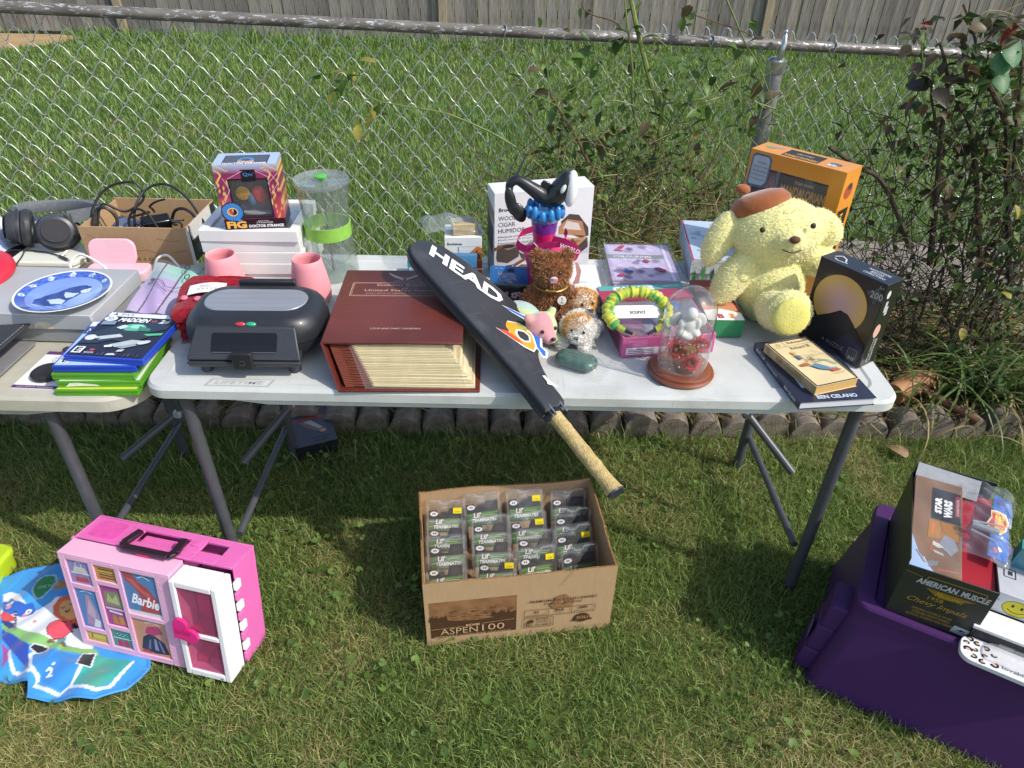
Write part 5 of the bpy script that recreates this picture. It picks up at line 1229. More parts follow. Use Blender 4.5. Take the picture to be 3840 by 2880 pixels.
# local frame: along the racket towards the grip, across it
def loc(s, u):  # cover coordinates to print coordinates
    q = p_.M.inverted() @ V((s, u, .0166)); return (q.x, q.y)
def quadtext(t, a, b_, hgt, c, **kw):
    pa, pb = loc(*a), loc(*b_); ang = math.atan2(pb[1]-pa[1], pb[0]-pa[0]); L_ = math.hypot(pb[0]-pa[0], pb[1]-pa[1]); p_.text(t, pa[0], pa[1], L_, hgt, c, rot=ang, **kw)
quadtext('HEAD', (.096, .585), (.160, .335), .052, HW, shear=-.35, bold=.035)
def rpoly(pts, c): p_.poly([loc(*q) for q in pts], c)
rpoly([(.164, .325), (.176, .31), (.214, .255), (.199, .205), (.176, .18), (.150, .155), (.152, .135), (.128, .118), (.118, .125), (.128, .15), (.128, .175), (.148, .20), (.178, .235), (.186, .262), (.172, .29)], HW)
rpoly([(.165, .320), (.178, .305), (.210, .252), (.195, .208), (.172, .184), (.146, .160), (.146, .140), (.130, .125), (.124, .130), (.132, .155), (.134, .176), (.152, .204), (.184, .238), (.190, .264), (.174, .292)], '#2f66b8')
rpoly([(.070, .255), (.098, .232), (.112, .246), (.128, .268), (.158, .250), (.168, .225), (.158, .195), (.132, .158), (.108, .148), (.094, .172), (.085, .205)], HW)
rpoly([(.104, .250), (.122, .266), (.154, .252), (.164, .226), (.154, .198), (.130, .163), (.110, .153), (.098, .176), (.092, .206), (.100, .232)], '#e29a2e'); rpoly([(.072, .253), (.096, .234), (.104, .20), (.100, .176), (.088, .2)], '#c4502f'); rpoly([(.135, .26), (.158, .246), (.163, .226), (.150, .215)], '#9c9a46')
rpoly([(.112, .222), (.128, .234), (.146, .222), (.148, .200), (.130, .180), (.112, .186), (.106, .204)], HW); rpoly([(.116, .218), (.128, .228), (.142, .218), (.144, .202), (.130, .186), (.116, .190), (.111, .204)], '#33353a')
rpoly([(.152, .218), (.166, .222), (.176, .212), (.180, .202), (.168, .206), (.156, .212)], HW)
rpoly([(.060, .075), (.068, .072), (.066, .050), (.072, .030), (.062, .038), (.050, .048), (.056, .055)], HW)
p_.done()
th_ = B().hexa([(-.02, -.03, -.015), (.05, -.03, -.015), (.055, .03, -.015), (-.018, .03, -.015)], [(-.005, -.03, .006), (.035, -.03, .006), (.042, .03, .010), (-.005, .03, .010)]).build('throat', mat('gloss_black', '#17181a'), rk, bevel=.004)
g0, g1 = V((.012, -.022, -.006)), V((-.030, -.250, -.006)); gv = (g1 - g0)
gp = B(); n = 22; gr = []
for i in range(n + 1):
    t = i/n; gr.append((g0 + gv*t, .0185 + .0012*(1 if (t*6) % 1 < .12 else 0) + (.003*max(0, t - .85)/.15)))
gp.tube([g[0] for g in gr], [g[1] for g in gr], 14, flat=.85); gp.build('grip', mat('tan_grip_wrap', '#c8b27e', .9, .2, nz=(80, .25), bump=(240, 1.0), tint='#a8935f'), rk)
B().tube([g0 - gv*.04, g0 + gv*.015], [.0215, .0205], 14, flat=.85).build('grip_collar', mat('gloss_black', '#17181a'), rk)
ec = B().tube([g1, g1 + gv.normalized()*.004], [.0222, .0195], 18, flat=.85).build('butt_cap', mat('dark_cap', '#33373f', .35, .5), rk)
for q in ((.002, -.002, .012), (.040, -.005, .012)): B().tube([q, (q[0] - .003, q[1] - .03, q[2] - .002)], .0022, 6).build('zip_pull', STEEL, rk)
# small boxes near the humidor
gx_, w = RB('glass_box', 'small white boxed drinking glass with an orange tumbler picture', 'gift box', (1672, 1036), (1811, 1034), T)
w = .112; d, h = .10, .128; carton(gx_, w, d, h, WPAPER)
p_ = face(gx_, 'front', w, d, h, 'front_print'); p_.text('Brookstone', .008, h*.80, .044, .009, '#2a2a2c', bold=.02).text('GOLF', .006, h*.42, .026, .012, '#3a3a3c').poly([(.064, .0), (w, 0), (w, .094), (.096, .098), (.072, .075), (.066, .04)], '#c67a3a').poly([(.070, .055), (.098, .088), (.108, .06), (.09, .045)], '#7b4a2a').ell(.055, .062, .018, .018, '#c9cbe0').poly([(.078, .0), (w, .0), (w, .052), (.085, .048)], '#9c4526').text('Brookstone', .082, .020, .034, .008, '#efe6dc', bold=.02).line([(.04, h*.76), (.043, h*.62)], .002, '#77777a').line([(.04, h*.76), (w, h*.78)], .001, '#c5c5c8').done()
p_ = face(gx_, 'left', w, d, h, 'side_print'); p_.rect(.006, .004, .08, .11, '#cfcfcc').done()
# zip bag of wooden tags on top of it
zb_ = E('zip_bag', 'clear zip bag of thin wooden tags lying on the small glass box', 'zip bag', gx_.matrix_world @ Mx.Translation((-.022, -.002, h + .001)) @ Mx.Rotation(R(7), 4, 'Z'))
wd = mat('pale_wood', '#cdb98f', .75, .2, nz=(30, .15), stretch=(1, 8, 1))
for i in range(9): B().box(.05, .125 + random.uniform(-.002, .002), .004, .06, .002 + i*.0036, .0048 + i*.0036).build('tag', wd, zb_)
B().grid(lambda u, v: (-.03 + .175*u - .02*v*(1 - u), -.004 + .115*v, .004 + .040*math.sin(PI*min(1, .12 + u*.95))**.7*math.sin(PI*(.1 + .8*v))**.6 + .006*math.sin(u*17 + v*9)*math.sin(v*11)), 34, 22).build('bag_film', clear('bag_film', '#eef3f6', 1.5, .16, .08, (40, 1.0)), zb_)
p_ = Pr(zb_, 'tag_print', (.05, .002, .0362), (1, 0, 0), (0, 1, 0)); 
for q in range(5): p_.rect(.006, .01 + q*.009, .062, .002, '#7f93a3')
p_.done()
# light blue milk-carton shaped box
bx, _w = RB('blue_carton', 'small light blue gable carton half hidden behind the black racket', 'carton', (1706, 1072), (1775, 1072), T)
w = .066; BLC = mat('sky_blue_card', '#4aa3d6', .4, .4, nz=(12, .04))
B().box(0, w, 0, .05, 0, .062).build('carton', BLC, bx, bevel=.001); B().hexa([(0, 0, .0625), (w, 0, .0625), (w, .05, .0625), (0, .05, .0625)], [(-.006, .012, .092), (w + .002, .012, .092), (w + .002, .034, .092), (-.006, .034, .092)]).build('gable', mat('pale_blue_card', '#6fbbe3', .4), bx)
p_ = face(bx, 'front', w, .05, .062, 'front_print'); p_.text('4 PIECES', .03, .03, .03, .008, '#d9eef8').rect(.006, .012, .03, .004, '#cfe8f6').done()
bx2, _w = RB('teal_box', 'tiny teal box showing between the racket tip and the album', 'box', (1530, 1023), (1562, 1023), T)
B().box(0, .035, 0, .02, 0, .04).build('carton', mat('teal_card', '#2d8ca8', .4), bx2, bevel=.001); face(bx2, 'front', .035, .02, .04, 'front_print').rect(.004, .006, .02, .012, '#cfe4ea').done()
# humidor carton
hx, w = RB('humidor_box', 'large white humidor carton printed with an open wooden cigar box', 'boxed humidor', (1853, 1042), (2203, 1006), T)
d, h = .088, .268; carton(hx, w, d, h, mat('white_gloss_card', '#dcdde0', .35, .4, nz=(12, .02)))
p_ = face(hx, 'top', w, d, h, 'top_print'); p_.text('Brookstone', w*.36, d*.32, w*.22, d*.2, '#33333a', bold=.02).done()
p_ = face(hx, 'front', w, d, h, 'front_print'); f_ = lambda a, b_: (a*w, b_*h)
p_.poly([f_(0, 0), f_(1, 0), f_(1, .34), f_(.55, .5), f_(0, .3)], '#c3c3c8').poly([f_(0, 0), f_(1, 0), f_(1, .2), f_(.4, .18), f_(0, .12)], '#d3d3d8')
p_.text('Brookstone', .045*w, .785*h, .27*w, .043*h, '#26262a', bold=.02).text('WOODEN', .04*w, .685*h, .26*w, .05*h, '#4a4a50').text('CIGAR', .04*w, .612*h, .17*w, .05*h, '#4a4a50').text('HUMIDOR', .04*w, .538*h, .27*w, .05*h, '#4a4a50')
for q, (t, k) in enumerate((('Handmade of the finest cedar wood', .42), ('Holds more than 20 cigars', .33), ('Scratch resistant black veneer', .38))): p_.ell(.045*w, (.495 - q*.038)*h, .0022, .0022, '#55555a', 10).text(t, .06*w, (.483 - q*.038)*h, k*w, .022*h, '#66666c')
p_.poly([f_(.02, .25), f_(.03, .40), f_(.20, .38), f_(.26, .36), f_(.25, .24), f_(.14, .17), f_(.03, .20)], '#4d4540').poly([f_(.03, .40), f_(.20, .41), f_(.26, .37), f_(.14, .33)], '#8a8078').ell(.14*w, .375*h, .07*w, .022*h, '#38322d', 20).poly([f_(.0, .33), f_(.09, .37), f_(.09, .40), f_(0, .37)], '#7a5038')
p_.poly([f_(.76, .70), f_(.86, .68), f_(.97, .52), f_(.98, .42), f_(.90, .40), f_(.70, .50), f_(.68, .62)], '#4a4440').poly([f_(.74, .64), f_(.90, .60), f_(.95, .42), f_(.66, .47), f_(.66, .56)], '#b07f5a').poly([f_(.74, .62), f_(.86, .58), f_(.90, .49), f_(.70, .53)], '#d0c6c0')
p_.poly([f_(.28, .30), f_(.55, .41), f_(.97, .40), f_(.97, .34), f_(.62, .06), f_(.52, .06)], '#b88a62').poly([f_(.36, .30), f_(.56, .38), f_(.90, .37), f_(.62, .15), f_(.55, .14)], '#96653f').poly([f_(.25, .30), f_(.28, .22), f_(.60, .0), f_(.66, .02), f_(.66, .06), f_(.56, .08)], '#57483e').poly([f_(.97, .40), f_(.98, .28), f_(.66, .0), f_(.62, .06)], '#45403c')
for q in range(5): p_.line([f_(.62 + .045*q, .33 + .015*q), f_(.68 + .045*q, .17 + .03*q)], .011, '#6e4128')
p_.poly([f_(.0, .02), f_(.10, .14), f_(.20, .15), f_(.06, .0)], '#4b3b36').poly([f_(.10, .02), f_(.28, .14), f_(.42, .12), f_(.40, .02), f_(.25, .0)], '#6d5650').line([f_(.20, .13), f_(.31, .20)], .010, '#7d5239').poly([f_(.24, .05), f_(.36, .11), f_(.39, .08), f_(.3, .03)], '#8d7770').done()
p_ = face(hx, 'left', w, d, h, 'side_print'); p_.poly([(0, 0), (d, 0), (d, .10), (0, .16)], '#b9b4b0').poly([(0, .10), (d*.8, .06), (d*.9, .16), (0, .2)], '#554c46').poly([(0, .2), (d, .17), (d, .21), (0, .235)], '#877f79').done()
# tall souvenir cup topped by a whale
wc = at(2060, 1125, T); wh = E('whale_cup', 'tall pink souvenir cup topped with a black and white whale', 'souvenir cup', (wc.x - .024, wc.y + .010, T + .001))
hot = mat('hot_pink_plastic', '#c81f6b', .3, .5, nz=(14, .06), sss=.2, coat=.3); pur = mat('purple_plastic', '#6a2d8a', .3, .5, nz=(10, .1), sss=.2, coat=.3)
B().lathe([(.036, 0), (.040, .004), (.042, .06), (.046, .11), (.054, .135), (.056, .150), (.050, .160), (.034, .166)], 34).build('cup', hot, wh)
B().shell([(.032, .165), (.030, .185), (.034, .215)], 30).build('neck', hot, wh); B().shell([(.0342, .212), (.038, .250)], 30).build('neck', pur, wh)
blu = mat('splash_blue', '#2b7fc0', .25, .5, nz=(14, .05), sss=.15, coat=.4)
sp_ = B().lathe([(.030, .236), (.040, .244), (.047, .256), (.045, .268), (.03, .272), (0, .272)], 30)
for i in range(13):
    a = i*2*PI/13 + .2; l_ = .010 + .012*((i*7) % 3)/2
    sp_.ell((.047*math.cos(a), .047*math.sin(a), .262 + l_*.5), (.010, .010, .012 + l_*.4), 12, 8)
sp_.build('splash', blu, wh)
blk = mat('whale_black', '#202226', .35, .5, nz=(20, .05), coat=.3); wht = mat('whale_white', '#dfe3e3', .35, .5, nz=(20, .02), coat=.3)
wp_ = smooth([(-.098, .0, .312), (-.096, .0, .340), (-.074, .0, .350), (-.034, .0, .326), (.004, .0, .304), (.032, .0, .318), (.050, -.004, .346), (.058, -.006, .378)], 6)
B().tube(wp_, [float(np.interp(i/(len(wp_)-1), (0, .15, .3, .5, .65, .8, .92, 1), (.009, .012, .014, .021, .029, .030, .024, .011))) for i in range(len(wp_))], 18).build('whale_body', blk, wh, ang=80)
B().ell((.066, -.010, .334), (.019, .025, .050), 18, 12, rot=Mx.Rotation(R(4), 3, 'Y')).build('belly', wht, wh)
B().ell((.044, -.031, .340), (.006, .004, .013), 12, 8, rot=Mx.Rotation(R(25), 3, 'Y')).build('eye_patch', wht, wh)
B().prism([(0, 0), (.030, 0), (.018, .022), (.004, .030), (-.006, .022)], -.004, .004, 0, Mx.Translation((-.006, 0, .322)) @ Mx.Rotation(R(90), 4, 'X') @ Mx.Rotation(R(10), 4, 'Z')).build('dorsal_fin', blk, wh, bevel=.002)
B().ell((-.094, -.01, .296), (.015, .008, .040), 14, 10, rot=Mx.Rotation(R(-12), 3, 'Y')).ell((-.072, -.012, .266), (.019, .008, .03), 14, 10, rot=Mx.Rotation(R(-28), 3, 'Y')).build('fluke', blk, wh)
B().tube([(-.086, .01, .345), (-.072, .012, .375), (-.058, .014, .408)], [.006, .0055, .004], 10, flat=.6).build('straw', mat('dark_straw', '#3b3f43', .4), wh)
# pink lanyard looped round the cup's neck
ly = E('lanyard', 'bright pink printed lanyard looped round the neck of the whale cup', 'lanyard', wh.matrix_world)
lnm = mat('lanyard_pink', '#d12c78', .7, .3, nz=(200, .12), bump=(400, .3))
def ribbon(pts, wv, name='ribbon'):
    b = B(); pts = smooth(pts, 8)
    for i, p in enumerate(pts):
        t_ = i/(len(pts) - 1); ww = V(wv(t_)); b.v += [tuple(p - ww), tuple(p + ww)]
        if i: b.f.append((2*i-2, 2*i-1, 2*i+1, 2*i)); b.m.append(0)
    return b.build(name, lnm, ly, ang=80)
ribbon([(-.030, -.05, .235), (-.062, -.055, .225), (-.075, -.06, .20), (-.055, -.065, .185), (-.02, -.066, .19), (.02, -.066, .198), (.05, -.062, .20)], lambda t: (.003, -.004, .012))
rb2 = [(.02, -.064, .212), (.055, -.070, .205), (.085, -.066, .186), (.095, -.06, .165), (.07, -.062, .155), (.04, -.064, .16)]
ribbon(rb2, lambda t: (.004, -.003, .0125)); ribbon([(-.04, -.062, .172), (-.01, -.070, .165), (.03, -.071, .158), (.055, -.066, .150)], lambda t: (.005, -.002, .014)); ribbon([(.055, -.02, .22), (.06, -.05, .215), (.05, -.066, .21)], lambda t: (.002, 0, .01))
p_ = Pr(ly, 'lanyard_print', (.038, -.0755, .196), (.93, .08, -.38), (.36, .0, .93)); p_.text('WORLD', 0, .0, .06, .013, '#f0dbe6', bold=.03, shear=.1).done()
p_ = Pr(ly, 'lanyard_print', (-.008, -.0745, .160), (1, 0, -.1), (.1, 0, 1)); p_.text('ORLA', 0, .0, .05, .014, '#e9b9d0', bold=.02).done()
B().tube([(-.02, -.07, .185), (.0, -.072, .183), (.012, -.072, .187)], .0035, 8).tube([(-.03, -.07, .205), (-.018, -.07, .190)], .002, 6).build('clasp', STEEL, ly)
# brown plush bear
def plush(name, label, M, parts_, voxel, furn, furL, furw, colfn, seed, basem, cat='soft toy', lean=.6, smooth_it=4):
    t = E(name, label, cat, M); b = B()
    for c_, r_, *rt in parts_:
        rot = None
        if rt: rot = (Mx.Rotation(R(rt[0][2]), 3, 'Z') @ Mx.Rotation(R(rt[0][1]), 3, 'Y') @ Mx.Rotation(R(rt[0][0]), 3, 'X'))
        b.ell(c_, r_, 22, 14, rot=rot)
    me = remesh(b, voxel, 'body', basem, smooth_it); link('body', me, t)
    if furn: fur(t, me, furn, furL, furw, colfn, seed, lean)
    return t, me
bc = at(2066, 1222, T)
bp_ = [((0, 0, .055), (.052, .045, .060)), ((0, -.006, .148), (.052, .044, .046)), ((-.040, .0, .186), (.019, .012, .019)), ((.040, .0, .186), (.019, .012, .019)), ((0, -.042, .140), (.024, .018, .020)),
       ((-.058, -.012, .068), (.019, .019, .046), (0, 28, 0)), ((.058, -.012, .068), (.019, .019, .046), (0, -28, 0)), ((-.036, -.055, .024), (.024, .042, .023), (0, 0, 14)), ((.038, -.055, .024), (.024, .042, .023), (0, 0, -14)), ((-.044, -.092, .03), (.022, .016, .026)), ((.048, -.092, .03), (.022, .016, .026))]
def bearcol(p, g):
    return mixc(lin('#7d4a26'), lin('#dba870'), float(g.random()**1.6))
bear, bme = plush('brown_bear', 'shaggy brown plush bear sitting upright with a gold ribbon and round badge', RZ((bc.x - .004, bc.y + .050, T), R(4)), bp_, .005, 15000, .009, .0017, bearcol, 5, mat('bear_backing', '#84522e', .9, .2, nz=(60, .3), bump=(200, .6)))
for x_ in (-.017, .017): B().ell((x_, -.047, .158), (.0055, .0045, .0055), 12, 8).build('eye', mat('bead_black', '#141416', .1, .6), bear)
no = B().ell((0, -.061, .146), (.011, .005, .009), 14, 8).build('nose', mat('nose_cloth', '#c9b6bd', .7), bear); p_ = Pr(bear, 'nose_print', (-.009, -.0665, .139)); p_.rect(0, 0, .018, .013, '#c98f95').rect(0, .006, .008, .007, '#6a78ad'); p_.done()
B().tube([(0, -.060, .137), (0, -.061, .120)], .0012, 5).build('mouth', mat('stitch_tan', '#c49a62', .7), bear)
B().tube([(.045*math.cos(a), -.006 + .040*math.sin(a), .107 + .004*math.sin(a)) for a in [2*PI*k/24 for k in range(25)]], .0035, 6, flat=.6).tube([(.01, -.048, .105), (-.02, -.058, .115)], .0025, 5).build('ribbon', mat('gold_ribbon', '#a98746', .4, .5, metal=.3), bear)
bg_ = B().lathe([(0, .003), (.012, .0025), (.0125, 0)], 20, M=Mx.Translation((.026, -.052, .080)) @ Mx.Rotation(R(82), 4, 'X')).build('badge', mat('badge_white', '#e2ddd6', .4), bear)
p_ = Pr(bear, 'badge_print', (.020, -.0562, .072), (1, 0, 0), (0, .14, 1)); p_.line([(.006, .008), (.006, .016)], .0018, '#6f6a66').ell(.006, .016, .002, .002, '#6f6a66', 8).text('86', .003, .001, .007, .005, '#6f6a66').done()
B().prism([(0, 0), (.018, .004), (.022, .04), (.012, .062), (.004, .064), (.010, .03)], 0, .0012, 0, Mx.Translation((.060, .0, .100)) @ Mx.Rotation(R(80), 4, 'X')).build('ear_tag', mat('tag_pink_brown', '#b98b82', .6), bear)
# tie dye bear lying on its belly
tc_ = at(1985, 1290, T)
TD = [lin('#9fb98f'), lin('#c5cf8f'), lin('#a8c4bd'), lin('#9aa0ad'), lin('#c98f93')]
def tdcol(x, y, z):
    k = math.sin(x*55 + 1.3*math.sin(y*60)) + math.sin(y*47 - z*40); i = (k + 2)/4*3.99
    c = mixc(TD[int(i)], TD[min(4, int(i) + 1)], i - int(i))
    if y < -.045 and x < .012: c = mixc(c, lin('#cf8a8c'), .85)
    elif y < -.02: c = mixc(c, lin('#b8d389'), .7)
    return c
td = E('tie_dye_bear', 'small pastel tie dyed plush bear lying on its belly by the racket', 'soft toy', RZ((tc_.x - .004, tc_.y + .040, T + .004), R(32)) @ Mx.Scale(1.22, 4))
b = B()
for c_, r_, *rt in [((0, .025, .032), (.040, .055, .032)), ((0, -.050, .045), (.036, .034, .034)), ((0, -.083, .036), (.017, .014, .014)), ((-.030, -.045, .073), (.011, .008, .011)), ((.030, -.045, .073), (.011, .008, .011)), ((-.032, -.058, .014), (.014, .024, .013)), ((.032, -.058, .014), (.014, .024, .013)), ((-.038, .075, .018), (.018, .030, .017)), ((.038, .075, .018), (.018, .030, .017))]: b.ell(c_, r_, 20, 12)
me = remesh(b, .004, 'body', attrmat('tie_dye_plush', .85, .2, sheen=.5, bump=(500, .4))); paint(me, tdcol); link('body', me, td)
for x_ in (-.016, .016): B().ell((x_, -.079, .053), (.0045, .004, .0045), 10, 7).build('eye', mat('bead_black', '#141416'), td)
B().ell((0, -.097, .040), (.006, .004, .0045), 10, 7).build('nose', mat('bead_black', '#141416'), td)
B().box(.034, .0355, -.05, -.03, .05, .078).build('ear_tag', mat('tag_pink_brown', '#b98b82'), td)
# two fuzzy white and orange plush dogs
WF = mat('white_plush_backing', '#e6e2d9', .9, .2, nz=(60, .2), bump=(200, .6))
def wfcol(x0, y0, r0):
    def f(p, g):
        o_ = math.hypot(p[0] - x0, p[1] - y0) < r0 and p[2] > .035
        return mixc(lin('#d2953a'), lin('#efc878'), float(g.random())) if o_ else mixc(lin('#e6e2da'), lin('#fbf9f5'), float(g.random()))
    return f
dp = at(2165, 1312, T)
dparts = [((0, .030, .034), (.042, .048, .034)), ((.008, -.022, .052), (.040, .036, .038)), ((.010, -.054, .046), (.018, .014, .014)), ((-.030, -.015, .050), (.012, .016, .026)), ((.046, -.012, .050), (.012, .016, .026)), ((-.030, -.040, .014), (.015, .024, .014)), ((.030, -.040, .014), (.015, .024, .014)), ((-.04, .06, .016), (.018, .024, .016)), ((.04, .06, .016), (.018, .024, .016))]
dg, dm = plush('fuzzy_dog', 'white fuzzy plush dog with an orange head patch lying before the brown bear', RZ((dp.x + .0, dp.y + .045, T), R(-15)), dparts, .0045, 9500, .0075, .0018, wfcol(.0, -.02, .034), 8, WF)
for x_ in (-.005, .026): B().ell((x_, -.056, .062), (.0042, .0035, .0042), 10, 7).build('eye', mat('bead_black', '#141416'), dg)
B().ell((.010, -.068, .049), (.006, .004, .0045), 10, 7).build('nose', mat('bead_black', '#141416'), dg)
dp2 = at(2150, 1215, T)
dg2, dm2 = plush('fuzzy_dog', 'second white fuzzy plush dog with orange head wearing a plaid bow behind the first', RZ((dp2.x + .005, dp2.y + .05, T), R(20)), dparts, .0045, 9000, .0075, .0018, wfcol(.008, -.022, .05), 9, WF)
for x_ in (-.005, .026): B().ell((x_, -.056, .062), (.0042, .0035, .0042), 10, 7).build('eye', mat('bead_black', '#141416'), dg2)
B().ell((.010, -.068, .049), (.006, .004, .0045), 10, 7).build('nose', mat('bead_black', '#141416'), dg2)
plaid = mat('plaid_ribbon', '#5b3b3e', .7, .3, nz=(150, .4), tint='#9a7b6a')
B().grid(lambda u, v: (-.045 - .04*u, -.02 - .045*u + .006*math.sin(u*9), .062 - .03*u + .022*(v - .5)), 10, 2).grid(lambda u, v: (-.03 + .012*v, -.03 + .02*u, .075 + .03*math.sin(u*3)), 8, 2).build('bow', plaid, dg2)
B().box(-.075, -.066, -.058, -.056, .03, .04).build('care_tag', mat('tag_red', '#b23a34', .6), dg2)
# soap bar in crumpled film
sq = at(2160, 1368, T); so = E('wrapped_soap', 'dark green bar of soap in crumpled clear wrapping', 'soap', RZ((sq.x, sq.y, T + .001), R(-27)))
sb_ = B(); hullrings(sb_, [([(x_*.86, y_*.82) for x_, y_ in rrect(-.055, -.030, .055, .030, .026, 8)], 0), (rrect(-.055, -.030, .055, .030, .026, 8), .009), (rrect(-.055, -.030, .055, .030, .026, 8), .016), ([(x_*.9, y_*.86) for x_, y_ in rrect(-.055, -.030, .055, .030, .026, 8)], .024), ([(x_*.72, y_*.66) for x_, y_ in rrect(-.055, -.030, .055, .030, .026, 8)], .027)], 36)
SOAP = mat('green_soap', '#335c4b', .35, .5, nz=(12, .06), sss=.15); sb_.build('bar', SOAP, so, ang=60)
Pr(so, 'soap_emboss', (0, 0, .0272), (1, 0, 0), (0, 1, 0)).text('elixir', -.024, .0, .038, .010, '#274a3b').text('soap', -.018, -.012, .026, .007, '#274a3b').done()
rr = random.Random(2)
B().grid(lambda u, v: (-.085 + .175*u, -.045 + .09*v, .003 + .027*max(0, 1 - ((u - .5)/.36)**4)*max(0, 1 - ((v - .5)/.40)**4) + .004*abs(math.sin(u*23 + v*7)*math.sin(v*19 - u*5))), 40, 24).build('wrapper', FILM, so)
# blue blister card and floral tin
bl = at(1835, 1128, T); bk = E('blister_card', 'blue hanging card with a clear blister leaning behind the floral tin', 'blister pack', RZ((bl.x, bl.y + .01, T), R(-4), R(-14)))
B().prism(rrect(0, 0, .118, .10, .006), -.001, .001, 0, Mx.Rotation(R(90), 4, 'X')).build('card', mat('blue_card', '#3f7cc0', .35, .4, nz=(14, .05)), bk)
Pr(bk, 'card_print', (0, -.001, 0)).ell(.060, .088, .011, .006, '#28384e', 14).text('Souvenir', .022, .074, .045, .009, '#d8b76a', shear=.2).text('one size', .012, .092, .025, .004, '#cfe0f0').done()
B().ell((.060, -.006, .058), (.032, .012, .026), 18, 10).build('blister', clear('blister', gloss=1.4, haze=.1), bk)
ft = at(1848, 1172, T); tn = E('floral_tin', 'small flat black tin printed with pink cherry blossom', 'tin', RZ((ft.x, ft.y + .012, T), R(-2), R(-8)))
B().box(0, .098, 0, .016, 0, .074).build('tin', mat('black_tin', '#1d1e20', .25, .5, coat=.3), tn, bevel=.003); B().box(-.001, .099, -.001, .017, .072, .078).build('lid', mat('dark_tin_lid', '#4c4f52', .25, .5, metal=.5), tn, bevel=.002)
p_ = Pr(tn, 'front_print'); rr = random.Random(4)
for q in range(13):
    x_, y_ = rr.uniform(.01, .088), rr.uniform(.008, .066); c_ = rr.choice(('#d8838f', '#e6b9bd', '#c55a68', '#dfe3df', '#8fb5a8')); s_ = rr.uniform(.003, .0065)
    for k in range(5): p_.ell(x_ + s_*math.cos(k*1.257), y_ + s_*math.sin(k*1.257), s_*.62, s_*.62, c_, 8)
    p_.ell(x_, y_, s_*.35, s_*.35, '#8e2e3c', 8)
p_.done()
# small white accessory boxes
w1, w = RB('white_box', 'small plain white electronics box lying behind the fuzzy dogs', 'box', (2120, 1172), (2226, 1174), T)
w = .105; carton(w1, w, .20, .022, WPAPER); w2 = E('white_box', 'larger white electronics box lying on top of the small plain one', 'box', w1.matrix_world @ Mx.Translation((-.003, .006, .0228)) @ Mx.Rotation(R(1.5), 4, 'Z'))
carton(w2, .108, .20, .028, mat('white_matt_card', '#dedede', .6)); Pr(w2, 'lid_print', (0, 0, .028), (1, 0, 0), (0, 1, 0)).text('netbox', .038, .08, .034, .007, '#8a8a8e').ell(.030, .083, .003, .002, '#66666a', 8).done()
p_ = face(w2, 'front', .108, .20, .028, 'front_print')
for q in range(3): p_.ring(.052 + .017*q, .014, .005, .006, .0008, '#b5b5b5', 14)
p_.done()
# stack of colouring books under film
c0, c1 = at(2309, 1072, T + .018), at(2569, 1062, T + .018)
ck_ = ['lowest lilac colouring book of the shrink wrapped stack', 'middle lilac colouring book of the shrink wrapped stack', 'top lilac colouring book with a flower line drawing on its cover']
for i in range(3):
    cbk = E('colouring_book', ck_[i], 'book', RZ((.303 - .004*i, 1.912 + .002*i, T + .0007 + i*.0096), R(4.5 + i*.4 - 5)), 'colouring books in a stack')
    w, d = .205, .262
    B().box(.003, w - .003, .002, d - .002, .0008, .0082).build('pages', mat('white_pages', '#d8d6d2', .8, nz=(60, .1), stretch=(1, 1, 40)), cbk); lm_ = mat('lilac_cover', '#b9a8cf', .3, .4, nz=(10, .05), coat=.2)
    B().box(0, w, 0, d, .0082, .009).build('cover', lm_, cbk); B().box(0, w, 0, d, 0, .0008).build('cover', lm_, cbk)
p_ = Pr(cbk, 'cover_print', (0, 0, .009), (1, 0, 0), (0, 1, 0)); p_.rect(.008, .006, .17, .25, '#c9bcdb').rect(.183, 0, .010, .262, '#ded6ea').rect(0, .155, .18, .028, '#7d8a86').text('COLOURING', .02, .162, .12, .014, '#e6e3ee', bold=.02)
rr = random.Random(8)
for q in range(26):
    x_, y_ = rr.uniform(.02, .165), rr.uniform(.015, .25); 
    if .145 < y_ < .19: continue
    s_ = rr.uniform(.006, .014)
    for k in range(6): p_.ring(x_ + s_*.7*math.cos(k*1.047), y_ + s_*.7*math.sin(k*1.047), s_*.45, s_*.45, .0012, '#6d5f80', 9)
for x_, y_, c_ in ((.04, .215, '#c0506a'), (.055, .235, '#c0506a'), (.05, .06, '#3f6fae'), (.06, .05, '#2f557f'), (.15, .075, '#8a4a8e'), (.16, .065, '#b23e5e'), (.03, .03, '#b23e5e'), (.12, .13, '#b04a5a')): p_.ell(x_, y_, .012, .008, c_, 12, rot=x_*20)
p_.done()
B().grid(lambda u, v: (-.02 + .255*u, -.006 + .275*v, .012 + .004*math.sin(u*20 + v*9)*math.sin(v*13) - .024*max(0, abs(2*u - 1) - .88)/.12), 30, 24).build('shrink_film', FILM, cbk)
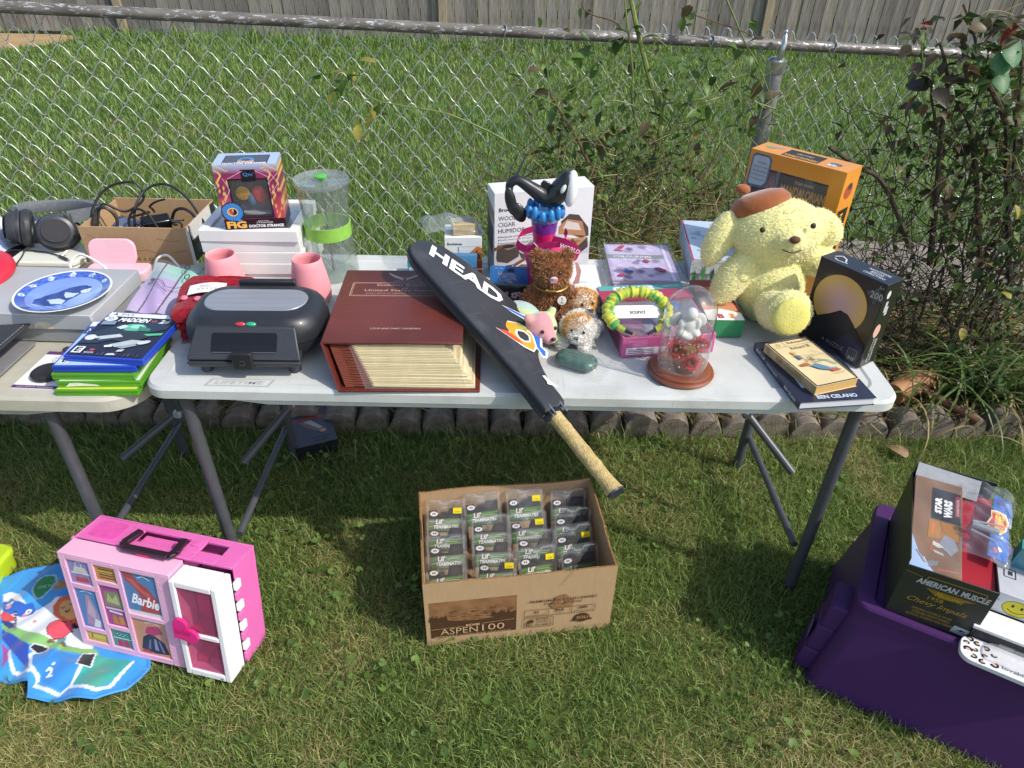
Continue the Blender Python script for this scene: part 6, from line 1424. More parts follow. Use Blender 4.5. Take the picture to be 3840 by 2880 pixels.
# gift box with printed trees
gf, w = RB('gift_box', 'christmas gift box with pale blue lid and green printed trees', 'gift box', (2581, 1056), (2762, 1066), T)
w = .245; d, h = .315, .073
B().box(.003, w - .003, .003, d - .003, 0, .045).build('base', mat('tree_card', '#c5c9c8', .5, nz=(90, .12)), gf, bevel=.001); gl_ = B().box(0, w, 0, d, .030, h).build('lid', mat('lid_blue_card', '#b9cbe0', .4, .4, nz=(10, .04)), gf, bevel=.0015)
p_ = face(gf, 'front', w, d, h, 'front_print'); p_.rect(0, .03, w, .042, '#d3d6d4'); rr = random.Random(6)
for q in range(46): p_.ell(rr.uniform(.004, w - .004), rr.uniform(.034, .070), .0016, .0016, '#8d9a98', 8)
for q in range(9):
    x_ = .014 + q*.027; hh = .040 + .012*((q*5) % 3); g_ = ('#3d7a4c', '#5a9a62', '#2f5f45')[q % 3]
    for k in range(3): p_.poly([(x_ - .011 + .0025*k, .002 + k*hh*.28), (x_ + .011 - .0025*k, .002 + k*hh*.28), (x_, .002 + k*hh*.28 + hh*.42)], g_)
p_.done()
p_ = face(gf, 'top', w, d, h, 'top_print'); p_.line([(.004, 0), (.004, d)], .005, '#b8454c').line([(0, .003), (w, .003)], .004, '#b8454c').poly([(.09, d*.83), (.15, d*.93), (.19, d*.80), (.14, d*.82)], '#4f9a6c').text('222', .10, d*.85, .03, .012, '#cfe3d8')
for q in range(24): p_.ell(rr.uniform(.02, w - .01), rr.uniform(.02, d - .02), .009, .006, rr.choice(('#8fa0b8', '#8fb59a', '#a9b9d0')), 12)
p_.done()
p_ = face(gf, 'left', w, d, h, 'side_print')
for q in range(60): p_.ell(rr.uniform(.004, d - .004), rr.uniform(.004, h - .004), .003, .002, rr.choice(('#8f9a98', '#aab5b4', '#6e8a7c')), 8)
p_.done()
# red and green printed box
eb = E('party_game_box', 'green based party game box with red lid picture behind the glass dome', 'game box', RZ((.520, 1.648, T), R(1)))
B().box(0, .098, 0, .235, 0, .052).build('base', mat('green_stripe_card', '#2f8a56', .4, nz=(3, .08), stretch=(90, 1, 1)), eb, bevel=.001)
p_ = Pr(eb, 'lid_print', (0, 0, .052), (1, 0, 0), (0, 1, 0)); p_.rect(0, 0, .098, .235, '#9c2f2c')
for q in range(14): p_.rect(.002 + .007*q, .19, .003, .043, '#b83a35')
p_.poly([(.0, .12), (.06, .155), (.09, .10), (.094, .05), (.0, .05)], '#c98a6a').poly([(0, .155), (.05, .185), (.085, .13), (.06, .14), (0, .13)], '#4a2c20').poly([(0, .185), (.05, .195), (.08, .17), (0, .16)], '#d9792f').poly([(0, .055), (.05, .062), (.098, .04), (.098, 0), (0, 0)], '#e8e4e0').text('B', .030, .010, .018, .024, '#b03550', bold=.06).text('?', .060, .010, .018, .026, '#d98a32', bold=.06).done()
# pink playset box with clingers pouch, headband card
px2, w = RB('pink_playset', 'pink window playset box lying flat under the headband and pouch', 'playset box', (2328, 1340), (2672, 1320), T)
d, h = .285, .056; PKB = mat('playset_pink', '#c65f92', .35, .4, nz=(10, .05), coat=.2)
b = B(); b.box(0, w, 0, .006, 0, h).box(0, w, d - .05, d, 0, h).box(0, .006, .006, d - .05, 0, h).box(w - .006, w, .006, d - .05, 0, h).box(.006, w - .006, .006, d - .05, 0, .01); b.build('carton', PKB, px2, bevel=.001)
B().box(.006, w - .006, .006, d - .05, h - .002, h - .001).build('window', clear('playset_window', gloss=1.6, haze=.1), px2)
for x_, y_, z_, sx2, sy2, c_ in ((.05, .07, .03, .018, .025, '#c64a58'), (.10, .10, .03, .016, .014, '#cfd3dc'), (.12, .05, .03, .02, .012, '#b0503a'), (.18, .09, .03, .025, .014, '#c24a5c'), (.20, .05, .028, .015, .012, '#d9c2cf'), (.15, .15, .03, .03, .02, '#7c86b8')): B().box(x_ - sx2, x_ + sx2, y_ - sy2, y_ + sy2, .012, z_).build('toy_piece', mat('toy_' + c_[1:], c_, .4), px2, bevel=.006)
p_ = face(px2, 'front', w, d, h, 'front_print'); p_.rect(.012, .007, .085, .020, '#e3dbe0').rect(.105, .007, .045, .020, '#ecebec')
for q in range(3): p_.rect(.016, .010 + .005*q, .07, .0018, '#6d4a62')
for q in range(6): p_.rect(.118 + .005*q, .011, .0025, .013, '#2a2a2a')
for q in range(4): p_.rect(.016, .033 + .0045*q, .05, .0012, '#e2a9c8')
p_.done()
p_ = face(px2, 'left', w, d, h, 'side_print')
for q in range(9): p_.rect(.16 + .012*q, .004, .006, .045, '#3c3a3e')
p_.rect(.02, .004, .12, .046, '#8e8a90').done()
Pr(px2, 'top_print', (0, d - .05, h), (1, 0, 0), (0, 1, 0)).rect(0, .0, w, .05, '#57a9a4').text("GABBY'S", .040, .016, .12, .028, '#e7e3ee', bold=.07).text('NETFLIX', w - .06, .03, .05, .010, '#ece6ea').done()
ap = E('cling_pouch', 'clear pouch of window clings with a dark pink header lying on the playset', 'pouch', px2.matrix_world @ Mx.Translation((-.012, .055, h + .002)) @ Mx.Rotation(R(-1.5), 4, 'Z'))
B().grid(lambda u, v: (.25*u, .18*v, .002 + .003*math.sin(u*14)*math.sin(v*11)), 20, 14).build('pouch_film', clear('pouch_film', '#e9edf5', 1.5, .14, .07, (30, .8)), ap)
B().box(-.002, .256, .135, .185, .002, .0085).build('header', mat('header_pink', '#a83a55', .35, .4, nz=(10, .04)), ap)
Pr(ap, 'header_print', (0, .135, .0085), (1, 0, 0), (0, 1, 0)).text('Americana', .075, .019, .10, .019, '#f0e3e6', bold=.03).text('Gel Clings', .100, .009, .05, .007, '#e6c9d0').text('$3.00', .215, .030, .020, .008, '#e6c9d0').ell(.125, .044, .016, .003, '#5e2030', 14).done()
for x_, y_, c_ in ((.15, .10, '#3b54a0'), (.19, .10, '#4a62b4'), (.17, .08, '#3b54a0'), (.05, .08, '#b23c46')): B().prism([(x_ + .026*math.cos(k*1.257)*(1 if k % 1 == 0 else .5), y_ + .018*math.sin(k*1.257)) for k in range(5)], .001, .0018).build('cling', mat('gel_' + c_[1:], c_, .25, .5), ap)
hbn = E('headband', 'green and yellow scrunched fabric headband standing on its white card', 'headband', px2.matrix_world @ Mx.Translation((.046, .008, h + .010)) @ Mx.Rotation(R(-4), 4, 'Z') @ Mx.Rotation(R(-58), 4, 'X'))
b = B(); rr = random.Random(12); n = 100; pts = []; rs = []
for i in range(n + 1):
    a = R(-62) + R(304)*i/n; pts.append((-.082*math.cos(a + PI/2)*1.0, 0, .072 + .070*math.sin(a + PI/2 - PI) * -1)); rs.append(.0150 + .0016*math.sin(i*1.9) + .0016*math.sin(i*.83) + .001*math.sin(i*3.1) if 6 < i < n - 6 else .0085)
pts = [(.078*math.sin(R(-150) + R(300)*i/n), 0, .060 + .060*math.cos(R(-150) + R(300)*i/n)) for i in range(n + 1)]
hm2 = bpy.data.materials.get('scrunch_cloth')
def scol(x, y, z):
    k = math.sin(x*190 + 2*math.sin(z*120)) + math.sin(z*170 + y*200); return lin('#4f9a4a') if k > .5 else (lin('#c9c242') if k > -.6 else lin('#9fb83e'))
b.tube(pts, rs, 16); me = b.mesh('band', [attrmat('scrunch_cloth', .6, .3, sheen=.3)], 75); paint(me, scol); link('band', me, hbn)
for s in (0, n): 
    q = V(pts[s]); t_ = (q - V(pts[s + (4 if s == 0 else -4)])).normalized(); B().tube([q, q + t_*.022], [.0075, .006], 8, flat=.6).build('band_tip', BLACK_P, hbn)
cdh = B().box(-.065, .080, .004, .005, .045, .082).build('display_card', WPAPER, hbn); Pr(hbn, 'card_print', (-.075, .004, .045)).text('scunci', .055, .012, .04, .012, '#26262a', bold=.02).ell(.145, .02, .006, .005, '#b84a5a', 12).done()
# glass dome with roses
dq = at(2552, 1400, T); dm_ = E('glass_dome', 'glass dome of red roses and a white cherub on a turned wooden base', 'glass dome', (dq.x, dq.y + .008, T))
B().lathe([(.074, 0), (.0815, .003), (.083, .008), (.080, .012), (.076, .013), (.0755, .018), (.071, .021), (.066, .022), (.0, .022)], 52).build('base', mat('turned_wood', '#8a4c30', .3, .5, nz=(7, .2), tint='#6d3821', stretch=(1, 1, 6), coat=.4), dm_)
dprof = [(.0615, .0225), (.0615, .10), (.0615, .172)] + [(.0615*math.cos(R(a)), .172 + .0640*math.sin(R(a))) for a in range(10, 91, 10)]
dprof[-1] = (.0002, dprof[-1][1])
B().shell(dprof, 52).build('dome', clear('dome_glass', '#fbfbfb', 2.4, .06, .03), dm_, ang=80)
RO = [mat('rose_red', '#a3141f', .6, .3, nz=(30, .1)), mat('rose_deep', '#7a0d17', .6, .3, nz=(30, .1)), mat('rose_light', '#bb2630', .6, .3, nz=(30, .1))]
def rose(P, s):
    b = B(); 
    for k in range(15):
        a = k*2.4; rr_ = s*(.10 + .058*k); h_ = s*(.62 - .030*k); w_ = .62 - .008*k
        def f(u, v, a=a, rr_=rr_, h_=h_, w_=w_, k=k):
            an = a + (u - .5)*w_*3.0; r2 = rr_*(.45 + .50*v) + s*.05*k/15*v**3*3; return (P[0] + r2*math.cos(an), P[1] + r2*math.sin(an), P[2] + h_*(v - .5)*(1 - .35*(2*u - 1)**2) - s*.16*k/15*v**4)
        b.grid(f, 6, 5, (1, 0, 2)[k % 3])
    # facing the viewer
    b.v = [tuple(V(P) + Mx.Rotation(R(62), 3, 'X') @ (V(v) - V(P))) for v in b.v]
    return b.build('rose', RO, dm_, ang=80)
rose((-.024, -.026, .080), .026); rose((.030, -.024, .094), .024); rose((.012, -.038, .050), .027)
WC = mat('bisque_white', '#d6d6d2', .6, .3, nz=(20, .04), sss=.1)
b = B(); 
for c_, r_ in (((0, 0, .135), (.020, .016, .022)), ((.002, -.004, .168), (.0155, .0145, .016)), ((-.016, -.008, .118), (.012, .016, .010)), ((.018, -.008, .118), (.012, .016, .010)), ((-.020, -.006, .140), (.008, .008, .016)), ((.021, -.006, .142), (.008, .008, .016)), ((0, -.010, .110), (.02, .014, .010))): b.ell(c_, r_, 18, 12)
me = remesh(b, .0028, 'cherub', WC, 3); ch = link('cherub', me, dm_)
for s in (-1, 1): B().ell((s*.030, .010, .145), (.014, .004, .020), 14, 8, rot=Mx.Rotation(R(-25*s), 3, 'Y')).build('wing', WC, ch)
dry = mat('dried_sprig', '#5e5646', .85, .2, nz=(60, .3)); rr = random.Random(21)
for nm, c_, n, sc in (('dried_sprigs', '#6b6a50', 60, .035), ('dried_blossom', '#c7bba2', 70, .0032), ('tan_blossom', '#b58a4e', 30, .0038)):
    b = B(); 
    for k in range(n):
        a = rr.uniform(0, 6.28); r_ = rr.uniform(.01, .052); P = V((r_*math.cos(a), r_*math.sin(a)*.9 - .004, rr.uniform(.028, .115)))
        if nm == 'tan_blossom': P = V((.004 + rr.gauss(0, .008), -.036, .090 + rr.gauss(0, .008)))
        if nm == 'dried_sprigs': twig(b, P, rr, sc, .5, .0009)
        else: b.ell(P, (sc*.8, sc*.8, sc*.8), 6, 4)
    tag(b.build(nm, mat(nm, c_, .9, .2, nz=(80, .3)), dm_), kind='stuff')
# large generic yellow soft toy
yp = at(2892, 1222, T)
YB_ = mat('yellow_plush_backing', '#e9e29c', .95, .1, nz=(90, .10), bump=(95, 1.0), sheen=.5, stretch=(1, 1, 1.8))
Yp = [((0, .0, .095), (.094, .075, .108)), ((-.018, -.020, .246), (.121, .088, .090), (0, -9, 0)), ((-.164, -.016, .212), (.038, .034, .082), (0, 17, 0)), ((.098, -.008, .268), (.044, .030, .064), (0, -58, 0)),
      ((-.112, -.038, .115), (.045, .045, .088), (0, 26, 0)), ((.115, -.010, .175), (.042, .042, .090), (0, -75, 0)), ((.010, -.095, .055), (.062, .105, .055), (0, 0, -4)), ((.018, -.165, .068), (.060, .034, .062)), ((.0, -.100, .238), (.042, .030, .032))]
def ycol(p, g): return mixc(lin('#ebe39c'), lin('#faf5c8'), float(g.random()))
yd, yme = plush('yellow_soft_toy', 'big pale yellow floppy eared soft toy wearing a brown cap', RZ((yp.x - .012, yp.y + .045, T), R(-6), R(-12), R(2)), Yp, .005, 9000, .005, .0020, ycol, 14, YB_, lean=.7, smooth_it=6)
CAPM = mat('rust_velour', '#96542a', .8, .2, nz=(12, .2), bump=(50, .5), sheen=.5)
Mc = Mx.Translation((-.070, .0, .306)) @ Mx.Rotation(R(-22), 4, 'Y') @ Mx.Rotation(R(-6), 4, 'X')
cpb = B().lathe([(.070, -.020), (.080, -.006), (.079, .012), (.064, .030), (.036, .038), (0, .040)], 36, M=Mc, sy=.85)
o = cpb.build('cap', CAPM, yd, ang=80); B().ell(Mc @ V((-.035, 0, .056)), (.020, .013, .013), 14, 8).build('cap_bobble', CAPM, o)
for x_, z_ in ((-.078, .262), (.044, .284)): B().ell((x_, -.108, z_), (.0075, .005, .0075), 12, 8).build('eye', mat('dark_brown_thread', '#33241c', .5), yd)
B().ell((.0, -.134, .249), (.014, .008, .010), 14, 8).build('nose', mat('brown_felt', '#5d3a2a', .8), yd)
B().tube(smooth([(-.026, -.130, .222), (.0, -.134, .216), (.024, -.128, .224)], 5), .0018, 6).build('mouth', mat('dark_brown_thread', '#33241c', .5), yd)
B().ell((.018, -.196, .066), (.046, .010, .048), 22, 12).build('foot_pad', mat('yellow_velour', '#e2da7c', .75, .2, nz=(30, .06), bump=(200, .4)), yd)
# crochet kit box
mx_ = E('craft_kit_box', 'orange and black craft kit window box standing behind the yellow soft toy', 'craft kit', RZ((.689, 2.105, T), R(-45.3)))
w, d, h = .290, .094, .373; ORG = mat('orange_card', '#d98f33', .35, .4, nz=(8, .06), coat=.2)
x0, x1, z0, z1 = .022, w - .040, .03, h - .045
b = B(); b.box(0, x0, 0, .003, 0, h).box(x1, w, 0, .003, 0, h).box(x0, x1, 0, .003, 0, z0).box(x0, x1, 0, .003, z1, h).box(0, .003, .003, d, 0, h).box(w - .003, w, .003, d, 0, h).box(.003, w - .003, d - .003, d, 0, h).box(.003, w - .003, .003, d - .003, h - .003, h).box(.003, w - .003, .003, d - .003, 0, .003); b.build('carton', ORG, mx_)
B().box(x0 - .01, x1 + .01, .045, .05, z0 - .01, z1 + .01).build('inner_card', mat('kit_inner', '#3b342c', .5), mx_)
bk2 = B().box(.095, x1 - .002, .018, .044, z0, z1 - .012).build('booklet', mat('booklet_black', '#26221c', .4), mx_)
p_ = Pr(mx_, 'booklet_print', (.095, .018, 0)); p_.text('STAR WARS', .050, .300, .058, .008, '#d6c8a0').text('MANDALORIAN', .012, .262, .135, .030, '#c9973f', bold=.03).text('CROCHET', .040, .238, .070, .014, '#e0d9c8', bold=.01).poly([(.03, .05), (.14, .05), (.14, .20), (.09, .225), (.03, .19)], '#4d4a42').done()
rr = random.Random(30)
for x_, z_, c_ in ((.058, .285, '#a69a92'), (.060, .225, '#8aa5a0'), (.058, .165, '#6b8f9c'), (.058, .105, '#b8b0a6')):
    b = B()
    for k in range(9): b.tube(smooth([(x_ - .028 + .006*k, .030, z_ - .022), (x_ - .032 + .007*k, .016, z_), (x_ - .026 + .006*k, .030, z_ + .026)], 4), .0032, 6)
    b.build('yarn', mat('yarn_' + c_[1:], c_, .9, .2, nz=(200, .3)), mx_)
B().box(.084, .0945, .02, .03, .12, z1).build('divider', mat('grey_insert', '#777a80', .4), mx_)
B().quad((x0, .0015, z0), (x1, .0015, z0), (x1, .0015, z1), (x0, .0015, z1)).build('window_film', clear('kit_film', gloss=1.1, haze=.08), mx_)
p_ = face(mx_, 'front', w, d, h, 'front_print'); p_.poly([(.004, h - .10), (.010, h - .015), (.020, h - .008), (.062, h - .008), (.072, h - .02), (.070, h - .088), (.058, h - .105), (.012, h - .108)], '#4c6a80').poly([(.010, h - .094), (.014, h - .020), (.022, h - .014), (.060, h - .014), (.066, h - .024), (.065, h - .084), (.054, h - .098), (.014, h - .100)], '#aab3bd')
for q, t in enumerate(('Includes', 'materials to make', 'The Mandalorian', 'and Grogu and his', 'floating pram!')): p_.text(t, .020 - (.004 if q else -.008), h - .036 - q*.0125, .030 if q == 0 else .048, .0075, '#4c5a66')
p_.done()
p_ = face(mx_, 'top', w, d, h, 'top_print'); p_.rect(w*.30, .010, w*.38, d*.72, '#2c251e').text('MANDALORIAN', w*.66, d*.34, w*.34, .018, '#c9973f', rot=PI, bold=.03).text('CROCHET', w*.58, d*.60, w*.18, .010, '#d6cbb8', rot=PI).ell(w*.12, d*.55, .016, .010, '#7d9a63').ell(w*.18, d*.72, .02, .010, '#b58f86').ell(w*.82, d*.45, .018, .013, '#5b6470').ell(w*.80, d*.3, .014, .009, '#d8d4cc').text('21', w*.78, d*.27, .014, .010, '#4a4a4a', bold=.03).done()
p_ = face(mx_, 'right', w, d, h, 'side_print'); p_.rect(.012, .045, d*.68, .215, '#2c251e').text('MANDALORIAN', d*.56, .052, .195, .020, '#d9a548', rot=PI/2, bold=.03).text('CROCHET', d*.30, .10, .09, .009, '#d6cbb8', rot=PI/2).ell(d*.45, .312, .024, .022, '#a5503c').ell(d*.5, .325, .012, .010, '#3f3a36').ell(d*.3, .025, .014, .014, '#3a3530').done()
# jigsaw box
pz = E('jigsaw_box', 'black jigsaw box with a big yellow moon standing at the table corner', 'jigsaw box', RZ((.777, 1.663, T), R(-55.7)))
w, d, h = .187, .064, .236; carton(pz, w, d, h, mat('black_gloss_card', '#17181c', .28, .5, nz=(10, .05), coat=.3))
def mooncol(x, y, z):
    r_ = math.hypot(x, z); a = .5 + .5*(z*.55 - x*.45)/.07; c = mixc(lin('#d3a95a'), lin('#c49aa0'), max(0, min(1, 1.2 - r_/.06))); return c
me = B().grid(lambda u, v: (.074*v*math.cos(2*PI*u), 0, .074*v*math.sin(2*PI*u)), 60, 16).mesh('moon_print', [attrmat('moon_ink', .35, .4, coat=.2)]); paint(me, mooncol); link('moon_print', me, pz, (w*.455, -.0006, h*.595))
p_ = face(pz, 'front', w, d, h, 'front_print'); p_.z = .0012; HILL = '#20222b'
p_.poly([(w*.10, h*.26), (w*.20, h*.36), (w*.36, h*.44), (w*.50, h*.53), (w*.62, h*.52), (w*.74, h*.44), (w*.86, h*.34), (w*.97, h*.27), (w*.97, h*.04), (w*.5, h*.02), (w*.12, h*.12)], HILL).poly([(w*.55, h*.16), (w*.72, h*.34), (w*.95, h*.22), (w*.95, h*.08), (w*.7, h*.07)], '#2e3244')
pzc = '#4c4e52'; p_.rect(w*.83, h*.795, .028, .024, pzc).ell(w*.80, h*.85, .006, .006, pzc, 10).ell(w*1.0 - .002, h*.82, .005, .006, pzc, 10).ell(w*.90, h*.91, .006, .006, pzc, 10).ell(w*.9, h*.775, .006, .006, pzc, 10).text('200', w*.82, h*.812, .032, .017, '#b9b9b6').text('6+', w*.91, h*.925, .012, .010, '#9a9a9c').text('PUZZLE', w*.44, h*.10, .050, .011, '#8a8a8e', rot=0).text('A', w*.36, h*.11, .008, .010, '#8a8a8e')
p_.poly([(w*.73, h*.08), (w*.78, h*.17), (w*.88, h*.19), (w*.94, h*.13), (w*.92, h*.05), (w*.80, h*.02)], '#3b3d42').frame(w*.78, h*.07, .024, .026, .001, '#8a8a8e').text('30', w*.80, h*.05, .018, .010, '#a9a9ab').done()
p_ = face(pz, 'top', w, d, h, 'top_print'); p_.rect(0, 0, w, d, '#2a3340').line([(w*.1, d*.5), (w*.16, d*.75), (w*.25, d*.62), (w*.30, d*.35)], .0035, '#d0d4d6').line([(w*.13, d*.35), (w*.2, d*.25), (w*.34, d*.3)], .0025, '#d0d4d6')
for q, t in enumerate(('NIGHTMARE', 'BEFORE', 'CHRISTMAS')): p_.text(t, w*.58 + (.012 if q == 1 else 0), d*.62 - q*.013, .058 if q != 1 else .034, .010, '#ccd0d2')
p_.done()
p_ = face(pz, 'right', w, d, h, 'side_print'); p_.ell(d*.30, h*.87, .007, .011, '#d0d0d0', 16).rect(d*.30, h*.66, .010, .030, '#b9b9bb').rect(d*.42, h*.62, .010, .024, '#b9b9bb').ell(d*.42, h*.69, .004, .004, '#b9b9bb', 8).ell(d*.35, h*.44, .013, .019, '#d8a89a', 18).text('NIGHTMARE', d*.62, h*.06, .065, .009, '#c9cacc', rot=PI/2).text('BEFORE CHRISTMAS', d*.42, h*.05, .07, .006, '#c9cacc', rot=PI/2).done()
# two paperbacks
bkA = E('paperback', 'large dark blue paperback lying under the cream paperback', 'book', RZ((.672, 1.327, T + .0005), R(8)))
w, d, h = .188, .265, .021; a0 = math.radians(0)
NAV = mat('navy_cover', '#262c40', .3, .4, nz=(8, .06), coat=.2)
bkA.matrix_world = Mx(((.187/.188, -.033/.262, 0, .672), (.026/.188, .256/.262, 0, 1.327), (0, 0, 1, T + .0005), (0, 0, 0, 1))) if False else RZ((.672, 1.327, T + .0005), R(7.6))
B().box(.002, w - .003, .003, d - .003, .0012, h - .0012).build('pages', mat('book_pages', '#d6d8de', .8, .2, nz=(60, .1), stretch=(1, 1, 40)), bkA)
for z0, z1 in ((0, .0012), (h - .0012, h)): B().box(0, w, 0, d, z0, z1).build('cover', NAV, bkA)
B().box(-.0015, .0, 0, d, 0, h).build('spine', NAV, bkA)
p_ = Pr(bkA, 'cover_print', (0, 0, h), (1, 0, 0), (0, 1, 0)); p_.text('BEN CELANO', .047, .009, .100, .014, '#b7cdea', bold=.03).poly([(.028, .055), (.15, .055), (.15, .16), (.028, .16)], '#b8c6de').poly([(.03, .10), (.15, .10), (.15, .158), (.03, .158)], '#8a5a44').poly([(.04, .085), (.075, .11), (.10, .10), (.09, .08)], '#5b6068').done()
p_ = Pr(bkA, 'spine_print', (-.0015, d, 0), (0, -1, 0), (0, 0, 1)); p_.text('BEAT COP -', .016, .006, .058, .009, '#d8dade', bold=.02).text('CHICAGO BLUE', .080, .006, .062, .009, '#a9bcd6', bold=.01).text('BEN CELANO', .185, .006, .060, .009, '#d8dade', bold=.01).done()
rq = [at(a, b_, T + .046) for a, b_ in ((3064, 1452), (3235, 1423), (3033, 1266), (2885, 1285))]
dx_ = rq[1] - rq[0]; bkB = E('paperback', 'cream paperback with a sketched fallen figure lying on the dark blue one', 'book', RZ((rq[0].x, rq[0].y, T + .0222), math.atan2(dx_.y, dx_.x) + R(3)))
w, d, h = .122, .200, .024; CRM = mat('cream_cover', '#d9c69a', .45, .3, nz=(12, .06))
B().box(.001, w - .002, .002, d - .002, .0008, h - .0008).build('pages', mat('yellowed_pages', '#cfa768', .85, .2, nz=(60, .15), stretch=(1, 1, 40)), bkB)
for z0, z1 in ((0, .0008), (h - .0008, h)): B().box(0, w, 0, d, z0, z1).build('cover', CRM, bkB)
B().box(-.001, 0, 0, d, 0, h).build('spine', mat('worn_spine', '#b39d74', .6, nz=(40, .2)), bkB)
p_ = Pr(bkB, 'cover_print', (0, 0, h), (1, 0, 0), (0, 1, 0)); p_.frame(.003, .003, w - .006, d - .006, .0035, '#2b2824').text('Shakespeare', .052, .178, .060, .012, '#3a352c').text('Richard III', .046, .155, .056, .012, '#3a352c').line([(.006, .172), (.116, .172)], .0008, '#5a5346').line([(.042, .172), (.042, .194)], .0008, '#5a5346').ring(.024, .182, .005, .005, .0012, '#5a5346', 12)
rr = random.Random(17)
for q in range(70):
    a = rr.uniform(0, 6.28); r_ = rr.uniform(.0, .022); x_, y_ = .066 + r_*math.cos(a), .100 + r_*.9*math.sin(a); p_.line([(x_, y_), (x_ + rr.gauss(0, .006), y_ + rr.gauss(0, .006))], .0006, rr.choice(('#4a453c', '#77705f', '#2b2824')))
p_.poly([(.040, .078), (.060, .082), (.082, .060), (.074, .048), (.055, .058)], '#5d86a0').poly([(.072, .055), (.098, .050), (.104, .040), (.080, .040)], '#b0654e').poly([(.078, .058), (.1, .054), (.098, .05), (.08, .052)], '#6fa3b2').poly([(.018, .088), (.035, .092), (.045, .082), (.04, .078), (.02, .08)], '#a8663f').line([(.08, .092), (.098, .088), (.104, .074), (.112, .066)], .004, '#6aa7a0').poly([(.030, .128), (.042, .124), (.044, .108), (.034, .106)], '#5b6c86').poly([(.030, .138), (.036, .146), (.042, .134), (.036, .126)], '#c7a24e').line([(.085, .135), (.105, .118), (.112, .100)], .001, '#6b6456').line([(.03, .125), (.07, .118), (.105, .112)], .0008, '#6b6456').text('the life and death', .078, .030, .030, .005, '#8d8471').done()
p_ = Pr(bkB, 'spine_print', (-.001, d, 0), (0, -1, 0), (0, 0, 1)); p_.text('RICHARD III', .05, .008, .035, .008, '#3a352c').text('SHAKESPEARE', .095, .008, .05, .007, '#8a7d60').ring(.016, .012, .005, .005, .001, '#3a352c', 12).done()
# ================================================================== THINGS ON THE GRASS
# open carton of small toy packs
ac = E('paper_carton', 'open brown paper carton printed with a mountain scene standing on the grass', 'cardboard box', RZ((-.219, 1.182, .002), R(8.4)))
w, d, h, wt = .516, .340, .258, .005
CLEARED.append([tuple((ac.matrix_world @ V(p)).xy) for p in ((0, 0, 0), (w, 0, 0), (w, d, 0), (0, d, 0))])
def wavy(x0, y0, x1, y1, z, seed, th, dip=.004, n=24, name='side_wall'):
    rr = random.Random(seed); b = B(); L_ = math.hypot(x1 - x0, y1 - y0); nx, ny = -(y1 - y0)/L_*th, (x1 - x0)/L_*th
    ph = rr.uniform(0, 6)
    for i in range(n + 1):
        t = i/n; x, y = x0 + (x1 - x0)*t, y0 + (y1 - y0)*t; zz = z + dip*math.sin(t*7 + ph)*.5 + rr.uniform(-.0012, .0012); o_ = .003*math.sin(t*3.1)*1.0
        b.v += [(x, y, 0), (x + nx, y + ny, 0), (x + nx*(1 + o_), y + ny, zz), (x, y, zz)]
        if i:
            a = 4*(i - 1); c = 4*i
            b.f += [(a, c, c+3, a+3), (a+1, a+2, c+2, c+1), (a+3, c+3, c+2, a+2), (a, a+1, c+1, c)]; b.m += [0, 0, 1, 0]
    b.f += [(0, 3, 2, 1), (4*n, 4*n+1, 4*n+2, 4*n+3)]; b.m += [0, 0]
    return b.build(name, [CARD, CARD_E], ac)
wavy(0, 0, w, 0, h, 1, wt, .003, name='front_wall'); wavy(0, d - wt, w, d - wt, h + .004, 2, wt, .008, name='back_wall'); wavy(wt, wt, wt, d - wt, h, 3, wt, .004); wavy(w, wt, w, d*.42, h - .004, 4, wt, .004); wavy(w + .001, d*.42, w, d - wt, h + .006, 5, wt, .006)
B().box(wt, w - wt, wt, d - wt, .0, .006).build('bottom', CARD, ac)
BR = '#4e3526'
p_ = Pr(ac, 'front_print', (0, 0, .020)); p_.rect(.012, .012, .235, .150, mat('brown_ink_sky', '#8a6442', .85, .2, nz=(30, .2)))
p_.poly([(.012, .012), (.247, .012), (.247, .066), (.012, .066)], BR)
p_.poly([(.012, .066), (.012, .095), (.05, .085), (.09, .078), (.14, .074), (.19, .080), (.247, .10), (.247, .066)], BR)
rr = random.Random(44)
for q in range(60):
    x_ = rr.uniform(.05, .235); y_ = rr.uniform(.082, .145); hh = .026*math.exp(-((x_ - .15)/.06)**2)
    if y_ > .115 + hh: continue
    p_.line([(x_, y_), (x_ + rr.uniform(.006, .022), y_ + rr.uniform(-.006, .004))], .0016, rr.choice((BR, '#6e4d35', '#a87d55')))
for q in range(16):
    x_ = .014 + (q % 8)*.006 + (.0 if q < 8 else .17); hh = rr.uniform(.012, .030); p_.poly([(x_ - .004, .085), (x_ + .004, .085), (x_, .088 + hh)], BR)
TAN = '#c3a07a'
p_.text('BOiSE', .108, .054, .038, .009, TAN, bold=.04).line([(.014, .052), (.104, .056)], .0012, TAN).line([(.152, .060), (.240, .066)], .0012, TAN).text('ASPEN', .038, .026, .102, .026, TAN).text('100', .152, .028, .062, .027, TAN).text('100% POST-CONSUMER CONTENT', .022, .0155, .21, .006, TAN)
G_ = mat('brown_ink_light', '#8f6845', .85, .2)
for k in range(3):
    a, c = R(90 + 120*k), R(90 + 120*(k - 1)); cx_, cy_ = .372, .116
    A_ = V((cx_ + .050*math.cos(a), cy_ + .046*math.sin(a), 0)); B_ = V((cx_ + .050*math.cos(c), cy_ + .046*math.sin(c), 0)); D_ = B_ - A_; N_ = V((-D_.y, D_.x, 0)).normalized()*-.015
    Q_ = lambda t, n_: tuple((A_ + D_*t + N_*n_).xy)
    p_.poly([Q_(.16, 0), Q_(.58, 0), Q_(.58, 1), Q_(.26, 1)], G_).poly([Q_(.58, -.55), Q_(.86, .5), Q_(.58, 1.6)], G_)
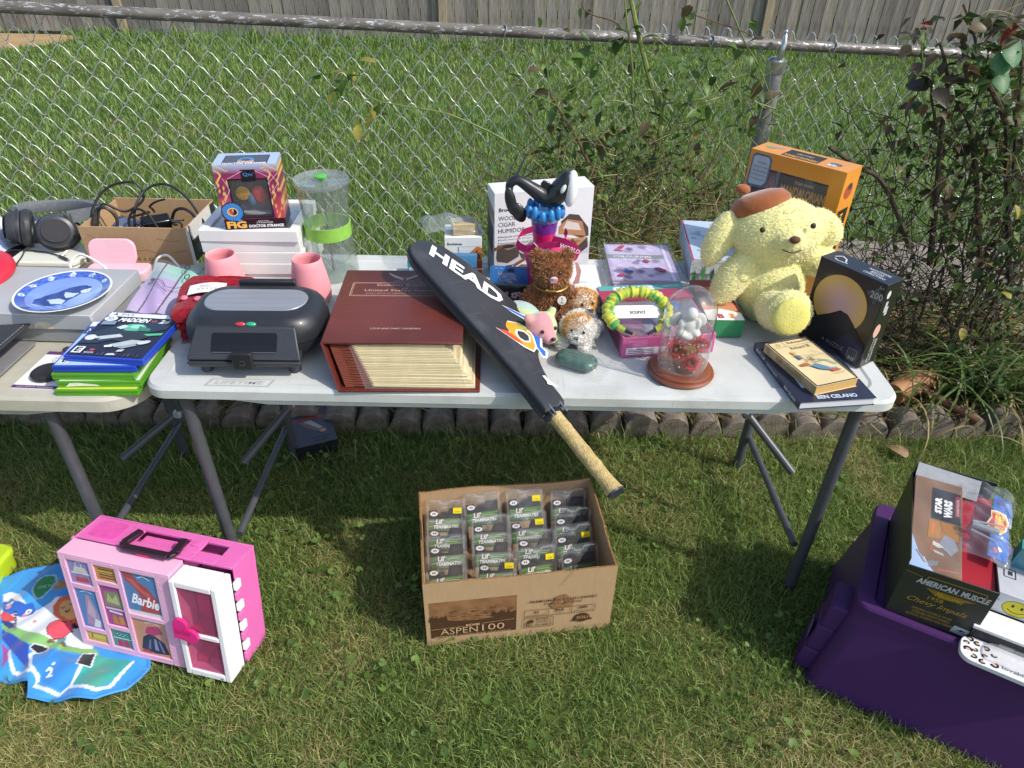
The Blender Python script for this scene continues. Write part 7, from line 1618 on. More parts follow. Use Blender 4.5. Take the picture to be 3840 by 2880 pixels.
p_.text('PREMIUM RECYCLED PAPERS', .282, .124, .186, .0095, BR, bold=.01).text('Unlock Your Potential', .322, .111, .104, .010, BR)
p_.frame(.268, .066, .198, .028, .0013, BR).line([(.335, .066), (.335, .094)], .0013, BR).line([(.400, .066), (.400, .094)], .0013, BR).text('92', .296, .078, .013, .010, BR, bold=.03).text('20 lb', .355, .080, .024, .010, BR, bold=.03).text('5000', .421, .081, .024, .010, BR, bold=.03).text('BRIGHT/BRILLANT', .274, .069, .055, .004, BR).text('75 gsm', .352, .071, .026, .005, BR).text('SHEETS/FEUILLES', .404, .071, .056, .004, BR)
p_.frame(.268, .020, .082, .040, .0015, BR).text('FSC', .274, .024, .020, .010, BR, bold=.03).ell(.288, .045, .008, .008, BR, 12).line([(.272, .040), (.278, .036), (.292, .050)], .002, BR).text('RECYCLED', .302, .051, .036, .006, BR, bold=.02).text('Paper made from', .302, .0435, .040, .005, BR, bold=.02).text('recycled material', .302, .0365, .040, .005, BR, bold=.02).text('FSC C020415', .300, .025, .046, .007, BR, bold=.02)
p_.ell(.432, .042, .021, .019, BR, 24).rect(.405, .029, .055, .008, BR).text('SOLI', .416, .037, .032, .012, '#b38a5e', bold=.01).line([(.40, .252), (.388, .225), (.372, .20), (.365, .185)], .0012, mat('card_crease', '#9a7249')).done()
# small toy packs standing in rows: card, blister, lettering, some with a price sticker
LGR = mat('pack_green', '#3f6d34', .4); 
def toypack():
    t = E('toy_pack', 'x', 'toy pack', Mx.Identity(4), 'toy packs standing in the carton'); w_, h_ = .112, .150
    cp_ = [(.012, .012), (w_ - .012, .012), (w_ - .012, h_ - .016), (w_ - .044, h_ - .016), (w_ - .052, h_ - .042), (.042, h_ - .042), (.034, h_ - .022), (.012, h_ - .024)]
    XZ = Mx(((1,0,0,0),(0,0,-1,0),(0,1,0,0),(0,0,0,1))); dn = .014
    B().prism([(x, y - dn) for x, y in cp_], .0, .0012, 0, XZ).build('card', mat('pack_black', '#222126', .35, .4), t)
    p = Pr(t, 'card_print', (0, -.0012, -dn)); p.poly([(.0125, .03), (w_ - .0125, .03), (w_ - .0125, h_ - .046), (.0125, h_ - .052)], LGR)
    p.poly([(.0125, .075), (w_ - .0125, .083), (w_ - .0125, .088), (.0125, .079)], '#86a33c').poly([(.0125, .092), (w_ - .0125, .096), (w_ - .0125, .0985), (.0125, .0935)], '#86a33c').poly([(.0125, .062), (w_ - .0125, .055), (w_ - .0125, .059), (.0125, .066)], '#2c4a26').rect(.0125, .012, w_ - .025, .046, mat('pack_tan', '#b59773', .5))
    p.ell(.026, h_ - .033, .011, .0075, '#e8e6e6', 18).ell(.0235, h_ - .033, .002, .003, '#2a2a2c', 8).ell(.0285, h_ - .033, .002, .003, '#2a2a2c', 8).ell(w_ - .028, h_ - .036, .014, .013, '#3a3137', 20)
    p.text("Lil'", .0305, .0835, .022, .017, '#5a2a28', bold=.10, shear=.1).text("Lil'", .031, .084, .021, .016, '#f0ece4', bold=.04, shear=.1).text('TEAMMATES', .024, .069, .072, .0135, '#20242a', bold=.09, shear=.15).text('TEAMMATES', .025, .070, .070, .0115, '#f2f4f2', bold=.045, shear=.15).text('COLLECTIBLE FIGURE', .034, .057, .05, .004, '#3b3230').rect(.055, .089, .036, .003, '#8fae7c').done()
    b = B(); out = rrect(0, 0, w_, h_, .014, 4); n = len(out); rings = []
    for e_, z in ((0, .0), (.002, .010), (.006, .013)):
        q = [(min(max(x, e_), w_ - e_), min(max(y, e_), h_ - e_)) for x, y in out]; rings.append([XZ @ V((x, y, z)) for x, y in q])
    for r_ in rings: b.v += [tuple(q) for q in r_]
    for i in range(2):
        for j in range(n): b.f.append((i*n+j, i*n+(j+1) % n, (i+1)*n+(j+1) % n, (i+1)*n+j)); b.m.append(0)
    b.f.append(tuple(2*n + j for j in range(n))); b.m.append(0)
    b.tube([XZ @ V((.014, h_ - .003, .010)), XZ @ V((w_*.36, h_ - .003, .011)), XZ @ V((w_*.42, h_ - .012, .014)), XZ @ V((w_*.58, h_ - .012, .014)), XZ @ V((w_*.64, h_ - .003, .011)), XZ @ V((w_ - .014, h_ - .003, .010))], .0028, 6)
    b.tube([XZ @ V((.008 + .0, .010, .0145)), XZ @ V((.008, h_ - .010, .0145))], .003, 6).tube([XZ @ V((w_ - .008, .010, .0145)), XZ @ V((w_ - .008, h_ - .010, .0145))], .003, 6)
    b.grid(lambda u, v: XZ @ V((.036 + .028*u, h_ - .036 + .026*v, .006 + .012*math.sin(PI*u)**.4*math.sin(PI*min(1, v*1.2))**.4 if v < .83 else .006)), 8, 6)
    b.build('blister', clear('blister_pack', '#ffffff', 1.6, .07, .06), t, ang=50)
    return t
tp_ = toypack(); STK = mat('price_yellow', '#e6d21e', .5)
rows_ = [(0, 'back row', (1, 0, 1, 0)), (1, 'second row', (0, 0, 1, 0)), (2, 'third row', (0, 0, 0, 1)), (3, 'fourth row', (0, 1, 1, 0)), (4, 'front row', (0, 0, None, None))]
cols_ = ('first column', 'second column', 'third column', 'fourth column')
rr = random.Random(19); packs = [tp_] + [copytree(tp_) for _ in range(17)]
for ri, rn, st in rows_:
    for ci in range(4):
        if st[ci] is None: continue
        o = packs.pop(0); y = .274 - ri*.064; x = .004 + ci*.126 + (ri*.002)
        zz = .096 + (.016 if ci in (1, 2) and ri == 0 else 0) - ri*.010 + rr.uniform(-.006, .007)
        if ri == 4: zz -= .012
        o.matrix_world = ac.matrix_world @ Mx.Translation((x + rr.uniform(-.004, .004), y + rr.uniform(-.004, .004), zz)) @ Mx.Rotation(R(rr.uniform(-6, 6)), 4, 'Z') @ Mx.Rotation(R(-22 + rr.uniform(-6, 5)), 4, 'X') @ Mx.Rotation(R(rr.uniform(-4, 4)), 4, 'Y') @ Mx.Scale(1.07, 4, V((1, 0, 0)))
        o['label'] = 'clear toy pack%s in the carton, %s, %s' % (' with yellow sticker' if st[ci] else '', rn, cols_[ci])
        if st[ci]:
            s_ = Pr(o, 'price_sticker', (.078, -.0145, .108), (1, 0, .06 - .1*rr.random()), (0, 0, 1)); s_.rect(0, 0, .024, .018, STK).text('7.00', .006, .003, .012, .0045, '#3a3420').done()
# black and red boxed tool under the table
ub = E('black_tool_box', 'black and red retail box with a hang tab lying on the grass under the table', 'retail box', RZ((-.768, 1.926, .004), R(24), R(2)))
w, d, h = .150, .205, .066; carton(ub, w, d, h, mat('black_card', '#25262b', .35, .4, nz=(10, .06)))
CLEARED.append([tuple((ub.matrix_world @ V(p)).xy) for p in ((0, 0, 0), (w, 0, 0), (w, d, 0), (0, d, 0))])
p_ = face(ub, 'top', w, d, h, 'top_print'); p_.rect(0, 0, w, d, '#484b57').rect(.0, d*.72, w, .010, '#b8392e').rect(.004, d*.88, .05, .014, '#9aa0ae').ring(.062, d*.91, .007, .007, .003, '#9aa0ae', 14).rect(.095, d*.90, .045, .006, '#8d2f2c').poly([(.03, d*.68), (.075, d*.70), (.12, d*.38), (.115, d*.30), (.095, d*.32), (.06, d*.45)], '#6b6a66').poly([(.05, d*.66), (.078, d*.68), (.112, d*.42), (.10, d*.40)], '#a8a69c').poly([(.03, d*.68), (.055, d*.48), (.09, d*.34), (.10, d*.31), (.085, d*.36), (.058, d*.5)], '#a53a30').ell(.110, d*.33, .012, .010, '#b58a78', 12).text('TORQUE', .065, d*.14, .06, .010, '#17171b', bold=.02).text('DRIVER', .068, d*.06, .05, .010, '#17171b', bold=.02).done()
p_ = face(ub, 'left', w, d, h, 'side_print'); p_.rect(0, 0, d, h, '#4a4846').rect(0, 0, .07, h, '#b8392e').poly([(.07, .01), (.13, .0), (.16, .06), (.09, .066)], '#a9adb0').poly([(.10, .03), (.16, .02), (.165, .05), (.12, .06)], '#73797d').ring(.175, .03, .011, .011, .004, '#8b8a86', 14).done()
p_ = face(ub, 'front', w, d, h, 'front_print'); p_.line([(.03, .012), (.04, .018), (.11, .018), (.115, .014)], .0015, '#5a5a60').done()
B().prism([(.055, -.003), (.115, -.003), (.112, -.040), (.062, -.040)], .004, .006).build('hang_tab', mat('tab_black', '#2b2b2e', .5), ub)
# pink doll wardrobe case
pw = E('doll_wardrobe', 'pink toy wardrobe case with clothing pictures and a white see through door', 'toy wardrobe', RZ((-1.150, 1.152, .022), R(-12.3), R(-9)))
w, d, h = .455, .155, .318
CLEARED.append([tuple((pw.matrix_world @ V(p)).xy) for p in ((0, 0, 0), (w, 0, 0), (w, d, 0), (0, d, 0))])
HP_ = mat('hot_pink_case', '#da6bb0', .4, .4, nz=(8, .03), sss=.1); LP_ = mat('light_pink_case', '#e3aecb', .42, .4, nz=(8, .03), sss=.1); WD_ = mat('white_door_plastic', '#e9e6e9', .35, .4, nz=(8, .02)); HTP = mat('heart_pink', '#e02a83', .3, .5, nz=(8, .03), sss=.1)
b = B(); y0 = .062; t_ = .005
b.box(0, w, d - t_, d, 0, h + .004).box(0, t_, y0, d - t_, 0, h + .004).box(w - t_, w, y0, d - t_, 0, h + .004).box(t_, w - t_, y0, d - t_, 0, t_)
# moulded top with a tray, handle well and open slot
zt = h + .004; b.box(t_, .118, y0, d - t_, zt - .008, zt - .002).box(.118, .335, y0, .088, zt - .008, zt).box(.118, .335, .132, d - t_, zt - .008, zt).box(.118, .155, .088, .132, zt - .008, zt).box(.292, .335, .088, .132, zt - .008, zt).box(.155, .292, .088, .132, zt - .022, zt - .018).box(.335, .400, y0, .098, zt - .008, zt).box(.335, .400, .134, d - t_, zt - .008, zt).box(.400, w - t_, y0, d - t_, zt - .008, zt).box(.335, .40, .098, .134, zt - .055, zt - .050)
b.build('body', HP_, pw, bevel=.0015)
b = B(); b.prism(rrect(.022, y0 + .014, .105, d - .014, .012), zt - .0019, zt - .0005).prism([(.03, y0 + .02), (.098, y0 + .02), (.098, y0 + .026), (.03, y0 + .026)], zt - .0003, zt + .001); b.build('moulded_tray', mat('hot_pink_deep', '#d957a6', .35, .4), pw)
for x_ in (.128, .305): o = B().box(x_, x_ + .024, .108, .130, zt + .0005, zt + .004).build('handle_block', HP_, pw, bevel=.002); B().ell((x_ + .012, .119, zt + .0045), (.003, .004, .0015), 8, 5).build('rivet', mat('hot_pink_deep', '#d957a6'), o)
HM = mat('plum_handle', '#2d1826', .4, .5, nz=(30, .05)); b = B()
hp_ = [(.160, .112), (.150, .060), (.160, .046), (.286, .046), (.296, .060), (.286, .112)]
for i, (a, c) in enumerate(zip(hp_, hp_[1:])):
    a_, c_ = V((a[0], a[1], zt + .007)), V((c[0], c[1], zt + .007)); dr = (c_ - a_).normalized(); nx = V((-dr.y, dr.x, 0))*.0095
    b.hexa([a_ - nx, c_ - nx, c_ + nx, a_ + nx], [q + V((0, 0, .011)) for q in (a_ - nx, c_ - nx, c_ + nx, a_ + nx)])
b.build('handle', HM, pw, bevel=.002)
# light pink front panel with eight framed pictures
fw = .316
b = B(); b.box(0, fw, .0, .058, h - .006, h).box(0, .006, .0, .058, 0, h - .006).box(fw - .006, fw, .0, .058, 0, h - .006).box(.006, fw - .006, 0, .058, 0, .006).box(.006, fw - .006, .005, .0085, .006, h - .006)
wins = [(.018, .222, .066, .078), (.018, .070, .066, .136), (.018, .020, .066, .036), (.098, .250, .062, .050), (.098, .098, .062, .138), (.098, .020, .062, .064), (.174, .158, .100, .142), (.174, .018, .100, .126)]
xs_ = sorted({0.006, .018, .084, .098, .160, .174, .274, fw - .006})
bars = [(.006, .018), (.084, .098), (.160, .174), (.274, fw - .006)]
for a, c in bars: b.box(a, c, .0, .005, .006, h - .006)
for cx0, cx1, gaps in ((.018, .084, ((.006, .020), (.056, .070), (.206, .222), (.300, h - .006))), (.098, .160, ((.006, .020), (.084, .098), (.236, .250), (.300, h - .006))), (.174, .274, ((.006, .018), (.144, .158), (.300, h - .006)))):
    for a, c in gaps: b.box(cx0, cx1, .0, .005, a, c)
b.build('front_panel', LP_, pw, bevel=.001)
bgc = ('#8d86b4', '#5580b4', '#b5a24a', '#b98a4e', '#9c4a86', '#4d8a86', '#5580b0', '#c08a70')
for i, ((x_, z_, a, c), bc_) in enumerate(zip(wins, bgc)):
    p = Pr(pw, 'picture', (x_, .0045, z_), base=.0001); p.z = .0; p.rect(0, 0, a, c, bc_)
    if i == 0: p.poly([(.012, .038), (.018, .055), (.048, .055), (.056, .038)], '#c9c4bc').ring(.032, .062, .009, .010, .0025, '#d6d2cc', 14).rect(.006, .032, .054, .005, '#d8d4dc').poly([(.016, .006), (.014, .020), (.052, .022), (.052, .006)], '#b8484a').ring(.034, .024, .012, .008, .002, '#b8605a', 14)
    if i == 1: p.poly([(.012, .010), (.022, .08), (.028, .115), (.038, .115), (.050, .07), (.060, .012), (.04, .004)], '#a88aa4').poly([(.02, .05), (.035, .10), (.046, .06), (.04, .03)], '#c3a4b8').line([(.016, .122), (.033, .128), (.05, .122)], .0025, '#d8dce2').poly([(.03, .004), (.05, .004), (.055, .028), (.04, .034)], '#d6d8dc')
    if i == 2: p.rect(.008, .012, .05, .014, '#d0bb52').rect(.012, .010, .006, .016, '#b05a3a')
    if i == 3:
        for q in range(4): p.rect(.010, .008 + .009*q, .044, .003, '#3d2c20')
        p.rect(.01, .028, .04, .003, '#d8c24a')
    if i == 4: p.poly([(.006, .068), (.010, .115), (.052, .118), (.058, .066)], '#7d8a62').poly([(.012, .08), (.02, .11), (.03, .09), (.045, .11), (.05, .075)], '#b3b478').rect(.004, .055, .054, .006, '#cfcad4').line([(.012, .048), (.05, .044)], .006, '#e0dde2').poly([(.016, .006), (.018, .036), (.03, .036), (.034, .006)], '#c07a3a').poly([(.036, .006), (.036, .034), (.05, .034), (.054, .008)], '#c8863e')
    if i == 5:
        p.rect(.004, .030, .054, .003, '#cfd8d6')
        for q in range(5):
            for k in range(2): p.rect(.016 + .006*q, .040 + .005*k, .003, .0025, '#e0e4e0' if (q + k) % 2 else '#20242a')
        p.poly([(.014, .004), (.014, .024), (.028, .026), (.030, .004)], '#b8305a').poly([(.034, .004), (.032, .024), (.046, .026), (.050, .004)], '#b8305a')
    if i == 6:
        p.poly([(.002, .138), (.030, .136), (.045, .112), (.070, .095), (.092, .06), (.092, .015), (.035, .012), (.045, .06), (.03, .09), (.008, .11)], '#a84a4c').poly([(.008, .12), (.03, .118), (.05, .09), (.075, .075), (.07, .06), (.04, .085)], '#c06460')
        p.line([(.045, .125), (.062, .133), (.08, .124)], .003, '#d0d4dc').rect(0, 0, .10, .012, '#d9d2d6').text('Barbie', .012, .036, .080, .036, '#f2eff4', shear=.35, bold=.03, rot=-.12)
    if i == 7: p.poly([(.010, .016), (.022, .06), (.045, .078), (.060, .07), (.085, .05), (.092, .012), (.05, .006)], '#2e2a44').poly([(.03, .075), (.04, .10), (.055, .104), (.075, .108), (.085, .085), (.055, .072)], '#b03a66').poly([(.05, .02), (.054, .06), (.06, .06), (.062, .018)], '#8a88a8').poly([(.072, .016), (.066, .055), (.07, .056), (.08, .014)], '#77759a').poly([(.03, .02), (.04, .055), (.044, .054), (.038, .018)], '#6a688c').line([(.035, .112), (.055, .118), (.078, .113)], .0025, '#d6d2cc').poly([(.01, .004), (.04, .004), (.03, .016), (.012, .014)], '#b8433a')
    p.done()
b = B()
for x_, z_ in ((.008, h - .020), (.012, h - .045), (.155, h - .008), (.10, h - .008), (.282, h - .03), (.284, h - .05), (.282, .03), (.01, .02), (.09, .21), (.167, .06)): b.lathe([(.0022, 0), (.0022, .0012)], 8, M=Mx.Translation((x_, -.0002, z_)) @ Mx.Rotation(R(90), 4, 'X'))
b.build('peg', LP_, pw)
B().box(.195, .232, .040, .066, h - .002, h + .012).build('latch', mat('latch_red_pink', '#d23372', .35, .5), pw, bevel=.002)
# white door with two tinted panes
x0, x1 = .322, w - .003; yd = -.012
b = B(); b.box(x0, x0 + .016, yd, .052, 0, h - .004).box(x1 - .016, x1, yd, .052, 0, h - .004).box(x0 + .016, x1 - .016, yd, .052, h - .022, h - .004).box(x0 + .016, x1 - .016, yd, .052, 0, .020).box(x0 + .016, x1 - .016, yd, yd + .008, .136, .150); b.build('door', WD_, pw, bevel=.003)
pt = clear('pink_tint', '#f0a8c4', 1.0, .30, .04, hz=(.62, .16, .32))
for z0, z1 in ((.020, .136), (.150, h - .022)): B().quad((x0 + .016, yd + .005, z0), (x1 - .016, yd + .005, z0), (x1 - .016, yd + .005, z1), (x0 + .016, yd + .005, z1)).build('pane', pt, pw)
inr = mat('inner_pink', '#c9608c', .4); b = B(); b.box(x0 + .016, x1 - .016, .052, .056, .02, h - .022).box(x0 + .05, x1 - .018, .02, .050, .20, .27).box(x0 + .018, x1 - .018, .01, .05, .136, .140).box(x0 + .02, x0 + .05, .015, .05, .022, .045).box(x0 + .056, x1 - .02, .02, .05, .022, .038); b.build('shelf', inr, pw)
hpts = []
for k in range(40):
    a = 2*PI*k/40; hpts.append((.0026*16*math.sin(a)**3, .0024*(13*math.cos(a) - 5*math.cos(2*a) - 2*math.cos(3*a) - math.cos(4*a))))
he = B().prism(hpts, 0, .008, 0, Mx.Translation((.344, yd - .001, .158)) @ Mx.Rotation(R(90), 4, 'X') @ Mx.Rotation(R(-50), 4, 'Z')).build('heart_clasp', HTP, pw, bevel=.002)
Pr(pw, 'heart_emboss', (.318, yd - .0092, .150)).text('Barbie', 0, .0, .046, .018, '#c41f6e', shear=.3, bold=.02, rot=.0).done()
for q in range(8):
    z_ = .022 + q*.034; m_ = WD_ if q % 2 else HP_
    B().box(w - .001, w + .009, .050, .072, z_, z_ + .026).build('hinge', m_, pw, bevel=.002)
B().ell((-.004, .060, zt - .006), (.006, .006, .005), 10, 6).build('corner_peg', HP_, pw)
# printed play mat
pm_ = E('play_mat', 'crumpled blue play mat printed with cartoon animals playing music on the grass', 'play mat', (-1.25, 1.18, .018))
MATP = [(-1.95, 1.33), (-1.62, 1.372), (-1.499, 1.372), (-1.339, 1.405), (-1.15, 1.36), (-.99, 1.20), (-.945, 1.085), (-.972, 1.02), (-1.027, .985), (-1.12, .985), (-1.205, .992), (-1.225, 1.035), (-1.32, 1.05), (-1.55, 1.04), (-1.95, 1.05)]
TB, MBL, DBL, WHT, GR1, GR2, TEAL = lin('#3f9ad8'), lin('#2f7fd0'), lin('#2748a8'), lin('#dfe2e8'), lin('#7fb36a'), lin('#4f9a86'), lin('#2f9f9a')
def near(x, y, poly_, wd):
    for a, c in zip(poly_, poly_[1:]):
        dx, dy = c[0]-a[0], c[1]-a[1]; t = max(0, min(1, ((x-a[0])*dx + (y-a[1])*dy)/(dx*dx + dy*dy)))
        if math.hypot(x - a[0] - t*dx, y - a[1] - t*dy) < wd: return True
    return False
def px2w(pts): return [tuple(at(.4822*a, 1880 + .4822*b_, .035).xy) for a, b_ in pts]
mw = {k: px2w(v) for k, v in dict(
    white=[(0,680),(60,665),(130,690),(200,790),(260,830),(400,790),(440,760),(600,760),(680,1000),(720,1150),(560,1120),(380,1075),(240,1030),(100,980),(0,930)],
    green=[(0,900),(150,985),(380,1060),(560,1115),(740,1130),(760,1180),(560,1165),(380,1150),(240,1130),(130,1060),(0,985)],
    cat=[(10,735),(35,745),(70,712),(105,750),(190,780),(245,765),(262,830),(240,850),(165,875),(80,860),(20,850),(0,800),(0,745)],
    catred=[(0,870),(30,838),(90,870),(120,900),(60,910),(0,905)], catbody=[(0,885),(60,910),(100,930),(120,975),(60,970),(0,925)],
    clar=[(95,835),(115,835),(118,990),(95,990)],
    lionmane=[(415,820),(470,770),(520,755),(580,760),(625,900),(640,940),(560,950),(480,945),(430,900),(412,860)],
    lionface=[(470,810),(520,785),(570,790),(600,850),(605,910),(540,930),(480,900),(465,850)],
    guitar=[(362,990),(385,945),(440,930),(500,940),(560,935),(560,990),(530,1010),(480,1050),(420,1065),(370,1040)], neck=[(470,975),(630,925),(640,945),(480,995)],
    body=[(430,1050),(510,1040),(500,1085),(440,1085)], boot=[(360,1085),(400,1060),(420,1085),(365,1100)], boot2=[(455,1090),(500,1085),(515,1115),(455,1115)],
    spk=[(245,700),(290,640),(370,605),(455,600),(460,640),(410,690),(320,745),(262,752)], brown=[(460,625),(560,640),(560,690),(410,700),(440,670)],
    band=[(0,965),(30,990),(130,1050),(240,1140),(220,1200),(240,1320),(150,1230),(60,1120),(0,1045)], pink=[(0,1080),(50,1130),(60,1170),(50,1210),(0,1265)],
    k2=[(300,1160),(640,1190),(625,1290),(560,1420),(460,1470),(290,1380),(245,1290),(240,1200)], k3=[(720,1180),(950,1200),(1010,1230),(960,1340),(880,1400),(760,1480),(580,1430),(630,1290)],
    blk1=[(245,1150),(280,1120),(365,1130),(370,1165),(290,1180)], blk2=[(640,1170),(730,1170),(700,1280),(615,1280),(620,1220)],
    l1=[(60,1150),(80,1290),(240,1330)], l2=[(300,1160),(240,1200),(245,1290),(300,1370),(290,1400)], l3=[(270,1430),(460,1500),(560,1440),(640,1290)], l4=[(560,1450),(760,1490),(860,1450),(960,1300),(1020,1230)], two=[(375,1325),(395,1310),(410,1325),(405,1345),(372,1372),(412,1372)]).items()}
def matcol(x, y, z):
    x += pm_.location.x; y += pm_.location.y; I = lambda k: inp(x, y, mw[k])
    if near(x, y, mw['two'], .0032) or math.hypot(x - at(.4822*428, 1880 + .4822*1282, .035).x, y - at(.4822*428, 1880 + .4822*1282, .035).y) < .004: return lin('#e8eaf0')
    for k in ('blk1', 'blk2'):
        if I(k): return lin('#22262c')
        if near(x, y, mw[k] + mw[k][:1], .003): return WHT
    for k in ('l1', 'l2', 'l3', 'l4'):
        if near(x, y, mw[k], .0045): return lin('#d5dce6')
    if I('k2'): return mixc(MBL, TB, .2)
    if I('k3'): return mixc(TEAL, GR2, .4 + .4*math.sin(x*60 + y*20))
    if I('pink'): return lin('#a5499c')
    if I('band'): return DBL
    if I('clar'): return lin('#3a3244') if math.sin(y*700) > -.4 else lin('#b8aac8')
    if I('guitar'): return lin('#d24a5c') if not near(x, y, mw['guitar'] + mw['guitar'][:1], .002) else lin('#3a2a34')
    if I('neck'): return lin('#33282e')
    for k, c in (('boot', '#6b5a48'), ('boot2', '#6b5a48'), ('body', '#4f9aa0')):
        if I(k): return lin(c)
    if I('lionface'):
        for a, b_ in ((500, 835), (568, 822)):
            if near(x, y, px2w([(a - 15, b_), (a, b_ + 8), (a + 15, b_)]), .0015): return lin('#4a2e22')
        if near(x, y, px2w([(520, 870), (535, 885), (550, 868)]), .0025): return lin('#6a3f30')
        return lin('#e0a05e')
    if I('lionmane'): return lin('#d8653c')
    for ex, ey in ((65, 775), (205, 830)):
        c = at(.4822*ex, 1880 + .4822*ey, .035); q = math.hypot(x - c.x, (y - c.y)*.9)
        if q < .0035: return lin('#1a1c28')
        if q < .0085: return lin('#e9ecf2')
    for ex, ey in ((55, 812), (172, 858)):
        c = at(.4822*ex, 1880 + .4822*ey, .035)
        if math.hypot(x - c.x, y - c.y) < .007: return lin('#d98ab0')
    if I('cat'): return mixc(DBL, MBL, .35)
    if I('catred'): return lin('#c24a48')
    if I('catbody'): return lin('#2a3a78')
    if I('spk'): return lin('#2f7a4a') if not near(x, y, mw['spk'] + mw['spk'][:1], .005) else lin('#8fb4cf')
    if I('brown'): return lin('#b07a4e')
    if I('green'): return GR1
    if I('white'): return WHT if math.sin(x*37)*math.sin(y*53) < .985 else lin('#d06a5a')
    return mixc(TB, MBL, .35 + .25*math.sin(x*31)*math.sin(y*43))
def matk(x, y):
    if x < -1.2: return 1.0
    return max(.22, min(1.0, (1.152 - .218*(x + 1.15) - y)/.07))
def matz(x, y): return matk(x, y)*(.014*math.sin(x*11 + y*7) + .010*abs(math.sin(x*17 - y*12)) + .007*math.sin(y*34 + x*19) + .004*math.sin(x*61 - y*40)) + .004*matk(x, y) + .012*math.exp(-((x + 1.235 + .5*(y - 1.05))/.022)**2)*max(0, min(1, (1.16 - y)/.06))
gx = np.arange(-1.62, -.94, .0027); gy = np.arange(.98, 1.41, .0027); idx = {}; b = B()
XX, YY = np.meshgrid(gx, gy, indexing='ij'); ins = inpoly(XX.ravel(), YY.ravel(), MATP).reshape(XX.shape)
def mv(i, j):
    if (i, j) not in idx: idx[(i, j)] = len(b.v); x, y = gx[i], gy[j]; b.v.append((x + 1.25, y - 1.18, matz(x, y)))
    return idx[(i, j)]
for i in range(len(gx) - 1):
    for j in range(len(gy) - 1):
        if ins[i, j] and ins[i+1, j] and ins[i, j+1] and ins[i+1, j+1]: b.f.append((mv(i, j), mv(i+1, j), mv(i+1, j+1), mv(i, j+1))); b.m.append(0)
me = b.mesh('cloth', [attrmat('mat_cloth', .75, .3, sheen=.25, bump=(900, .15))], 180); paint(me, matcol); link('cloth', me, pm_)
mp = [V((a[0] + (c[0] - a[0])*q/8, a[1] + (c[1] - a[1])*q/8, 0)) for a, c in zip(MATP, MATP[1:]) for q in range(8)]
B().tube([(p.x + 1.25, p.y - 1.18, matz(p.x, p.y) - .001) for p in mp], .0045, 6).build('hem', mat('blue_hem', '#3f8fd0', .7), pm_)
p_ = Pr(pm_, 'mat_lettering', V((px2w([(300, 700)])[0][0] + 1.25, px2w([(300, 700)])[0][1] - 1.18, matz(*px2w([(340, 680)])[0]) + .004)), (1, .28, 0), (-.28, 1, 0)); p_.text('ONE KEY', .004, .016, .052, .012, '#9fd0a8').text('ONE NOTE', .002, -.003, .056, .012, '#9fd0a8').done()
CLEARED.append(MATP)
# lime green plastic tub at the frame's edge
lq = at(40, 2170, 0); lm2 = E('lime_tub', 'lime green plastic tub with a yellow label standing behind the play mat', 'tub', RZ((lq.x - .215, lq.y - .035, .004), R(-6)))
LIME = mat('lime_plastic', '#b5cf2c', .35, .4, nz=(8, .04), sss=.15)
b = B(); hullrings(b, [(rrect(0, 0, .20, .12, .03, 8), 0), (rrect(-.004, -.004, .204, .124, .034, 8), .05)], 36); b.build('tub', LIME, lm2); b = B(); hullrings(b, [(rrect(-.008, -.008, .208, .128, .034, 8), .051), (rrect(-.008, -.008, .208, .128, .034, 8), .062), (rrect(.0, .0, .20, .12, .03, 8), .072)], 36); b.build('lid', LIME, lm2)
p_ = Pr(lm2, 'label', (0, 0, .0722), (1, 0, 0), (0, 1, 0)); p_.ell(.11, .06, .075, .042, '#e0b93a', 30).ell(.13, .055, .05, .024, '#8a4a2a', 20).text('Play', .12, .06, .05, .02, '#e8e2d0', bold=.03).done()
CLEARED.append([tuple((lm2.matrix_world @ V(p)).xy) for p in ((-.01, -.01, 0), (.21, -.01, 0), (.21, .13, 0), (-.01, .13, 0))])
# purple storage tote carrying boxes
to = E('purple_tote', 'large dark purple plastic storage tote standing on the grass', 'storage tote', RZ((.845, 1.128, .002), R(-29)))
PT = mat('purple_tote_plastic', '#47225a', .5, .35, nz=(4, .06), bump=(220, .06)); tw_, td_, thh = .90, .40, .282
b = B(); n = 36; hullrings(b, [(rrect(-.030, -.055, tw_, td_ + .02, .03, 8), 0), (rrect(.018, .0, tw_ - .006, td_ - .006, .04, 8), thh)], n); b.build('tub', PT, to)
CLEARED.append([tuple((to.matrix_world @ V(p)).xy) for p in ((-.03, -.045, 0), (tw_, -.045, 0), (tw_, td_, 0), (-.03, td_, 0))])
b = B(); hullrings(b, [(rrect(.012, -.006, tw_ + .012, td_ + .010, .035, 8), thh - .012), (rrect(.012, -.006, tw_ + .012, td_ + .010, .035, 8), thh + .016), (rrect(.016, -.002, tw_ + .004, td_ + .002, .03, 8), thh + .022), (rrect(.050, .012, tw_ - .028, td_ - .03, .03, 8), thh + .022), (rrect(.056, .018, tw_ - .034, td_ - .036, .03, 8), thh + .012)], n); b.build('lid', PT, to, ang=25)
for z0, z1, dx in ((.006, .082, -.062), (.080, .165, -.050), (.160, .238, -.036)): B().hexa([(dx - .006, -.02 + z0*.18, z0), (dx + .05, -.02 + z0*.18, z0), (dx + .05, .075 + z0*.18, z0), (dx - .006, .075 + z0*.18, z0)], [(dx + .006, -.02 + z1*.18, z1), (dx + .06, -.02 + z1*.18, z1), (dx + .06, .075 + z1*.18, z1), (dx + .006, .075 + z1*.18, z1)]).build('latch', PT, to, bevel=.009, seg=3)
B().box(-.0585, -.055, .012, .052, .095, .150).build('latch_slot', mat('slot_grey', '#5b4a70', .4), to, bevel=.001)
lz = thh + .012 + .002
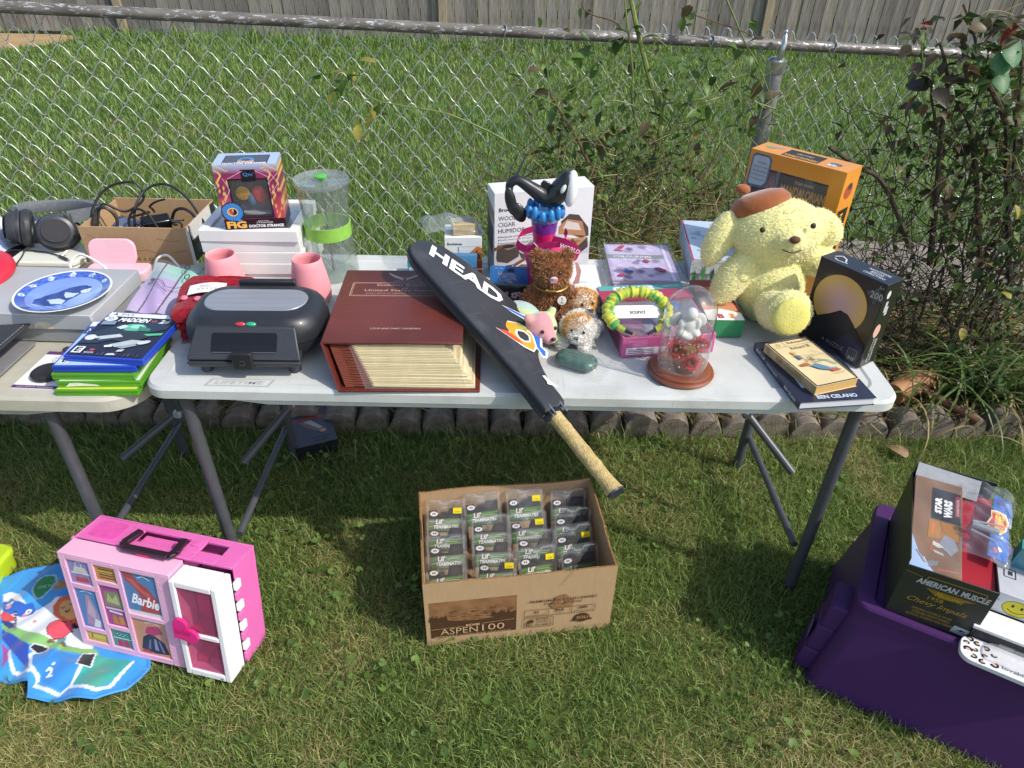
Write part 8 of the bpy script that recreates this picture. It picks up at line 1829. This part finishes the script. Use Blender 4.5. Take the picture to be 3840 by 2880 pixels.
# grey display box leaning full of boxed toys
ab = E('car_model_box', 'dark grey model car box with gold script standing on the purple tote', 'model box', RZ((.919, 1.104, lz + .001), R(-25)))
w, d, h = .188, .33, .170; DG = mat('dark_grey_card', '#34352f', .4, .4, nz=(8, .06))
b = B(); b.box(0, w, 0, .003, 0, h).box(0, .003, .003, d, 0, h + .02).box(w - .003, w, .003, d, 0, h).box(.003, w - .003, d - .003, d, 0, h + .055).box(.003, w - .003, .003, d - .003, 0, .004); b.build('carton', DG, ab, bevel=.0008)
B().hexa([(.004, d - .042, h + .016), (w*.80, d - .042, h + .012), (w*.80, d - .040, h + .011), (.004, d - .040, h + .015)], [(.004, d - .006, h + .058), (w*.80, d - .006, h + .050), (w*.80, d - .004, h + .049), (.004, d - .004, h + .057)]).build('back_flap', mat('silver_card', '#a9acae', .45, .4), ab)
p_ = face(ab, 'front', w, d, h, 'front_print'); GD_ = '#b3923c'
p_.line([(.002, h*.90), (.04, h*.865)], .001, GD_).frame(.05, h*.74, .12, h*.16, .0016, GD_).poly([(.055, h*.70), (.16, h*.70), (.12, h*.60), (.09, h*.58), (.075, h*.62)], '#8a6d24').text('AMERICAN', .030, h*.735, .088, h*.115, '#17171a', bold=.09, shear=.15).text('AMERICAN', .031, h*.74, .086, h*.105, '#b9b9bb', bold=.04, shear=.15).text('MUSCLE', .122, h*.735, .060, h*.115, '#17171a', bold=.09, shear=.15).text('MUSCLE', .123, h*.74, .058, h*.105, '#b9b9bb', bold=.04, shear=.15)
p_.text('Memories', .078, h*.60, .058, h*.085, '#c9a02e', shear=.4).text('1958', .068, h*.50, .032, h*.07, GD_, shear=.1).text('Chevy Impala', .030, h*.355, .125, h*.12, GD_, shear=.45).text('OPENING DOORS & HOOD', .048, h*.245, .085, h*.042, GD_).text('STEERABLE FRONT WHEELS', .052, h*.18, .08, h*.042, GD_).text('DETAILED INTERIOR AND CHASSIS', .042, h*.115, .10, h*.042, GD_)
p_.poly([(.140, h*.06), (.144, h*.19), (.178, h*.17), (.174, h*.03)], '#b5b8ba').poly([(.152, h*.125), (.158, h*.125), (.159, h*.14), (.164, h*.14), (.165, h*.125), (.171, h*.125), (.169, h*.108), (.164, h*.108), (.163, h*.098), (.158, h*.098), (.157, h*.108), (.150, h*.108)], '#2a2a2c').text('CHEVROLET', .143, h*.062, .032, h*.025, '#2a2a2c', bold=.02).done()
red = mat('red_liner', '#a51f2c', .45, .4, nz=(6, .08)); B().hexa([(.095, .004, h - .028), (w - .004, .004, h - .022), (w - .004, d - .02, h + .0), (.095, d - .02, h - .006)], [(.095, .004, h - .018), (w - .004, .004, h - .012), (w - .004, d - .02, h + .012), (.095, d - .02, h + .006)]).build('red_liner', red, ab)
sw = E('starship_pack', 'brown and black windowed spaceship toy pack lying tilted in the grey model box', 'toy pack', ab.matrix_world @ Mx.Translation((.004, .006, h - .030)) @ Mx.Rotation(R(6.5), 4, 'X'))
B().box(0, .108, 0, .30, 0, .030).build('carton', mat('pack_desert', '#8a6a4c', .45, .3, nz=(9, .15), tint='#6d4f36'), sw, bevel=.001)
p_ = Pr(sw, 'pack_print', (0, 0, .030), (1, 0, 0), (0, 1, 0)); p_.rect(.038, .165, .064, .105, '#1f1f20').text('STAR', .052, .185, .055, .017, '#e8e6e2', bold=.07, rot=PI/2).text('WARS', .076, .172, .060, .022, '#e8e6e2', bold=.07, rot=PI/2) if False else None
p_.rect(.040, .165, .064, .105, '#1f1f20').text('STAR', .063, .186, .055, .016, '#e8e6e2', bold=.07, rot=PI/2).text('WARS', .086, .178, .060, .019, '#e8e6e2', bold=.07, rot=PI/2).rect(.092, .19, .012, .07, '#8f2a33').text('X-WING FIGHTER', .101, .195, .055, .006, '#d8cfc8', rot=PI/2)
p_.poly([(0, 0), (.05, 0), (.018, .045), (0, .10)], '#9fb6d8').poly([(.034, .10), (.036, .16), (.100, .16), (.100, .11)], '#a8742c').line([(.043, .115), (.046, .15)], .004, '#e06a3a').line([(.042, .06), (.046, .09)], .002, '#e06a3a').line([(.06, .01), (.10, .018)], .002, '#e06a3a').poly([(.058, .085), (.07, .12), (.092, .115), (.10, .085), (.085, .06)], '#8f9099').poly([(.046, .092), (.06, .088), (.07, .08), (.058, .075), (.046, .08)], '#c9c6c0').poly([(.046, .066), (.068, .062), (.07, .054), (.05, .058)], '#b5b0a8').poly([(.03, .022), (.06, .036), (.058, .022), (.04, .010)], '#77747a').line([(.012, .05), (.03, .02), (.05, .035)], .003, '#6a6a70').line([(.028, .036), (.038, .012)], .003, '#c5c0ba').done()
B().grid(lambda u, v: (.001 + .106*u, .001 + .298*v, .034 + .003*math.sin(u*9 + v*12)), 10, 16).build('window_film', clear('pack_window', gloss=1.4, haze=.04, rough=.05, bump=(20, .5)), sw)
hw = E('die_cast_pack', 'clear crumpled blister pack with blue edged card lying on the red liner', 'toy pack', ab.matrix_world @ Mx.Translation((.094, .060, h + .018)) @ Mx.Rotation(R(-6), 4, 'Z') @ Mx.Rotation(R(5), 4, 'X'))
B().prism([(.062, .035), (.100, .03), (.104, .06), (.098, .14), (.104, .19), (.098, .235), (.062, .25)], 0, .0016).build('card', mat('die_cast_blue', '#2f66b4', .35, .4, nz=(12, .05)), hw)
p_ = Pr(hw, 'card_print', (0, 0, .0016), (1, 0, 0), (0, 1, 0)); fl_ = [(.058, .118), (.052, .14), (.060, .165), (.058, .188), (.072, .192), (.090, .186), (.098, .160), (.094, .130), (.082, .112), (.066, .108)]
p_.poly(fl_, '#e8e4dc').poly([(.073 + (a - .073)*.9, .15 + (b_ - .15)*.92) for a, b_ in fl_], '#e0b13a').poly([(.073 + (a - .073)*.78, .15 + (b_ - .15)*.8) for a, b_ in fl_], '#c23a34').text('HOT WHEELS', .088, .118, .066, .020, '#efc540', bold=.05, rot=PI/2).text('DIE-CAST', .103, .145, .035, .006, '#dfe6f0', bold=.03, rot=PI/2).rect(.064, .045, .018, .026, '#3a4a8a').text('ACE', .080, .048, .020, .007, '#d0506a', bold=.03, rot=PI/2).rect(.070, .215, .016, .024, '#3a4a8a').done()
b = B(); b.grid(lambda u, v: (-.004 + .106*u + .005*math.sin(v*9), .0 + .255*v, .004 + (.040*math.sin(PI*min(1, .08 + u*.9))**.5*math.sin(PI*(.05 + .9*v))**.4) + .005*math.sin(u*13 + v*17)*math.sin(v*21)), 26, 36); b.build('blister', clear('crumpled_blister', gloss=1.7, haze=.07, rough=.05, bump=(24, 1.0)), hw)
gs = B(); gs.tube([(.02, .10, .016), (.075, .10, .02)], .008, 8).tube([(.02, .115, .014), (.07, .13, .012)], .003, 6).tube([(.02, .085, .014), (.07, .075, .012)], .003, 6); gs.build('toy_ship', mat('grey_die_cast', '#9a9ca0', .4, .5, metal=.3), hw)
# packs at the end of the tote
tl = E('figure_multipack', 'teal and black multipack of small toy figures standing behind the white smiley box', 'toy pack', to.matrix_world @ Mx.Translation((.300, .215, lz + .001)) @ Mx.Rotation(R(10), 4, 'X'))
B().box(0, .26, 0, .03, 0, .19).build('carton', mat('teal_pack', '#2d8f86', .4, .4, nz=(8, .05)), tl, bevel=.001)
p_ = Pr(tl, 'front_print'); p_.rect(0, 0, .26, .018, '#2a2a2c').text('MYSTERY', .006, .004, .06, .010, '#c9c9c9').rect(.0, .02, .026, .15, '#2f8fa6').text('FUN', .003, .04, .018, .012, '#e6e09a')
for q in range(4):
    for k in range(3): p_.rect(.032 + .055*q, .024 + .054*k, .048, .046, '#35a08c').rect(.036 + .055*q, .030 + .054*k, .026, .034, '#b9c9c6').rect(.040 + .055*q, .034 + .054*k, .018, .008, '#4a5654').rect(.044 + .055*q, .050 + .054*k, .022, .006, '#dfe6e4')
p_.done()
B().quad((0, -.004, .018), (.26, -.004, .018), (.26, -.004, .188), (0, -.004, .188)).build('blister', CLEAR, tl)
sm = E('smiley_box', 'white and black toy box printed with a yellow smiley face', 'toy box', to.matrix_world @ Mx.Translation((.270, .093, lz + .001)))
B().box(0, .26, 0, .115, 0, .115).build('carton', mat('black_card', '#1d1d22'), sm, bevel=.001)
p_ = face(sm, 'top', .26, .115, .115, 'top_print'); p_.rect(0, 0, .26, .115, '#b9bbc2').frame(.02, .06, .024, .028, .003, '#3a3a3e').rect(.028, .068, .010, .014, '#3a3a3e').frame(.07, .06, .024, .028, .003, '#3a3a3e').done()
p_ = face(sm, 'front', .26, .115, .115, 'front_print'); p_.rect(0, .055, .26, .06, '#e2e3e4').ell(.058, .082, .030, .024, '#2a2a20', 28).ell(.058, .082, .0285, .0225, '#e6d62a', 28).ell(.048, .088, .003, .005, '#2a2a20', 10).ell(.066, .088, .003, .005, '#2a2a20', 10).line([(.040, .076), (.050, .070), (.062, .069), (.074, .076)], .002, '#2a2a20').text('TM', .008, .09, .010, .006, '#4a4a4c').rect(.07, .098, .05, .012, '#e6d62a').text('"OUO"', .085, .022, .08, .018, '#dcdcde', bold=.02).line([(.085, .014), (.16, .014)], .001, '#b5b5b8').done()
cb_ = E('white_ledge_pack', 'white topped black toy pack with a clear tray before the smiley box', 'toy pack', to.matrix_world @ Mx.Translation((.253, .022, lz + .001)))
B().box(0, .27, 0, .062, 0, .048).build('carton', mat('black_card', '#1d1d22'), cb_, bevel=.001); B().box(-.002, .272, -.002, .064, .048, .056).build('lid', mat('white_matt_card', '#dedede'), cb_, bevel=.001); face(cb_, 'front', .27, .062, .048, 'front_print').rect(.06, .018, .03, .012, '#8a8a8c').done()
lc = E('leopard_card_pack', 'white toy pack printed with black leopard spots lying on the tote', 'toy pack', to.matrix_world @ Mx.Translation((.236, -.050, lz + .0085)) @ Mx.Rotation(R(-1.5), 4, 'Z'))
B().prism(rrect(0, 0, .30, .072, .026, 6), 0, .012).build('card', mat('white_matt_card', '#dedede'), lc, bevel=.001)
p_ = Pr(lc, 'card_print', (0, 0, .012), (1, 0, 0), (0, 1, 0)); rr = random.Random(23)
for x_, y_ in ((.016, .030), (.012, .048), (.028, .016), (.030, .036), (.034, .056), (.046, .010), (.050, .028), (.052, .052), (.070, .014), (.068, .040), (.018, .062)):
    a0 = rr.uniform(0, 6.28); s_ = rr.uniform(.005, .008); p_.ell(x_, y_, s_*.6, s_*.45, '#c9a98f', 10); p_.line([(x_ + s_*math.cos(a0 + q*.55), y_ + s_*.75*math.sin(a0 + q*.55)) for q in range(9)], s_*.62, '#1b1b1d')
p_.text('lovable', .085, .012, .05, .009, '#4a4a4c').done()
B().grid(lambda u, v: (.045 + .2*u, .018 + .05*v, .012 + .030*math.sin(PI*u)**.3*math.sin(PI*v)**.3), 16, 8).build('tray', clear('tray_plastic', gloss=1.5, haze=.1), lc)
near_grass()
weeds()
